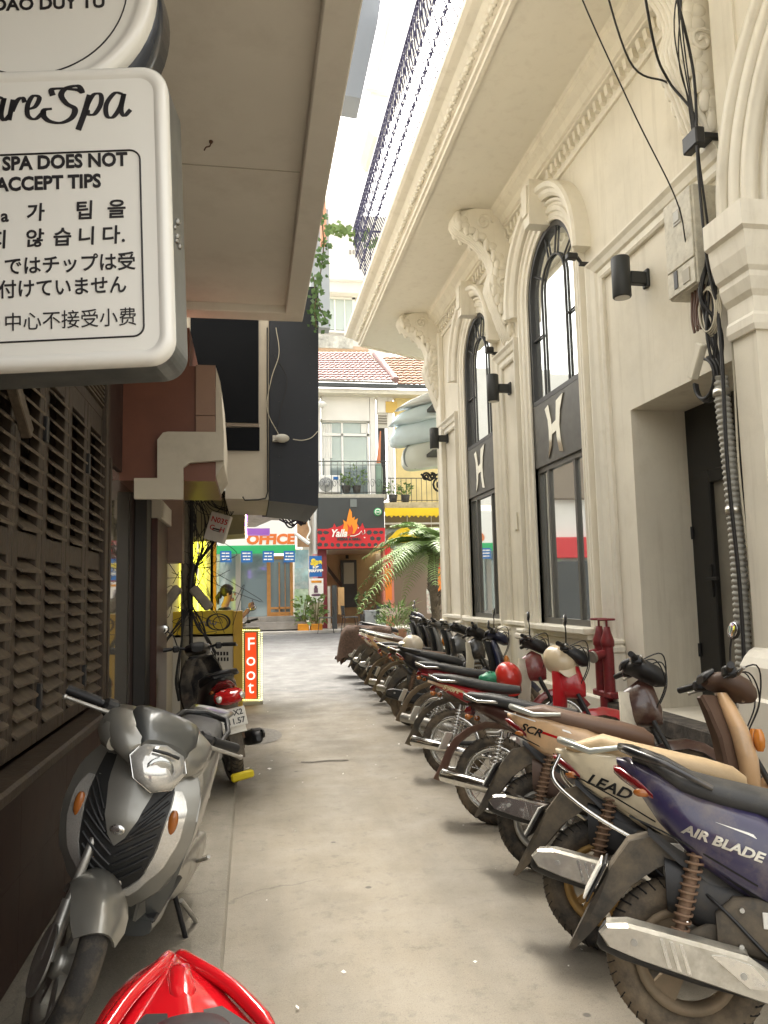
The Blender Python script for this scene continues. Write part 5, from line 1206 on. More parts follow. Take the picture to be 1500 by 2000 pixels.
# ------------------------------------------------------------------ MOTORBIKES
M_tyre = mat('dusty_tyre', (.034, .031, .028), .85, dirt=(.22, .17, .11), dirt_amt=.5, dscale=7, bump=.2, bscale=80)
M_tyred = mat('muddy_tyre', (.05, .042, .034), .9, dirt=(.27, .205, .13), dirt_amt=.65, dscale=5, bump=.3, bscale=70)
M_groove = mat('tyre_groove', (.012, .011, .010), .9)
M_plast = mat('bike_black_plastic', (.016, .016, .017), .5, dirt=(.10, .08, .055), dirt_amt=.25, dscale=9)
M_dust = mat('dusty_plastic', (.05, .044, .036), .7, dirt=(.20, .155, .10), dirt_amt=.6, dscale=6)
M_chrome = mat('chrome', (.72, .72, .70), .12, metal=1.0, dirt=(.25, .2, .14), dirt_amt=.28, dscale=14)
M_alum = mat('bike_aluminium', (.45, .44, .41), .38, metal=.85, dirt=(.22, .17, .11), dirt_amt=.4, dscale=10)
M_rust = mat('rusty_spring', (.20, .12, .075), .7, metal=.3, dirt=(.26, .19, .12), dirt_amt=.5, dscale=30)
M_seatk = mat('black_vinyl', (.032, .032, .032), .5, dirt=(.12, .105, .085), dirt_amt=.4, dscale=6, bump=.1, bscale=200)
M_seatb = mat('brown_vinyl', (.15, .088, .058), .5, dirt=(.2, .14, .1), dirt_amt=.3, dscale=5, bump=.1, bscale=200)
M_seatc = mat('cream_vinyl', (.52, .38, .22), .55, dirt=(.36, .25, .14), dirt_amt=.35, dscale=5, bump=.12, bscale=120)
M_tail = mat('tail_lens_red', (.42, .01, .012), .12, coat=.6); M_amber = mat('amber_lens', (.62, .22, .03), .15, coat=.6); M_clear = mat('clear_lens', (.66, .64, .60), .09, metal=.55, coat=.8, var=.12, scale=160)
M_tail2 = mat('dark_tail_lens', (.16, .008, .01), .12, coat=.7); M_amber2 = mat('dim_amber_lens', (.35, .11, .02), .2, coat=.5)
M_plate = mat('plate_white', (.70, .68, .62), .5, dirt=(.35, .28, .2), dirt_amt=.3, dscale=20)
M_mirr = mat('mirror_glass', (.65, .67, .68), .03, metal=1.0)
def paint(name, c, dirt=.34, metal=.0, rough=.28, dcol=(.26, .21, .15)): return mat('paint_'+name, c, rough, metal, coat=.6, dirt=dcol, dirt_amt=dirt, dscale=5, var=.05, scale=6)
P_purple = paint('purple', (.030, .025, .072)); P_cream = paint('cream', (.66, .57, .40)); P_peach = paint('peach', (.62, .40, .22)); P_brown = paint('brown', (.055, .022, .016)); P_red = paint('red', (.42, .012, .018)); P_black = paint('black', (.012, .012, .014)); P_blue = paint('navy', (.012, .016, .045)); P_silver = paint('silver', (.27, .262, .235), .2, .6, .32, (.2, .17, .13)); P_white = paint('offwhite', (.68, .63, .52)); P_grey = paint('grey', (.14, .145, .145)); P_rosy = paint('dark_red', (.20, .015, .02)); P_dsil = paint('dark_silver', (.10, .105, .105), .2, .6, .35)
def wheel(par, x, r, tw, style, rimm, tyrem, m4=None, nm='wheel', detail=1):
    b = B(); ri = r-tw*1.25
    b.lathe([(ri-.012, -tw*.42), (ri+.012, -tw*.5), (ri+.012, tw*.5), (ri-.012, tw*.42), (ri-.022, 0)], 32, 'y', closed_prof=True)
    b.lathe([(0, -.05), (.045, -.05), (.05, -.03), (.05, .03), (.045, .05), (0, .05)], 16, 'y')
    if style == 'spoke':
        b.lathe([(.06, -.012), (.085, -.012), (.085, .012), (.06, .012)], 16, 'y', closed_prof=True)
        for k in range(32):
            a = k*2*math.pi/32; a2 = a+(.55 if k % 2 else -.55); s_ = .035 if k % 4 < 2 else -.035
            b.tube([(.045*math.sin(a2), s_, .045*math.cos(a2)), ((ri)*math.sin(a), 0, (ri)*math.cos(a))], .0022, 3, caps=False)
    else:
        ns = 5 if style == 'cast' else 3
        for k in range(ns):
            a0 = k*2*math.pi/ns
            for dlt in ((-.16, .16) if style == 'cast' else (-.22, .0, .22)):
                a = a0+dlt; ca, sa = math.cos(a0), math.sin(a0); c2, s2 = math.cos(a), math.sin(a)
                p0 = Vector((.03*sa, 0, .03*ca)); p1 = Vector(((ri+.0)*s2, 0, (ri+.0)*c2)); t = (p1-p0).normalized(); sd_ = t.cross(Vector((0, 1, 0)))
                b.ring_loft([[tuple(p0+sd_*.022+Vector((0, y_, 0))) if q == 0 else tuple(p0-sd_*.022+Vector((0, y_, 0))) for q, y_ in ((0, -.024), (1, -.024), (1, .024), (0, .024))],
                             [tuple(p1+sd_*.012+Vector((0, y_, 0))) if q == 0 else tuple(p1-sd_*.012+Vector((0, y_, 0))) for q, y_ in ((0, -.014), (1, -.014), (1, .014), (0, .014))]], smooth=False)
    o = b.build(nm, rimm, par)
    t = B(); prof = []
    for k in range(14):
        a = 2*math.pi*k/14; prof.append((r-tw*.62+tw*.62*math.cos(a), tw*.55*math.sin(a)*(1.08 if math.cos(a) > -.3 else .8)))
    t.lathe(prof, 40, 'y', closed_prof=True)
    if detail > 1:
        t.cur = 1
        for k in range(44):
            a = k*2*math.pi/44
            for s_ in (-1, 1):
                q = []
                for (fr_, da) in ((.05, .0), (.45, .03), (.8, .075)):
                    th = fr_*1.35; rr = r-tw*.62+tw*.622*math.cos(th); yy = s_*tw*.595*math.sin(th); q.append((rr*math.sin(a+da+(.07 if s_ > 0 else 0)), yy, rr*math.cos(a+da+(.07 if s_ > 0 else 0))))
                t.tube(q, .0032, 3)
    ty = t.build('tyre', [tyrem, M_groove], o)
    o.matrix_local = (m4 or Matrix.Identity(4)) @ Matrix.Translation((x, 0, r)) @ Matrix.Rotation(random.uniform(0, 6), 4, 'Y')
    return o
def strip_sheet(b, pts, w, th=.008, crown=.012, n=5):
    """curved strip along pts (x,z) of half widths w[i]"""
    P = [Vector((p[0], 0, p[1])) for p in pts]; rows = []
    for i, p in enumerate(P):
        t = (P[min(i+1, len(P)-1)]-P[max(i-1, 0)]).normalized(); nn = Vector((-t.z, 0, t.x)); ww = w[i] if isinstance(w, (list, tuple)) else w
        rows.append([tuple(p+Vector((0, ww*(2*k/(n-1)-1), 0))-nn*crown*((2*k/(n-1)-1)**2)*1.5) for k in range(n)])
    b.sheet(rows, th)
def spring(b, p0, p1, r, turns, w, n=10):
    p0, p1 = Vector(p0), Vector(p1); t = (p1-p0); a = t.orthogonal().normalized(); c = t.normalized().cross(a); m_ = turns*n
    b.tube([tuple(p0+t*(i/m_)+(a*math.cos(2*math.pi*i/n)+c*math.sin(2*math.pi*i/n))*r) for i in range(m_+1)], w, 5)
def bike(name, loc, head, lean, label, cat, group, kind='scooter', body=None, trim=None, seat=None, rim=None, tyre=None, steer=0.0, muff=None, shield=None, rail=None, detail=1,
         txt=None, txtc=None, mirrors=True, rfend=None, front=True, plate=True, tailtxt=None, R0=None, bars=True, tailz=0.0, inner=None, hset=None):
    body = body or P_black; trim = trim or M_plast; seat = seat or M_seatk; rim = rim or M_alum; tyre = tyre or M_tyre; muff = muff or M_alum; shield = shield or body; rail = rail or M_plast; rfend = rfend or M_dust; inner = inner or trim
    under = kind == 'underbone'
    Rr = R0 or (.285 if under else .265); tw = .062 if under else .088
    if kind == 'sh': Rr = R0 or .315; tw = .085
    WB = 1.22 if under else 1.25 if kind != 'sh' else 1.25
    o = empty(name, loc, (0, 0, 0), label, cat, group)
    o.rotation_euler = (Matrix.Rotation(R(head), 3, 'Z') @ Matrix.Rotation(R(-lean), 3, 'X')).to_euler()
    # steering transform
    hx, hz = (WB-.27 if kind != 'sh' else 1.03), .92
    ax = Vector((-.45, 0, .89)).normalized(); SM = Matrix.Translation((hx, 0, hz)) @ Matrix.Rotation(R(steer), 4, ax) @ Matrix.Translation((-hx, 0, -hz))
    def SBd(): q = B(); q.m = SM; return q
    K = lambda b_, n_, m_, p_=o: b_.build(n_, m_, p_)
    st = 'spoke' if under and kind == 'underbone' else 'cast'
    if isinstance(rim, tuple): st, rim = rim
    wheel(o, 0, Rr, tw, st, rim, tyre, None, 'wheel', detail)
    if front: wheel(o, WB, Rr, tw*.9, st, rim, tyre, SM, 'wheel', 1)
    tz = tailz
    def sq(b_): b_.v = [(x if x > .1 else .1+(x-.1)*.80, y, z) for x, y, z in b_.v]; return b_
    if under:
        b = B(); b.super([(-.27, .775+tz, .035, .012, 2.5), (-.20, .765+tz, .07, .035, 2.5), (-.02, .72, .095, .06, 2.6), (.18, .66, .105, .085, 2.8), (.36, .58, .105, .11, 2.8), (.5, .5, .095, .11, 2.6), (.6, .44, .07, .08, 2.4)]); sb = K(sq(b), 'side_panel', body)
        b = B(); b.super([(-.30, .82+tz, .07, .02, 2.8), (-.25, .825+tz, .10, .035, 2.8), (-.05, .81, .118, .045, 2.8), (.12, .785, .122, .045, 2.8), (.28, .755, .115, .045, 2.8), (.44, .735, .085, .045, 2.6), (.56, .735, .045, .03, 2.4)], 18); sob = K(sq(b), 'seat', seat)
        # spine and leg shield
        b = B(); b.super([(.48, .56, .055, .10, 2.4), (.62, .47, .05, .075, 2.4), (.76, .50, .05, .07, 2.4), (.88, .64, .05, .07, 2.4), (.97, .80, .05, .07, 2.4)]); K(b, 'frame_cover', trim)
        b = B(); rows = []
        for z, xc, w_ in ((.27, .86, .12), (.36, .90, .19), (.50, .925, .215), (.64, .935, .205), (.78, .93, .175), (.88, .92, .13)):
            rows.append([(xc-.07*abs(k/4-1)**1.6*1.2, w_*(k/4-1), z) for k in range(9)])
        b.sheet(rows, .012); K(b, 'leg_shield', shield)
        b = B(); b.super([(.86, .78, .08, .12, 2.4), (.95, .82, .095, .15, 2.4), (1.04, .80, .075, .13, 2.4), (1.09, .74, .03, .05, 2.2)]); K(b, 'front_cowl', body)
        b = B(); b.cyl((.42, 0, .30), (.70, 0, .32), .075, 14); b.box(.28, .56, -.10, .11, .20, .36, .03); b.cyl((.42, -.135, .28), (.42, .14, .28), .08, 16)
        for k in range(5): b.cyl((.60+.025*k, 0, .315), (.610+.025*k, 0, .316), .09, 12)
        K(b, 'engine', M_alum)
        b = B(); b.box(-.04, .40, .085, .115, .215, .30, .02); b.cyl((-.02, .075, Rr), (-.02, .12, Rr), .055, 14); K(b, 'chain_case', M_alum)
        b = B(); b.tube([(0, -.09, Rr), (.40, -.085, .30)], .018, 8); b.tube([(0, .07, Rr), (.40, .07, .30)], .018, 8); K(b, 'swingarm', trim)
        mq = B(); mq.tube([(-.34, -.155, .30), (-.33, -.155, .298), (.20, -.15, .205), (.26, -.14, .195)], [.030, .043, .043, .022], 16); mu = K(mq, 'muffler', muff)
        mq = B(); mq.tube([(.26, -.14, .195), (.45, -.13, .17), (.62, -.10, .17), (.74, -.05, .25)], .018, 8); mq.build('exhaust_pipe', muff, mu)
        mq = B(); mq.cyl((-.345, -.155, .301), (-.336, -.155, .2995), .020, 10); mq.build('outlet', M_black, mu)
        for s_ in (-1, 1):
            b = B(); b.cyl((0, s_*.105, Rr+.0), (.07, s_*.10, .60), .013, 8); sk = K(b, 'shock', M_chrome)
            b = B(); spring(b, (.01, s_*.105, Rr+.06), (.06, s_*.10, .56), .029, 9, .006); b.build('coil', M_chrome if kind == 'underbone' else M_rust, sk)
        # rear mudguard
        pts = [(Rr*1.2*math.cos(R(a)), Rr+Rr*1.2*math.sin(R(a))) for a in (50, 75, 100, 120, 138, 154, 168)]; pts += [(-.385, .25)]
        b = B(); strip_sheet(b, pts, [.055]*6+[.062, .07], .007, .025); K(b, 'rear_mudguard', rfend)
        b = B(); b.tube([(.10, .10, .79), (-.15, .125, .79), (-.27, .10, .83+tz), (-.32, 0, .85+tz), (-.27, -.10, .83+tz), (-.15, -.125, .79), (.10, -.10, .79)], .011, 8); K(sq(b), 'grab_rail', M_chrome if rail is M_plast else rail)
        b = B(); b.super([(-.30, .725+tz, .03, .02, 2.4), (-.275, .73+tz, .055, .034, 2.4), (-.23, .74+tz, .062, .038, 2.4)], 12); K(sq(b), 'tail_light', M_tail2)
        for s_ in (-1, 1):
            b = B(); b.tube([(-.22, s_*.06, .69), (-.23, s_*.11, .685)], .010, 6); b.sphere((-.235, s_*.12, .685), .026, 9, 6, (1.1, .8, .8)); K(sq(b), 'indicator', M_amber2)
            b = B(); b.cyl((.30, s_*.10, .22), (.30, s_*.26, .22), .014, 8); K(b, 'foot_peg', M_plast)
        if plate:
            b = B(); b.m = Matrix.Translation((-.36, 0, .52)) @ Euler((0, R(24), 0)).to_matrix().to_4x4(); b.box(-.004, .004, -.085, .085, -.065, .065, .003); K(b, 'number_plate', M_plate)
    else:
        b = B(); k_ = 1.08 if kind == 'sh' else 1.0
        b.super([(-.27, .865+tz, .02, .012, 2.3), (-.22, .845+tz, .07, .035, 2.4), (-.10, .775+tz*.6, .120, .095, 3.0), (.06, .705, .148, .128, 3.4), (.26, .62, .165, .165, 3.6), (.44, .51, .165, .175, 3.2), (.58, .43, .15, .15, 2.8), (.70, .38, .11, .09, 2.5)], 22); sb = K(sq(b), 'side_panel', body)
        b = B(); b.super([(-.20, .882+tz, .07, .016, 2.6), (-.14, .882+tz, .105, .030, 2.8), (0, .855, .13, .045, 2.9), (.15, .82, .138, .05, 2.9), (.30, .79, .13, .052, 2.8), (.45, .765, .105, .05, 2.6), (.56, .74, .07, .045, 2.4), (.61, .715, .03, .03, 2.2)], 20); sob = K(sq(b), 'seat', seat)
        b = B(); b.super([(-.05, .52, .10, .10, 3), (.15, .44, .12, .11, 3), (.40, .36, .135, .10, 3), (.62, .30, .15, .07, 3), (.80, .29, .16, .045, 3), (.98, .32, .16, .045, 3)], 18); K(b, 'lower_body', trim)
        b = B(); b.box(.52, .98, -.165, .165, .335, .352, .008); K(b, 'floor_mat', M_plast)
        b = B(); rows = []
        for z, xc, w_ in ((.33, .98, .15), (.45, 1.03, .19), (.60, 1.04, .215), (.75, 1.02, .21), (.88, .98, .17), (.96, .95, .12)):
            rows.append([(xc-.09*abs(k/5-1)**1.8, w_*(k/5-1), z) for k in range(11)])
        b.sheet(rows, .022); K(b, 'leg_shield', inner)
        if kind == 'scooter' and front:
            b = B(); b.superz([(.36, 1.05, .11, .035, 2.8), (.5, 1.07, .175, .055, 2.8), (.65, 1.06, .20, .06, 2.8), (.8, 1.03, .185, .055, 2.8), (.92, .99, .13, .045, 2.6), (.98, .97, .08, .03, 2.4)], 18); nz = K(b, 'front_cowl', shield)
            for s_ in (-1, 1): b = B(); b.sphere((1.125, s_*.12, .74), .05, 10, 6, (.6, 1.0, 1.3)); b.build('indicator', M_amber, nz)
        b = B(); b.super([(-.10, .285, .035, .06, 3, .12), (.05, .29, .05, .085, 3, .12), (.30, .30, .05, .10, 3, .12), (.50, .32, .05, .09, 3, .11), (.58, .33, .03, .05, 3, .10)], 14); b.box(.15, .48, -.10, .08, .22, .42, .03); K(b, 'engine', M_alum)
        b = B(); b.super([(-.05, .30, .012, .05, 3, -.10), (.12, .34, .014, .09, 3, -.10), (.32, .36, .014, .10, 3, -.10), (.42, .34, .012, .06, 3, -.10)], 12); K(b, 'hugger', M_dust)
        # muffler on the right, tilted up to the rear
        MM = Matrix.Translation((0, -.185, .315)) @ Matrix.Rotation(R(11), 4, 'Y')
        b = B(); b.m = MM; b.super([(-.285, -.015, .018, .022, 3), (-.27, -.005, .038, .044, 3.5), (-.20, 0, .046, .058, 4), (.05, 0, .048, .062, 4), (.24, .0, .044, .054, 3.6), (.34, -.01, .026, .032, 3)], 20); mu = K(b, 'muffler', M_plast if muff is not M_plast else M_black)
        b = B(); b.m = MM
        sil = [(-.265, .042), (-.20, .063), (-.02, .068), (.17, .072), (.28, .03), (.32, -.025), (.26, -.05), (-.15, -.036), (-.25, -.024), (-.285, .012)]
        n_ = len(sil)
        b.add([(x, -.044, z) for x, z in sil]+[(x*.97, -.060, z*.84) for x, z in sil], [tuple(range(n_, 2*n_))]+[(i, (i+1) % n_, n_+(i+1) % n_, n_+i) for i in range(n_)])
        b.add([(x, .02, z*1.0+.004) for x, z in sil[:4]]+[(x, -.044, z) for x, z in sil[:4]], [(i, i+1, 5+i, 4+i) for i in range(3)])
        hsd = b.build('heat_shield', muff, mu)
        b = B(); b.m = MM
        for x in (-.17, .16): b.cyl((x, -.058, .015), (x, -.066, .015), .011, 10); b.cyl((x, -.066, .015), (x, -.0675, .015), .006, 8)
        b.build('bolt', M_alum, mu)['kind'] = 'stuff'
        if detail > 1:
            b = B(); b.m = MM
            for x in (-.06, -.03, .0): b.prism([(x, -.028), (x+.012, -.028), (x-.024, .05), (x-.036, .05)], .004, 'xz', -.0635)
            b.prism([(.10, .056), (.18, .052), (.25, .0), (.18, -.015), (.06, .046)], .006, 'xz', -.0645); b.build('shield_rib', M_chrome, mu)
        b = B(); b.tube([(.30, -.18, .25), (.40, -.16, .215), (.52, -.12, .20), (.60, -.06, .22)], .019, 8); b.build('exhaust_pipe', M_dust, mu)
        b = B(); b.cyl((-.03, -.115, .33), (.06, -.11, .65), .016, 10); b.cyl((-.005, -.113, .42), (.035, -.112, .56), .022, 10); sk = K(b, 'shock', M_rust)
        b = B(); spring(b, (-.018, -.113, .37), (.056, -.110, .63), .028, 11, .005); b.build('coil', M_rust, sk)
        b = B(); b.tube([(.12, .145, .845), (-.06, .15, .87+tz), (-.20, .115, .905+tz), (-.25, 0, .915+tz), (-.20, -.115, .905+tz), (-.06, -.15, .87+tz), (.12, -.145, .845)], [.010, .014, .016, .016, .016, .014, .010], 8); K(sq(b), 'grab_rail', rail)
        b = B(); b.super([(-.285, .835+tz, .02, .012, 2.3), (-.255, .825+tz, .06, .026, 2.4), (-.18, .79+tz, .095, .032, 2.6), (-.12, .755+tz, .117, .018, 2.8)], 14); K(sq(b), 'tail_light', M_tail2)
        for s_ in (-1, 1): b = B(); b.sphere((-.165, s_*.095, .765+tz), .026, 9, 6, (1.6, .6, .6)); K(sq(b), 'indicator', M_amber2)
        # plate hanger / rear mudguard
        gp = [(.0, .60), (-.10, .665), (-.17, .645), (-.235, .56), (-.295, .45), (-.35, .35), (-.395, .265), (-.335, .325), (-.26, .41), (-.17, .50), (-.08, .565)]
        b = B(); b.ring_loft([[(x, y_, z) for x, z in gp] for y_ in (-.075, -.06, .06, .075)], smooth=False)
        b.v = [(x+(.02 if abs(y) > .07 else 0)*(1 if z < .5 else .3), y*(.55+.45*min(1, max(0, (z-.26)/.3))), z) for x, y, z in b.v]; K(b, 'rear_mudguard', rfend)
        b = B(); b.super([(.10, .40, .018, .05, 3.5, -.125), (.16, .42, .030, .085, 3.5, -.125), (.30, .41, .034, .10, 3.5, -.125), (.42, .38, .032, .085, 3.5, -.125), (.50, .35, .02, .05, 3.5, -.12)], 14); fcv = K(b, 'engine_cover', M_dust)
        b = B(); b.box(.24, .34, -.1625, -.158, .42, .47, .002); b.build('rating_label', M_plate, fcv)
        b = B()
        for x_, z_ in ((.17, .36), (.18, .47), (.38, .46), (.43, .33), (.30, .33)): b.cyl((x_, -.155, z_), (x_, -.164, z_), .008, 8)
        tag(b.build('cover_bolts', M_alum, fcv), kind='stuff')
        b = B(); b.tube(spline([(.05, -.08, .52), (.14, -.15, .45), (.30, -.17, .30), (.46, -.14, .26), (.58, -.10, .30)], 5), .006, 6); K(b, 'hose', M_black)
        if plate:
            b = B(); b.m = Matrix.Translation((-.298, 0, .505)) @ Euler((0, R(29), 0)).to_matrix().to_4x4(); b.box(-.004, .004, -.092, .092, -.068, .068, .003); K(b, 'number_plate', M_plate)
        b = B(); pts = [(Rr*1.18*math.cos(R(a)), Rr+Rr*1.18*math.sin(R(a))) for a in (20, 45, 70, 95, 115)]; strip_sheet(b, pts, [.06]*5, .006, .02); K(b, 'inner_fender', M_dust)
    b = B(); b.tube([(.42, .12, .25), (.40, .23, .03), (.34, .25, .015)], .012, 6); K(b, 'side_stand', M_blk2)
    if not front: return o
    # ---- front end, turns with the bars
    AX = Vector((WB, 0, Rr))
    for s_ in (-1, 1):
        b = SBd(); b.cyl((hx+.07, s_*.07, hz-.22), tuple(AX+Vector((-.06, s_*.07, .14))), .016, 10); b.cyl(tuple(AX+Vector((-.075, s_*.07, .17))), tuple(AX+Vector((.005, s_*.07, 0))), .024, 10); K(b, 'fork', M_alum if kind == 'sh' else M_plast)
    b = SBd(); ra = Rr*(1.14 if kind != 'sh' else 1.09)
    pts = [(WB+ra*math.cos(R(a)), Rr+ra*math.sin(R(a))) for a in ((150, 130, 110, 90, 70, 50, 32) if kind != 'sh' else (140, 126, 112, 98, 84, 70, 57, 46))]
    strip_sheet(b, pts, ([.05, .058, .06, .06, .058, .05, .035] if kind != 'sh' else [.07, .082, .09, .095, .098, .097, .09, .066]), .010, .045, 9); K(b, 'front_fender', shield if kind != 'underbone' else body)
    # headset
    b = SBd()
    if kind == 'sh': pass
    else: b.super([(hx-.09, hz+.12, .05, .025, 2.4), (hx-.04, hz+.125, .115, .04, 3), (hx+.05, hz+.105, .13, .06, 3), (hx+.12, hz+.075, .105, .062, 2.8), (hx+.16, hz+.06, .07, .045, 2.4)], 18); hs_ = K(b, 'headset', hset or (shield if kind == 'scooter' else trim))
    if kind != 'sh':
        b = SBd(); b.sphere((hx+.125, 0, hz+.065), .075, 12, 8, (.55, 1.0, .7)); b.build('headlight', M_clear, hs_)
        b = SBd(); b.super([(hx-.115, hz+.125, .05, .02, 3), (hx-.105, hz+.135, .07, .028, 3), (hx-.06, hz+.165, .07, .02, 3)], 12); b.build('dash', M_black, hs_)
    for s_ in (-1, 1):
        b = SBd(); b.tube([(hx, s_*.08, hz+.12), (hx-.02, s_*.18, hz+.14), (hx-.055, s_*.25, hz+.14)], .013, 8); hb = K(b, 'handlebar', M_blk2)
        b = SBd(); b.cyl((hx-.05, s_*.235, hz+.14), (hx-.095, s_*.355, hz+.135), .0185, 12); b.build('grip', M_black, hb)
        b = SBd(); b.tube([(hx+.02, s_*.17, hz+.13), (hx+.0, s_*.24, hz+.125), (hx-.035, s_*.36, hz+.12)], [.011, .008, .007], 6); b.sphere((hx-.036, s_*.363, hz+.12), .011, 6, 5); b.build('lever', M_alum, hb)
        b = SBd(); b.box(hx-.07, hx-.0, s_*.165, s_*.225, hz+.105, hz+.165, .012); b.build('switch_pod', M_black, hb)
        if mirrors is True or mirrors == s_:
            b = SBd(); b.tube([(hx-.02, s_*.18, hz+.15), (hx-.02, s_*.21, hz+.26), (hx-.03, s_*.27, hz+.31)], .006, 6); mr = K(b, 'mirror', M_blk2)
            b = SBd(); b.sphere((hx-.03, s_*.31, hz+.33), .068, 14, 8, (.22, 1.0, .72)); b.build('mirror_shell', M_black, mr)
            b = SBd(); b.sphere((hx-.042, s_*.31, hz+.33), .060, 14, 8, (.10, 1.0, .70)); b.build('mirror_glass', M_mirr, mr)
    if txt:
        for (s_, x, z, size, m_, rot_, yo, sh_) in txt: 
            t = text('lettering', s_, size, m_, sb, (x, -yo, z), (R(90), R(rot_), 0), .0015, sh_, 'CENTER', .002)
            # wrap onto the bulging panel
            for v in t.data.vertices: pass
    o['_sm'] = 0; del o['_sm']
    return o
GR = 'motorbikes parked in a row along the right wall'
M_gold = mat('gold_rim', (.36, .22, .07), .45, metal=.5, dirt=(.24, .17, .09), dirt_amt=.45, dscale=9)
M_tan = mat('dusty_cast_rim', (.22, .17, .11), .7, metal=.2, dirt=(.3, .22, .14), dirt_amt=.6, dscale=9)
M_dullmuff = mat('scratched_heat_shield', (.55, .53, .47), .3, metal=.85, dirt=(.30, .24, .15), dirt_amt=.45, dscale=9, var=.15, scale=20)
M_silrail = mat('silver_rail', (.52, .54, .50), .32, metal=.6, dirt=(.4, .36, .28), dirt_amt=.2)
M_dec = mat('silver_decal', (.62, .60, .52), .3, metal=.6); M_blkdec = mat('black_decal', (.012, .012, .012), .35); M_reddec = mat('decal_cream', (.75, .66, .4), .4)
bike('purple_scooter', (1.47, 2.58, 0), -27, 8, 'dark purple scooter nearest the camera with scratched silver exhaust', 'scooter', GR, body=P_purple, trim=M_plast, seat=M_seatk, rim=('cast3', M_tan), tyre=M_tyred, muff=M_dullmuff, detail=2, shield=P_purple, rail=P_black, mirrors=False, tailz=.05, steer=15)
bike('cream_scooter', (1.50, 3.28, 0), -30, 11, 'cream scooter with quilted cream seat and gold wheels', 'scooter', GR, body=P_cream, trim=M_plast, seat=M_seatc, mirrors=False, rim=M_gold, tyre=M_tyre, muff=M_dullmuff, detail=2, shield=P_cream, rail=M_silrail, inner=mat('tan_inner', (.33, .22, .13), .5), steer=12, tailz=-.05)
bike('peach_scooter', (1.60, 4.22, 0), -27, 9, 'peach scooter with brown seat, silver rail and chrome exhaust', 'scooter', GR, body=P_peach, trim=mat('brown_plastic', (.10, .06, .042), .55), seat=M_seatb, rim=M_alum, tyre=M_tyre, muff=M_chrome, detail=2, shield=P_peach, hset=MATS['brown_plastic'], rail=M_silrail, inner=MATS['brown_plastic'], mirrors=-1, steer=20, tailz=-.03)
bike('brown_motorbike', (1.60, 5.12, 0), -32, 11, 'brown spoke-wheeled motorbike with black seat and cream leg shield', 'motorbike', GR, 'underbone', body=P_brown, trim=M_plast, seat=M_seatk, rim=M_chrome, tyre=M_tyred, muff=M_chrome, shield=P_white, rfend=mat('brown_fender', (.12, .06, .045), .5, dirt=(.25, .18, .12), dirt_amt=.5), mirrors=False, detail=2, steer=15)
bike('red_motorbike', (1.67, 6.42, 0), -28, 10, 'red spoke-wheeled motorbike with black seat and black-red front', 'motorbike', GR, 'underbone', body=P_red, trim=M_plast, seat=M_seatk, rim=M_chrome, tyre=M_tyred, muff=M_chrome, shield=P_red, rfend=M_dust, mirrors=-1, steer=10, detail=2)
bike('grey_motorbike', (1.82, 7.65, 0), -26, 10, 'dark motorbike with red stripe, chrome rail and cream leg shield', 'motorbike', GR, 'underbone', body=P_rosy, trim=M_plast, seat=M_seatk, rim=M_chrome, tyre=M_tyred, shield=P_white, rfend=M_tan, mirrors=-1, steer=8)
bike('black_scooter', (1.86, 9.05, 0), -22, 10, 'black scooter with dusty tan cast wheel and dark blue front', 'scooter', GR, body=P_black, trim=M_dust, seat=M_seatk, rim=M_tan, tyre=M_tyred, muff=M_plast, shield=P_blue, inner=M_plast, steer=12)
bike('white_motorbike', (1.98, 10.15, 0), -19, 12, 'off-white motorbike with brown seat, behind the black scooter', 'motorbike', GR, 'underbone', body=P_black, trim=M_plast, seat=M_seatb, rim=M_chrome, tyre=M_tyred, shield=P_white, rfend=M_tan, mirrors=False, steer=15)
bike('dark_motorbike', (2.0, 11.0, 0), -12, 9, 'dark motorbike with small red tail light, fifth from the far end', 'motorbike', GR, 'underbone', body=P_grey, trim=M_plast, seat=M_seatk, rim=M_alum, tyre=M_tyred, shield=P_black, rfend=M_tan, mirrors=False, steer=5)
bike('cream_motorbike', (2.06, 11.95, 0), -17, 11, 'scooter with pale cream tail panel in the far cluster', 'scooter', GR, body=P_cream, trim=M_dust, seat=M_seatb, rim=M_tan, tyre=M_tyred, muff=M_plast, shield=P_grey, inner=M_plast, rail=M_silrail, mirrors=False)
bike('silver_motorbike', (2.05, 12.8, 0), -15, 10, 'scooter with beige tail and grey front, third from the far end', 'scooter', GR, body=P_peach, trim=M_dust, seat=M_seatk, rim=M_alum, tyre=M_tyre, shield=P_grey, inner=M_plast, rail=M_silrail, mirrors=False, steer=10)
bike('dark_scooter', (2.06, 13.6, gz(13.6)), -15, 10, 'dark scooter with white-edged tail beside the covered bike', 'scooter', GR, body=P_white, trim=M_dust, seat=M_seatk, rim=M_alum, tyre=M_tyre, shield=P_black, inner=M_plast, rail=M_silrail, mirrors=False, steer=10)
bike('covered_scooter', (2.08, 14.45, gz(14.45)), -15, 10, 'last motorbike of the row, under a patterned brown cover', 'scooter', GR, body=P_black, trim=M_dust, seat=M_seatk, rim=M_alum, tyre=M_tyre, shield=P_black, inner=M_plast, mirrors=False)
bike('mirror_scooter', (2.35, 15.6, gz(15.6)), -10, 9, 'dark blue scooter with mirrors standing beyond the covered bike', 'scooter', 'motorbikes at the street corner', body=P_blue, trim=M_dust, seat=M_seatk, shield=P_blue, inner=M_plast)
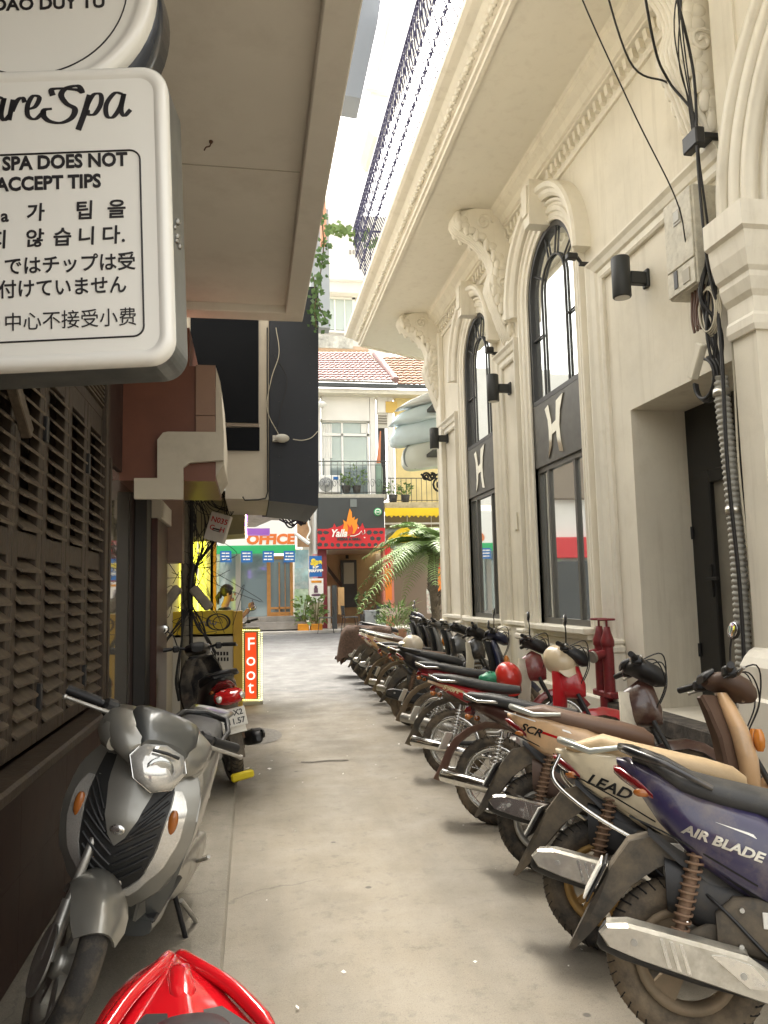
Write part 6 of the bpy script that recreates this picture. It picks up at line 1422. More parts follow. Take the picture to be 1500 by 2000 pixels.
# dust cover draped over the tail of the last bike
cv = B(); rows = []
for i in range(10):
    x = -.42+.105*i; row = []
    for j in range(13):
        t = (j/12-.5)*2; hw = .17+.02*math.sin(i*2.1); drop = max(0, abs(t)-.35)/.65
        zt = .95-.05*i/9-(.10 if i == 0 else 0)
        row.append((x-.05*drop*(1 if i < 3 else 0)+.01*math.sin(j*1.9+i), math.copysign(min(abs(t)/.35, 1)*hw*.8+drop*.09+.012*math.sin(i*1.7+j*2.3), t), zt-drop*(.62 if i < 5 else .45)))
    rows.append(row)
back = [(p[0]-.06, p[1]*.95, max(.30, p[2]-.45)) for p in rows[0]]; back2 = [(p[0]-.04, p[1]*.97, max(.36, p[2]-.2)) for p in rows[0]]
cv.sheet([back, back2]+rows, .006)
cm = mat('patterned_cover', (.11, .065, .045), .85, var=.5, scale=40, dirt=(.035, .025, .02), dirt_amt=.6, dscale=34)
o = cv.build('bike_cover', cm); o.location = (2.08, 14.45, gz(14.45)); o.rotation_euler = (Matrix.Rotation(R(-15), 3, 'Z') @ Matrix.Rotation(R(-10), 3, 'X')).to_euler(); tag(o, 'patterned brown fabric cover draped over the last motorbike', 'cover')

# ---- decals placed on the flank of the near scooters
def flank(objname, s_, x, z, size, m_, rot_, y, shear=0, xs=1.0, d=.003):
    par = bpy.data.objects[objname]; sp_ = [c for c in par.children if c.name.startswith('side_panel')][0]
    t = text('lettering', s_, size, m_, sp_, (0, 0, 0), (0, 0, 0), d, shear, 'CENTER', .0015, 1.0)
    # lay letters on the panel surface by ray casting from outside
    me = t.data; dg = bpy.context.evaluated_depsgraph_get(); ca, sa = math.cos(R(rot_)), math.sin(R(rot_)); src = sp_.data
    from mathutils.bvhtree import BVHTree
    bv = BVHTree.FromPolygons([v.co[:] for v in src.vertices], [p.vertices[:] for p in src.polygons])
    for v in me.vertices:
        lx, lz, h = v.co.x*xs, v.co.y, v.co.z; X, Z = x+lx*ca-lz*sa, z+lx*sa+lz*ca
        hit = bv.ray_cast(Vector((X, -1, Z)), Vector((0, 1, 0)))
        v.co = Vector((X, (hit[0].y if hit[0] else -y)-.002-h, Z))
    return t
flank('purple_scooter', 'AIR BLADE', .135, .672, .044, M_dec, -17, .16, .2, 1.2)
flank('cream_scooter', 'LEAD', .045, .675, .064, M_blkdec, -18, .16, .3, 1.25)
flank('peach_scooter', 'SCR', -.05, .755, .06, M_blkdec, -18, .14, .3, 1.2)
flank('red_motorbike', 'Sport', -.02, .725, .055, M_reddec, -15, .1, .3, 1.2)
# white swoosh on the purple flank
def flank_poly(objname, pts, m_, nm, off=.0015):
    par = bpy.data.objects[objname]; sp_ = [c for c in par.children if c.name.startswith('side_panel')][0]; src = sp_.data
    from mathutils.bvhtree import BVHTree
    bv = BVHTree.FromPolygons([v.co[:] for v in src.vertices], [p.vertices[:] for p in src.polygons])
    b = B(); n_ = len(pts)//2; top, bot = pts[:n_], pts[n_:][::-1]; vs = []
    for r_ in (0, .33, .66, 1):
        for i in range(n_):
            X = top[i][0]*(1-r_)+bot[i][0]*r_; Z = top[i][1]*(1-r_)+bot[i][1]*r_; h = bv.ray_cast(Vector((X, -1, Z)), Vector((0, 1, 0)))[0]; vs.append((X, (h.y if h else -.1)-off, Z))
    b.add(vs, [(r_*n_+i, r_*n_+i+1, (r_+1)*n_+i+1, (r_+1)*n_+i) for r_ in range(3) for i in range(n_-1)], True); b.build(nm, m_, sp_)
flank_poly('purple_scooter', [(.12, .738), (.22, .712), (.34, .668), (.46, .617), (.55, .565), (.55, .52), (.46, .585), (.34, .65), (.22, .704), (.12, .7375)], M_wl, 'swoosh')
flank_poly('peach_scooter', [(.0, .757), (.05, .742), (.10, .726), (.10, .712), (.05, .728), (.0, .743)], M_tail, 'red_mark')
M_seam = mat('panel_seam', (.01, .01, .01), .7)
def seam(objname, pts, w=.0035, m_=M_seam, nm='seam'):
    flank_poly(objname, [(x, z+w) for x, z in pts]+[(x, z-w) for x, z in pts[::-1]], m_, nm, .0012)
for nm_ in ('purple_scooter', 'cream_scooter', 'peach_scooter', 'black_scooter'):
    seam(nm_, [(-.16, .735), (-.05, .69), (.08, .63), (.22, .555), (.36, .485), (.5, .42)]); seam(nm_, [(.36, .71), (.40, .64), (.44, .56), (.50, .48)])
    flank_poly(nm_, [(-.10, .70), (0, .635), (.12, .575), (.26, .50), (.40, .44), (.40, .41), (.26, .44), (.12, .515), (0, .585), (-.10, .675)], M_plast, 'lower_trim')
flank_poly('peach_scooter', [(-.20, .86), (-.05, .815), (.15, .76), (.35, .70), (.5, .64), (.5, .62), (.35, .685), (.15, .75), (-.05, .808), (-.20, .855)], M_wl, 'pale_stripe')
csc = bpy.data.objects['cream_scooter']
for s_ in (-1, 1):
    b = B(); b.tube(spline([(-.16, s_*.14, .80), (-.19, s_*.16, .70), (-.08, s_*.185, .60), (.10, s_*.195, .50), (.28, s_*.195, .43), (.36, s_*.19, .45), (.30, s_*.185, .53)], 5), .009, 8); b.build('guard_rail', M_chrome, csc)
flank_poly('red_motorbike', [(-.22, .80), (-.12, .77), (0, .745), (.10, .71), (.10, .69), (0, .715), (-.12, .745), (-.22, .78)], P_peach, 'tan_stripe')
flank_poly('grey_motorbike', [(-.15, .74), (0, .71), (.2, .66), (.4, .60), (.4, .57), (.2, .63), (0, .685), (-.15, .72)], P_red, 'red_stripe')
# helmets and bag on the bikes
def helmet(loc, rot, m, label):
    o = empty('helmet', loc, rot, label=label, cat='helmet')
    b = B(); b.sphere((0, 0, 0), .135, 20, 14, (1.08, .92, .92)); 
    # open face: trim the lower front by flattening
    b.v = [(x, y, max(z, -.075-(.0 if x < .02 else .02))) for x, y, z in b.v]
    b.build('shell', m, o); b = B(); strip_sheet(b, [(.10, .03), (.16, .015), (.19, -.005)], [.10, .09, .06], .006, .02); b.build('peak', m, o)
    b = B(); b.tube([(.05, .10, -.06), (.07, .05, -.15), (.07, -.05, -.15), (.05, -.10, -.06)], .007, 5); b.build('strap', M_black, o)
p = at(1092, 1290, Y=6.15); helmet((p.x, 6.15, p.z), (R(20), R(30), R(-60)), paint('cream_helmet', (.62, .50, .33), .1), 'cream helmet hung on the red motorbike')
p = at(993, 1322, Y=7.05); helmet((p.x, 7.05, p.z), (R(10), R(60), R(-60)), paint('red_helmet', (.55, .03, .02), .05), 'glossy red helmet between the motorbike seats')
p = at(806, 1258, Y=10.2); helmet((p.x, 10.2, p.z), (0, R(-10), R(160)), paint('white_helmet', (.68, .60, .48), .1), 'off-white cap helmet on a seat in the row')
b = B(); b.sphere((0, 0, 0), .085, 14, 10, (1.3, .8, .7)); random.seed(4); b.v = [(x*(1+random.uniform(-.15, .15)), y*(1+random.uniform(-.15, .15)), z*(1+random.uniform(-.2, .2))) for x, y, z in b.v]
p = at(958, 1325, Y=7.1); o = b.build('plastic_bag', mat('green_plastic', (.04, .26, .14), .3, var=.3, scale=30)); o.location = (p.x, 7.1, p.z); tag(o, 'crumpled green plastic bag beside the red helmet', 'bag')

# ------------------------------------------------------------------ LEFT: silver scooter facing the camera
ss = bike('silver_scooter', (-.46, 4.14, .045), -98, 13, 'silver grey scooter facing the camera beside the shutters', 'scooter', None, 'sh', body=P_silver, trim=P_dsil, seat=M_seatk, rim=M_alum, tyre=M_tyre, shield=P_silver, inner=P_dsil, steer=28, mirrors=False, detail=2, plate=True, R0=.275)
WBs = 1.25; HX, HZ = 1.03, .92
axs = Vector((-.45, 0, .89)).normalized(); SMs = Matrix.Translation((HX, 0, HZ)) @ Matrix.Rotation(R(28), 4, axs) @ Matrix.Translation((-HX, 0, -HZ))
def interp(tab, z):
    for (a, b_) in zip(tab, tab[1:]):
        if a[0] <= z <= b_[0]: t = (z-a[0])/(b_[0]-a[0]); t = t*t*(3-2*t)*.5+t*.5; return a[1]+(b_[1]-a[1])*t
    return tab[0][1] if z < tab[0][0] else tab[-1][1]
XB = [(.40, 1.05), (.50, 1.12), (.62, 1.165), (.74, 1.165), (.86, 1.12), (.94, 1.06), (1.0, .99)]
def apx(y, z): return interp(XB, z)-1.7*y*y
def apanel(zs, yl, yr, off, m, name, par, th=.012, n=9):
    rows = []
    for z in zs: rows.append([(apx(yl(z)+(yr(z)-yl(z))*k/(n-1), z)+off, yl(z)+(yr(z)-yl(z))*k/(n-1), z) for k in range(n)])
    return B().sheet(rows, th).build(name, m, par)
def zr(a, b_, n): return [a+(b_-a)*i/n for i in range(n+1)]
Wt = [(.42, .08), (.50, .165), (.60, .22), (.72, .242), (.84, .232), (.92, .195), (.98, .12)]
Dt = [(.46, .0), (.50, .06), (.56, .11), (.66, .138), (.80, .15), (.92, .14), (.97, .12)]
St = [(.66, .002), (.69, .03), (.76, .06), (.86, .085), (.97, .095)]
It = [(.47, .07), (.52, .11), (.60, .165), (.70, .195), (.80, .20), (.86, .17)]
ap = apanel(zr(.42, .98, 14), lambda z: -interp(Wt, z), lambda z: interp(Wt, z), 0, P_silver, 'apron', ss, .02, 15)
apanel(zr(.47, .965, 12), lambda z: -interp(Dt, z), lambda z: interp(Dt, z), .010, mat('grille_black', (.018, .018, .018), .5), 'grille_panel', ap, .01)
apanel(zr(.66, .972, 10), lambda z: -interp(St, z), lambda z: interp(St, z), .020, P_silver, 'centre_shield', ap, .014)
for s_ in (-1, 1):
    l_ = apanel(zr(.475, .855, 12), lambda z: s_*(interp(Dt, z)+.004) if s_ < 0 else interp(Dt, z)+.004, lambda z: s_*max(interp(Dt, z)+.012, interp(It, z)+.012*math.sin((z-.47)*8)), .013, M_clear, 'running_light', ap, .012, 6)
    B().sphere((apx(s_*.172, .755)+.016, s_*.172, .755), .036, 12, 8, (.45, .55, 1.25)).build('indicator_lens', M_amber2, l_)
for k in range(8):
    z0 = .515+.036*k
    for s_ in (-1, 1):
        d0, d1 = max(.006, interp(St, z0+.02)+.004 if z0 > .66 else .0), interp(Dt, min(z0+.07, .96))-.008
        pts = [(apx(s_*(d0+(d1-d0)*t), z0+.085*t*(.5+.5*d1/.13))+.018, s_*(d0+(d1-d0)*t), z0+.085*t*(.5+.5*d1/.13)) for t in (0, .25, .5, .75, 1)]
        B().tube(pts, .0065, 5).build('grille_slat', M_plast, ap)
b = B()
for dz, w_ in ((0, .045), (.018, .035)):
    b.tube([(apx(y, .90+dz+abs(y)*.8)+.030, y, .895+dz+abs(y)*.8) for y in (-w_, -w_/2, 0, w_/2, w_)], .005, 5)
b.build('chevron_badge', M_plast, ap)
b = B(); b.sphere((apx(0, .715)+.028, 0, .715), .022, 12, 8, (.3, 1.3, .8)); b.build('round_badge', M_chrome, ap)
# side cheeks running back to the floor
for s_ in (-1, 1):
    b = B(); rows = []
    for z in zr(.36, .95, 9):
        w_ = interp(Wt, max(z, .44)); rows.append([(apx(w_, max(z, .42))-.002-t*.20, s_*(w_+.004-.03*t*(1 if z > .6 else 0)+.03*t*(z < .5)), z) for t in (0, .33, .66, 1)])
    b.sheet(rows, .012); b.build('cheek', P_silver, ss)
# turned headset with lamp
def HB(): q = B(); q.m = SMs; return q
b = HB(); hs2 = b.super([(HX-.10, HZ+.10, .12, .035, 2.6), (HX-.04, HZ+.115, .205, .06, 2.8), (HX+.05, HZ+.105, .215, .07, 2.8), (HX+.12, HZ+.085, .185, .07, 2.6), (HX+.165, HZ+.07, .145, .06, 2.4), (HX+.175, HZ+.068, .11, .045, 2.3)], 24).build('headset', P_silver, ss)
b = HB(); b.super([(HX-.02, HZ+.165, .115, .03, 2.6), (HX+.05, HZ+.165, .135, .042, 2.6), (HX+.13, HZ+.135, .12, .045, 2.6), (HX+.18, HZ+.10, .085, .03, 2.4)], 18).build('top_cowl', P_dsil, hs2)
b = HB()
hexa = [(.0, .075), (.075, .055), (.105, -.0), (.07, -.06), (0, -.085), (-.07, -.06), (-.105, 0.0), (-.075, .055)]
n_ = len(hexa)
def hl_ring(k, dx): return [(HX+.205+dx-.55*(y*k)**2*3-abs(z*k+.03)*.12-(z*k)*.40, y*k*1.02, HZ+.052+z*k*.98) for y, z in hexa]
b.add(hl_ring(1.0, -.012)+hl_ring(.98, .014)+hl_ring(.6, .03)+hl_ring(.2, .036), [(r_*n_+i, r_*n_+(i+1) % n_, (r_+1)*n_+(i+1) % n_, (r_+1)*n_+i) for r_ in range(3) for i in range(n_)]+[tuple(range(3*n_, 4*n_))], True)
hl2 = b.build('headlight', mat('headlamp_lens', (.62, .61, .58), .10, metal=.5, coat=1.0, var=.10, scale=150), hs2)
b = HB(); b.tube([(p[0]+.006, p[1], p[2]) for p in hl_ring(1.02, -.004)], .004, 5, closed=True); b.build('lamp_bezel', M_chrome, hl2)
b = HB(); b.lathe([(.052, .0), (.048, .006), (.03, .004), (.0, .010)], 20, 'x', (HX+.228, 0, HZ+.04)); b.build('projector', mat('projector_lens', (.45, .46, .45), .05, metal=.8, coat=1.0), hl2)
b = HB(); b.tube([(HX+.215, -.05, HZ+.10), (HX+.222, 0, HZ+.105), (HX+.215, .05, HZ+.10)], .006, 6); b.build('lens_shade', M_black, hl2)
for s_ in (-1, 1):
    b = HB(); b.super([(HX+.02, HZ+.09, .05, .05, 2.6, s_*.17), (HX+.08, HZ+.075, .04, .05, 2.6, s_*.17), (HX+.12, HZ+.06, .02, .03, 2.4, s_*.165)], 12).build('side_cowl', P_silver, hs2)
b = B(); b.m = SMs; b.cyl((WBs, -.085, .275), (WBs, -.09, .275), .11, 24); b.lathe([(.06, -.088), (.11, -.088), (.11, -.083), (.06, -.083)], 24, 'y', (WBs, 0, .275), closed_prof=True)
b.build('brake_disc', M_alum, ss)
# centre stand and pillion peg on the lane side
b = B(); b.tube([(.45, .17, .22), (.30, .22, .10), (.22, .24, .03)], .011, 6); b.tube([(.20, .16, .30), (.30, .22, .36), (.38, .24, .40)], .009, 6); b.build('stand_arm', M_alum, ss)
# rear carrier
b = B(); b.super([(-.42, .90, .10, .012, 3), (-.36, .905, .12, .016, 3), (-.20, .90, .11, .016, 3), (-.16, .895, .09, .012, 3)], 14); b.build('rear_carrier', P_dsil, ss)

# ---- dark scooter seen from behind
ds = bike('rear_view_scooter', (-.13, 6.62, .045), 103, 9, 'black scooter seen from behind with white plate and yellow lock', 'scooter', None, 'scooter', body=P_black, trim=M_plast, seat=M_seatk, rim=M_alum, tyre=M_tyre, muff=M_plast, shield=P_black, inner=P_black, steer=-12, mirrors=1, detail=2, tailz=.0, rail=M_blk2)
b = B(); b.m = Matrix.Translation((-.36, 0, .575)) @ Euler((0, R(16), 0)).to_matrix().to_4x4(); b.box(-.006, .004, -.10, .10, -.072, .072, .004); b.build('registration_plate', M_plate, ds)
PR = (Matrix.Rotation(R(16), 3, 'Y') @ Matrix(((0, 0, -1), (-1, 0, 0), (0, 1, 0)))).to_euler()
text('lettering', '29-X2', .062, M_ink, ds, (-.359, .0, .607), PR, .0012, 0, 'CENTER', .001)
text('lettering', '411.57', .062, M_ink, ds, (-.377, .0, .545), PR, .0012, 0, 'CENTER', .001)
b = B(); b.box(-.32, -.27, -.10, .08, .075, .135, .012); b.build('wheel_lock', mat('lock_yellow', (.70, .55, .01), .45), ds)
b = B(); b.super([(-.40, .72, .03, .02, 2.4), (-.375, .725, .10, .045, 2.5), (-.30, .735, .12, .06, 2.6)], 16); tl = b.build('tail_lamp', M_tail, ds)
for s_ in (-1, 1): b = B(); b.sphere((-.37, s_*.085, .735), .032, 10, 7, (.5, 1, .9)); b.build('indicator', M_clear, tl)

# ---- red motorbike at the bottom edge, its tail towards the lane
rb = bike('red_tail_motorbike', (-.16, 1.22, .035), -80, 5, 'glossy red motorbike tail at the bottom edge of the picture', 'motorbike', None, 'underbone', body=P_red, trim=M_plast, seat=mat('slate_vinyl', (.03, .033, .037), .4), rim=M_chrome, shield=P_red, steer=0, mirrors=False, front=False, plate=False)
for c in list(rb.children):
    if c.name.split('.')[0] in ('grab_rail', 'seat', 'side_panel', 'tail_light', 'indicator'): bpy.data.objects.remove(c)
P_gred = mat('paint_gloss_red', (.50, .006, .012), .16, coat=1.0, var=.05, scale=5)
b = B()
secs = []
for x, zc, w_, h_ in ((-.45, .80, .008, .005), (-.42, .803, .026, .022), (-.34, .81, .072, .05), (-.24, .81, .118, .072), (-.12, .79, .162, .085), (.05, .75, .185, .09), (.25, .70, .17, .10), (.45, .62, .13, .10)):
    ring = [(x, 0, zc+h_), (x, w_*.45, zc+h_*.72), (x, w_*.95, zc+h_*.35), (x, w_, zc), (x, w_*.7, zc-h_), (x, 0, zc-h_*1.1), (x, -w_*.7, zc-h_), (x, -w_, zc), (x, -w_*.95, zc+h_*.35), (x, -w_*.45, zc+h_*.72)]
    secs.append(ring)
b.ring_loft(secs, smooth=True, caps=False); tc_ = b.build('tail_cowl', P_gred, rb, 2)
ca_ = tc_.data.attributes.new('crease_edge', 'FLOAT', 'EDGE')
for e_ in tc_.data.edges:
    i_, j_ = e_.vertices[0] % 10, e_.vertices[1] % 10
    if i_ == j_ and i_ in (0, 2, 8): ca_.data[e_.index].value = 1.0
for s_ in (-1, 1):
    b = B(); b.tube(spline([(-.33, s_*.006, .858), (-.25, s_*.035, .868), (-.17, s_*.085, .862), (-.08, s_*.135, .838)], 5), [.006]+[.013]*14+[.008], 8); b.build('v_ridge', P_gred, rb)
b = B(); b.super([(-.265, .862, .010, .010, 2.4), (-.22, .872, .022, .016, 2.4), (-.16, .868, .022, .012, 2.4), (-.13, .862, .012, .006, 2.4)], 12); b.build('lock_cover', P_gred, rb)
for s_ in (-1, 1):
    b = B(); b.prism([(-.07, s_*.115), (-.125, s_*.06), (-.11, s_*.028), (-.02, s_*.03), (.02, s_*.125)], .012, 'xy', 0); b.v = [(x, y, z+.860-.28*abs(y)*.7+(x+.15)*-.12) for x, y, z in b.v]; b.build('vent_panel', M_plast, rb)
b = B(); b.super([(-.085, .845, .03, .012, 2.4), (-.055, .855, .06, .03, 2.4), (.02, .855, .085, .04, 2.6), (.14, .835, .11, .045, 2.6), (.30, .80, .11, .05, 2.6), (.48, .77, .08, .05, 2.6)], 22); b.build('seat', MATS['slate_vinyl'], rb)
# ------------------------------------------------------------------ LEFT STREET CLUTTER: pole, cables, counter, sign, person
pl = empty('utility_pole', (at(362, 1370, Y=8.9).x, 8.9, .045), label='old utility pole wrapped in tangled black cables', cat='pole')
M_pole = mat('pole_grey', (.17, .15, .11), .8, var=.3, scale=10)
b = B(); b.tube([(0, 0, 0), (0, 0, 2.7)], [.055, .05], 12); b.build('shaft', M_pole, pl)
b = B(); b.tube([(.06, -.03, .0), (.06, -.03, 2.7)], .022, 8); b.build('riser_pipe', M_cab1, pl)
random.seed(9)
PX, PY = pl.location.x, 8.9
def pc(u, v, dy=0): return tuple(at(u, v, Y=8.75+dy))
b = B()
for k in range(15):
    pts = [pc(368+random.uniform(-6, 10), 905, random.uniform(-.05, .1)), pc(372+random.gauss(0, 10), 960), pc(385+random.gauss(0, 14), 1010), pc(385+random.gauss(0, 12), 1070), pc(380+random.gauss(0, 6), 1110), pc(376+random.gauss(0, 4), 1160)]
    b.tube(spline(pts, 6), random.uniform(.003, .006), 5)
for k in range(20):
    cx, cy = (random.gauss(395, 14), random.gauss(940, 14)) if k < 8 else (random.gauss(432, 10), random.gauss(955, 12)); r_ = random.uniform(14, 34)
    b.tube([pc(cx+r_*math.cos(t)*1.1, cy+r_*math.sin(t), .1*math.sin(t+k)) for t in [j*math.pi/12 for j in range(random.randint(14, 24))]], .0045, 5)
for k in range(8):
    b.tube(spline([pc(432, 955), pc(450+random.gauss(0, 8), 985), pc(430+random.gauss(0, 15), 1030), pc(405+random.gauss(0, 10), 1075), pc(382, 1110)], 6), .004, 5)
for k in range(7):
    b.tube(spline([pc(425+random.gauss(0, 10), 1050), pc(405+random.gauss(0, 6), 1075), pc(384, 1105), pc(376, 1150)], 6), .006, 5)
tag(b.build('cable_tangle', M_cab1), 'dense tangle of black cables looping around the pole top', 'cables')
b = B(); b.tube([pc(378, 1100), pc(373, 1130), pc(371, 1160), pc(372, 1190)], [.02, .032, .032, .028], 10); tag(b.build('cable_bundle', M_cab1), 'thick taped cable bundle in the middle of the pole', 'cables')
for k, (pts, lab) in enumerate((([(372, 1185), (350, 1215), (330, 1245), (312, 1270), (300, 1290)], 'cable sheaf fanning down to the left from the pole'), ([(374, 1185), (390, 1220), (405, 1250), (420, 1280)], 'cable sheaf fanning down to the right from the pole'), ([(360, 1190), (352, 1260), (345, 1320), (350, 1370)], 'cable sheaf hanging straight down the pole foot'))):
    b = B()
    for j in range(5): b.tube(spline([pc(u+random.gauss(0, 3), v+random.gauss(0, 3), .05) for u, v in pts], 5), random.uniform(.005, .012), 5)
    tag(b.build('cable_sheaf', M_cab1), lab, 'cables')
b = B()
for k in range(18):
    u, v = random.uniform(315, 460), random.uniform(1060, 1200); b.tube(spline([pc(u, v, .1), pc(u+random.gauss(0, 25), v+random.gauss(10, 25), .1), pc(u+random.gauss(0, 30), v+random.gauss(30, 25), .1), pc(u+random.gauss(-10, 30), v+random.gauss(50, 20), .1)], 6), .0032, 4)
for k in range(4): b.tube([pc(425+22*math.cos(t)+k, 1215+16*math.sin(t), 0) for t in [j*math.pi/12 for j in range(25)]], .0045, 5)
tag(b.build('loose_wires', M_cab1), 'loose thin wires straggling around the pole', 'cables')
for u0, v0, rot, lab in ((333, 1168, 38, 'grey splice box slanting left of the pole'), (393, 1168, -38, 'grey splice box slanting right of the pole')):
    p = at(u0, v0, Y=8.7); b = B(); b.m = Matrix.Translation(p) @ Matrix.Rotation(R(rot), 4, 'Y'); b.box(-.055, .055, -.05, .05, -.15, .15, .02); tag(b.build('splice_box', mat('splice_grey', (.24, .21, .17), .7, var=.2, scale=12)), lab, 'box')
# number box
nb = empty('number_box', tuple(at(424, 1030, Y=8.5)), (0, R(17), R(-12)), label='tilted white box with red stencilled number on the cables', cat='box')
M_nbox = mat('box_white', (.58, .55, .50), .55, var=.08, scale=8)
b = B(); b.box(-.11, .11, 0, .10, -.155, .155, .008); b.build('case', M_nbox, nb)
M_rst = mat('stencil_red', (.45, .03, .03), .6)
text('lettering', 'N035', .082, M_rst, nb, (.005, -.002, .075), FR, .0008, 0, 'CENTER', .002); text('lettering', 'C   H', .075, M_rst, nb, (.005, -.002, -.015), FR, .0008, 0, 'CENTER', .002)
b = B(); b.box(-.045, .04, -.0025, 0, -.03, -.012); b.box(-.04, .045, -.0025, 0, -.045, -.036); tag(b.build('small_print', M_ink, nb), kind='stuff')
b = B()
for k in range(9): b.box(-.112, -.108, .015, .085, -.13+.03*k, -.115+.03*k)
b.build('vent_slots', M_black, nb)['kind'] = 'stuff'
# yellow panels behind the pole; their glow is added to brighten them
M_lime = mat('lime_panel', (.70, .66, .03), .5, var=.08, scale=3, emit=(.75, .72, .05), estr=.8)
for k, (u0, u1, lab) in enumerate(((329, 349, 'lime yellow panel with added glow left of the pole'), (373, 383, 'narrow lime yellow panel with added glow just right of the pole'), (388, 401, 'lime yellow panel with added glow right of the pole'))):
    o = fb(u0, 1050, u1, 1380, 11.3, .12, 'lime_panel', M_lime, None, .01); tag(o, lab, 'panel', 'lime panels with added glow')
for (u0, u1, m_, lab) in ((401, 416, mat('poster_strip', (.7, .68, .66), .5, var=.3, scale=6), 'pale printed strip beside the lime panels'), (411, 422, M_oak, 'wooden upright behind the seated person')):
    tag(fb(u0, 1045, u1, 1330, 11.9, .1, 'upright', m_, None), lab, 'panel')
tag(fb(306, 1090, 328, 1180, 11.5, .08, 'wall_poster', M_post, None), 'blue and white wall poster left of the pole', 'poster')
tag(fb(300, 1040, 330, 1330, 11.9, .1, 'pale_panel', mat('pale_panel', (.6, .56, .5), .6), None), 'pale panel behind the wall poster', 'panel')
# plaster box over the lane & purple-lit tarpaulin
b = B(); b.prism(fpoly([(362, 905), (478, 985), (478, 1042), (330, 1052), (330, 960)], 9.2), .8, 'xz', 9.2); tag(b.build('khaki_soffit', mat('khaki_plaster', (.30, .27, .16), .85, var=.15, scale=4)), 'khaki plaster beam behind the cable tangle', 'beam')
tp = empty('tarpaulin', (.3, 12.5, 2.6), label='sagging grey tarpaulin lit with purple led strips above the office', cat='tarpaulin')
b = B(); rows = []
for i in range(7):
    t = i/6; rows.append([tuple(at(479+(610-479)*j/8+4*math.sin(i+j), 988+42*t*(1-.75*j/8)+3*math.sin(j*1.8+i), Y=11.5+1.6*t)) for j in range(9)])
b.sheet(rows, .008); o = b.build('sheet', mat('dirty_tarp', (.46, .43, .44), .5, var=.3, scale=6), tp); o.location = -Vector(tp.location)
M_purp = mat('purple_led', (.3, .1, .6), .5, emit=(.42, .10, 1.0), estr=3.0)
b = B(); b.tube([tuple(at(u, v, Y=11.45)) for u, v in ((480, 990), (481, 1010), (480, 1030), (482, 1050))], .012, 6); b.tube([tuple(at(u, v, Y=11.4)) for u, v in ((500, 990), (530, 987), (580, 990), (604, 988))], .010, 6); o = b.build('led_strip', M_purp, tp); o.location = -Vector(tp.location)
fb(482, 1032, 527, 1044, 12.0, .2, 'purple_box', mat('mauve_box', (.30, .18, .32), .5, emit=(.3, .1, .5), estr=.15), tp)
fb(512, 1001, 545, 1009, 11.4, .05, 'dark_slot', M_black, tp)
b = B()
for k in range(26): u = 480+random.uniform(-1, 1); b.sphere(tuple(at(u, 990+k*2.4, Y=11.42)), .010, 5, 4)
o = b.build('led_bead', mat('warm_led', (.9, .7, .4), .5, emit=(1, .75, .4), estr=3.0), tp); o.location = -Vector(tp.location); o['kind'] = 'stuff'
b = B()
for k in range(9): b.tube(spline([tuple(at(545+k*6, 1015+random.gauss(0, 4), Y=12)), tuple(at(565+k*4, 1022+random.gauss(0, 6), Y=12)), tuple(at(590+random.gauss(0, 6), 1010+random.gauss(0, 8), Y=12)), tuple(at(606, 1000+random.gauss(0, 8), Y=12))], 5), .014, 5)
tag(b.build('hanging_wires', M_cab1), 'black wires bunched below the tarpaulin edge', 'cables')
# yellow counter board
ct = empty('counter', (-.9, 10.4, .045), label='yellow and white cafe counter board beside the lit sign', cat='counter')
fb(300, 1196, 455, 1242, 10.4, .3, 'yellow_header', mat('counter_yellow', (.62, .45, .03), .45, var=.06, scale=3), ct); fb(300, 1242, 455, 1400, 10.4, .3, 'white_body', mat('counter_white', (.55, .52, .46), .5), ct)
fb(455.5, 1194, 474, 1400, 10.38, .34, 'end_panel', mat('counter_ochre', (.58, .36, .04), .5), ct)
b = B(); b.tube([tuple(at(385+i*1.5, 1217+7*math.sin(i*.9)*math.cos(i*.23), Y=10.392)) for i in range(26)], .007, 5); o = b.build('script', mat('counter_script', (.16, .17, .22), .5), ct); o.location = -Vector(ct.location)
b = B(); b.tube([tuple(at(430+14*math.cos(t), 1217+13*math.sin(t), Y=10.39)) for t in [j*math.pi/14 for j in range(29)]], .006, 5); o = b.build('round_logo', M_ink, ct); o.location = -Vector(ct.location)
for q_ in range(5): fb(418+q_*6, 1273, 422+q_*6, 1280, 10.395, .003, 'print_mark', M_ink, ct); fb(419+q_*6, 1284, 422.5+q_*6, 1291, 10.395, .003, 'print_mark', M_ink, ct)
# lit FOOT sign
fs = empty('foot_sign', tuple(at(490, 1376, Y=11.5)), label='lit red upright FOOT sign edged with led beads', cat='sign')
fb(472, 1226, 508, 1372, 11.5, .22, 'case', mat('sign_case', (.12, .11, .09), .5), fs, .01)
fb(468, 1371, 514, 1378, 11.42, .38, 'base', mat('sign_base', (.42, .40, .36), .6), fs, .01)
fb(479, 1236, 501, 1364, 11.48, .03, 'red_panel', mat('lit_red', (.62, .04, .01), .5, emit=(.8, .07, .01), estr=.15), fs)
M_neon = mat('neon_white', (.9, .85, .8), .4, emit=(1, .78, .72), estr=.25)
for s_, v in (('F', 1259), ('o', 1289), ('o', 1317), ('t', 1343)): ftext('letter', s_, 490, v, 11.465, 25, M_neon, fs, .0, 0, 1.0)
b = B(); M_led = mat('led_yellow', (.9, .85, .4), .5, emit=(.95, .95, .35), estr=.45)
pts = [(474+32*t, 1231) for t in [k/8 for k in range(9)]]+[(506, 1231+136*k/32) for k in range(33)]+[(474+32*t, 1367) for t in [k/8 for k in range(9)]]+[(474, 1231+136*k/32) for k in range(33)]+[(511, 1236+130*k/28) for k in range(29)]
for u, v in pts: b.sphere(tuple(at(u, v, Y=11.47)), .0115, 6, 4)
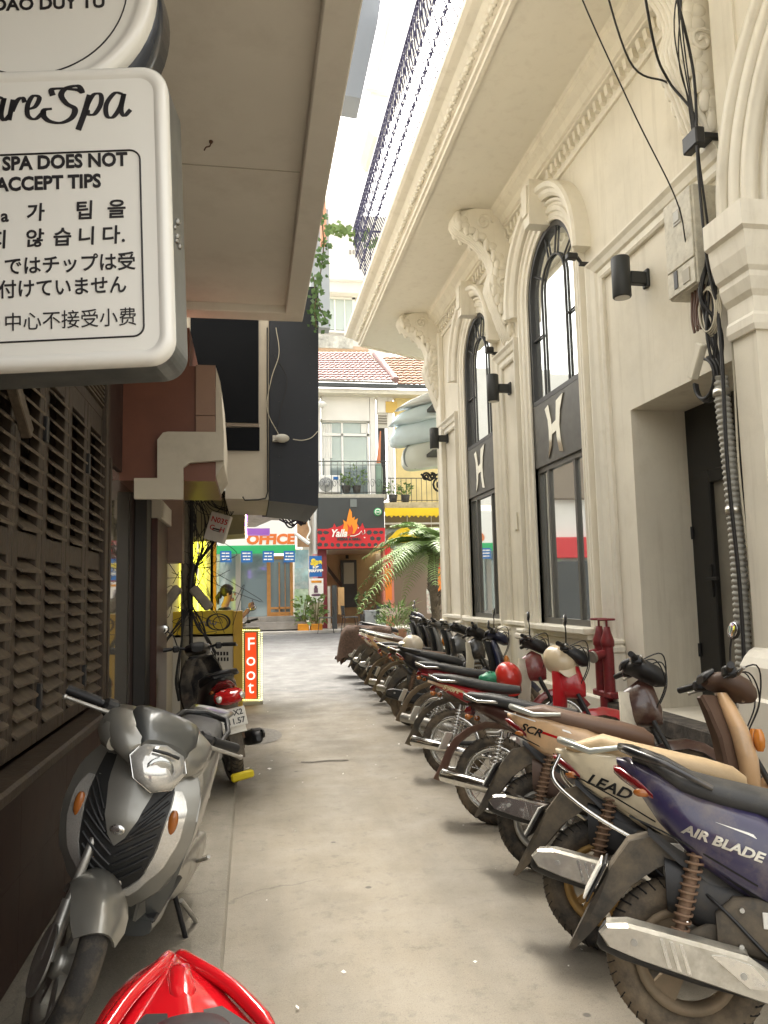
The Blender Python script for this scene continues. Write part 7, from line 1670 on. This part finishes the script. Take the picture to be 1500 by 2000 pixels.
o = b.build('led_bead', M_led, fs); o.location = -Vector(fs.location); o['kind'] = 'stuff'
b = B(); p = at(522, 1322, Y=11.6); b.lathe([(0, 0), (.22, 0), (.23, .01), (0, .015)], 20, 'z', (0, 0, 0)); o = b.build('round_mat', mat('green_mat', (.10, .20, .08), .8)); o.location = (at(518, 1322, Z=.02).x, at(518, 1322, Z=.02).y, .006); tag(o, 'flat round green mat on the road behind the lit sign', 'mat')
# silver scooter the person sits on
bike('parked_scooter', (-.62, 12.0, .045), 60, 4, 'silver scooter parked behind the lit sign', 'scooter', None, 'scooter', body=P_silver, trim=M_plast, seat=M_seatk, shield=P_silver, inner=M_plast, steer=25)
# ------------------------------------------------------------------ PERSON with a phone
def skinned(name, joints, edges, m, parent=None, sub=2):
    me = bpy.data.meshes.new(name); me.from_pydata([j[0] for j in joints], edges, []); o = bpy.data.objects.new(name, me); COL.objects.link(o)
    o.parent = parent; md = o.modifiers.new('skin', 'SKIN'); md.use_smooth_shade = True
    for i, j in enumerate(joints):
        r_ = j[1] if isinstance(j[1], tuple) else (j[1], j[1]); me.skin_vertices[0].data[i].radius = r_
    me.skin_vertices[0].data[0].use_root = True
    s_ = o.modifiers.new('sub', 'SUBSURF'); s_.levels = sub; s_.render_levels = sub; me.materials.append(m); return o
hp = at(446, 1158, Y=11.75)       # head centre
pe = empty('person', (hp.x-.06, 11.75, .045), label='seated person in black top with hair tied back, holding up a phone', cat='person')
zH = hp.z-.045; xH = .06
M_skin = mat('skin', (.46, .27, .19), .5); M_hair = mat('black_hair', (.012, .010, .010), .45); M_top = mat('black_top', (.018, .019, .022), .8); M_jean = mat('dark_trousers', (.03, .032, .04), .8)
hip = zH-.68
J = [((0, 0, hip), (.15, .12)), ((0, 0, hip+.2), (.135, .10)), ((.0, 0, hip+.38), (.15, .11)), ((0, 0, hip+.47), (.07, .07)), ((.03, 0, hip+.54), (.05, .05)), ((xH, 0, zH-.06), (.065, .065)), ((xH, 0, zH+.05), (.08, .075)),
     ((.0, -.17, hip+.42), .058), ((.10, -.22, hip+.20), .046), ((.30, -.12, hip+.36), .034), ((.36, -.09, hip+.44), .030),
     ((.0, .17, hip+.42), .058), ((.10, .22, hip+.20), .046), ((.30, .10, hip+.36), .034), ((.36, .06, hip+.44), .030),
     ((.06, -.10, hip-.03), .095), ((.42, -.13, hip), .075), ((.44, -.13, hip-.40), .05), ((.42, -.13, hip-.62), .04), ((.52, -.13, hip-.66), .035),
     ((.06, .10, hip-.03), .095), ((.42, .13, hip), .075), ((.44, .13, hip-.40), .05), ((.42, .13, hip-.62), .04), ((.52, .13, hip-.66), .035)]
Ed = [(0, 1), (1, 2), (2, 3), (3, 4), (4, 5), (5, 6), (2, 7), (7, 8), (8, 9), (9, 10), (2, 11), (11, 12), (12, 13), (13, 14), (0, 15), (15, 16), (16, 17), (17, 18), (18, 19), (0, 20), (20, 21), (21, 22), (22, 23), (23, 24)]
skinned('body', J, Ed, M_skin, pe)
# face: nose, brow, lips, eye
b = B(); b.sphere((xH+.095, 0, zH-.02), .02, 8, 6, (.9, .7, 1.2)); b.sphere((xH+.082, 0, zH-.065), .018, 8, 6, (.7, 1.3, .6)); b.sphere((xH+.06, 0, zH-.10), .03, 8, 6); b.build('nose_and_lips', M_skin, pe)
for s_ in (-1, 1):
    b = B(); b.sphere((xH+.078, s_*.033, zH+.005), .012, 8, 6, (.6, 1.1, .7)); b.build('eye', M_black, pe); b = B(); b.sphere((xH-.005, s_*.078, zH-.015), .025, 8, 6, (.7, .4, 1.2)); b.build('ear', M_skin, pe)
b = B(); b.sphere((xH-.022, 0, zH+.035), .103, 18, 12, (1.02, .92, .98)); b.v = [(x, y, z) if x < xH+.045 or z > zH+.06 else (xH+.045+(x-xH-.045)*.3, y, z) for x, y, z in b.v]; b.sphere((xH-.125, 0, zH-.03), .045, 10, 8, (.8, .9, 1.3)); b.tube([(xH-.11, 0, zH), (xH-.16, 0, zH-.06), (xH-.15, 0, zH-.17)], [.03, .035, .012], 8); b.build('hair', M_hair, pe)
# clothing shells
Jt = [((0, 0, hip-.02), (.165, .135)), ((0, 0, hip+.2), (.15, .115)), ((0, 0, hip+.37), (.162, .122)), ((0, 0, hip+.455), (.10, .085)), ((0, -.175, hip+.415), .074), ((.055, -.20, hip+.30), .066), ((0, .175, hip+.415), .074), ((.055, .20, hip+.30), .066)]
skinned('top', Jt, [(0, 1), (1, 2), (2, 3), (2, 4), (4, 5), (2, 6), (6, 7)], M_top, pe)
Jl = [((0, 0, hip-.02), (.17, .14)), ((.06, -.10, hip-.03), .11), ((.42, -.13, hip), .088), ((.44, -.13, hip-.40), .062), ((.425, -.13, hip-.56), .056), ((.06, .10, hip-.03), .11), ((.42, .13, hip), .088), ((.44, .13, hip-.40), .062), ((.425, .13, hip-.56), .056)]
skinned('trousers', Jl, [(0, 1), (1, 2), (2, 3), (3, 4), (0, 5), (5, 6), (6, 7), (7, 8)], M_jean, pe)
# hands with fingers around the phone
for s_, hx_, hy_ in ((-1, .36, -.09), (1, .36, .06)):
    hz_ = hip+.44; b = B(); b.sphere((hx_+.02, hy_, hz_+.045), .04, 10, 8, (.7, .45, 1.15))
    for k in range(4):
        y0 = hy_-.0; z0 = hz_+.075-.018*k; L_ = (.055, .062, .058, .046)[k]; b.tube([(hx_+.02, y0, z0), (hx_+.02+L_*.6, y0-s_*.004, z0+.015), (hx_+.02+L_, y0-s_*.028, z0+.012)], [.010, .009, .007], 6)
    b.tube([(hx_+.01, hy_, hz_+.02), (hx_+.045, hy_-s_*.02, hz_+.05), (hx_+.055, hy_-s_*.03, hz_+.075)], [.012, .010, .008], 6); b.build('hand', M_skin, pe)
ph = B(); ph.m = Matrix.Translation((hp.x-.06+.42, 11.735, .045+hip+.535)) @ Euler((0, R(-20), 0)).to_matrix().to_4x4(); ph.box(-.005, .005, -.075, .045, -.04, .04, .004); tag(ph.build('phone', M_black), 'black phone held up by the seated person', 'phone')
# ------------------------------------------------------------------ small hardware on the near bikes
for nm_ in ('purple_scooter', 'cream_scooter', 'peach_scooter', 'brown_motorbike', 'red_motorbike', 'grey_motorbike', 'black_scooter'):
    par = bpy.data.objects[nm_]; un = 'motorbike' in nm_; hx, hz = (.95 if un else .98), .92
    for k, s_ in enumerate((-1, 1, -1)):
        b = B(); b.tube(spline([(hx-.01, s_*(.19+.01*k), hz+.13), (hx+.12+.02*k, s_*.16, hz+.16+.02*k), (hx+.17, s_*.08, hz+.02), (hx+.10, s_*.05, hz-.15)], 6), .0045, 5); b.build('brake_cable', M_cab1, par)
    b = B(); b.tube(spline([(-.02, -.10, .29), (.10, -.12, .24), (.28, -.13, .24), (.46, -.12, .28)], 5), .005, 5); b.build('brake_rod', M_alum, par)
    b = B(); b.cyl((0, -.07, .27), (0, -.115, .27), .018, 6); b.cyl((0, -.115, .27), (0, -.125, .27), .010, 8); b.build('axle_nut', M_alum, par)
    b = B(); b.tube([(.30, -.15, .30), (.30, -.25, .31)], .013, 8); b.box(.27, .33, -.26, -.20, .315, .33, .006); b.build('pillion_peg', M_plast, par)
# plate digits are too small to read; the near plates carry a dark frame instead
for nm_ in ('purple_scooter', 'cream_scooter', 'peach_scooter'):
    par = bpy.data.objects[nm_]; b = B(); b.m = Matrix.Translation((-.286, 0, .505)) @ Euler((0, R(29), 0)).to_matrix().to_4x4(); b.box(-.002, .006, -.10, .10, -.076, .076, .003); b.build('plate_frame', M_plast, par)
# canopy soffit: board joints and a conduit
b = B()
for y in (2.3, 4.3): b.box(-.94, .295, y-.003, y+.003, 4.026, 4.031)
o = b.build('soffit_joint', mat('joint_grey', (.42, .38, .31), .9), can); o['kind'] = 'stuff'
b = B(); b.tube([(-.60, .8, 4.015), (-.60, 6.4, 4.015)], .012, 8); b.build('soffit_conduit', M_canopy, can)
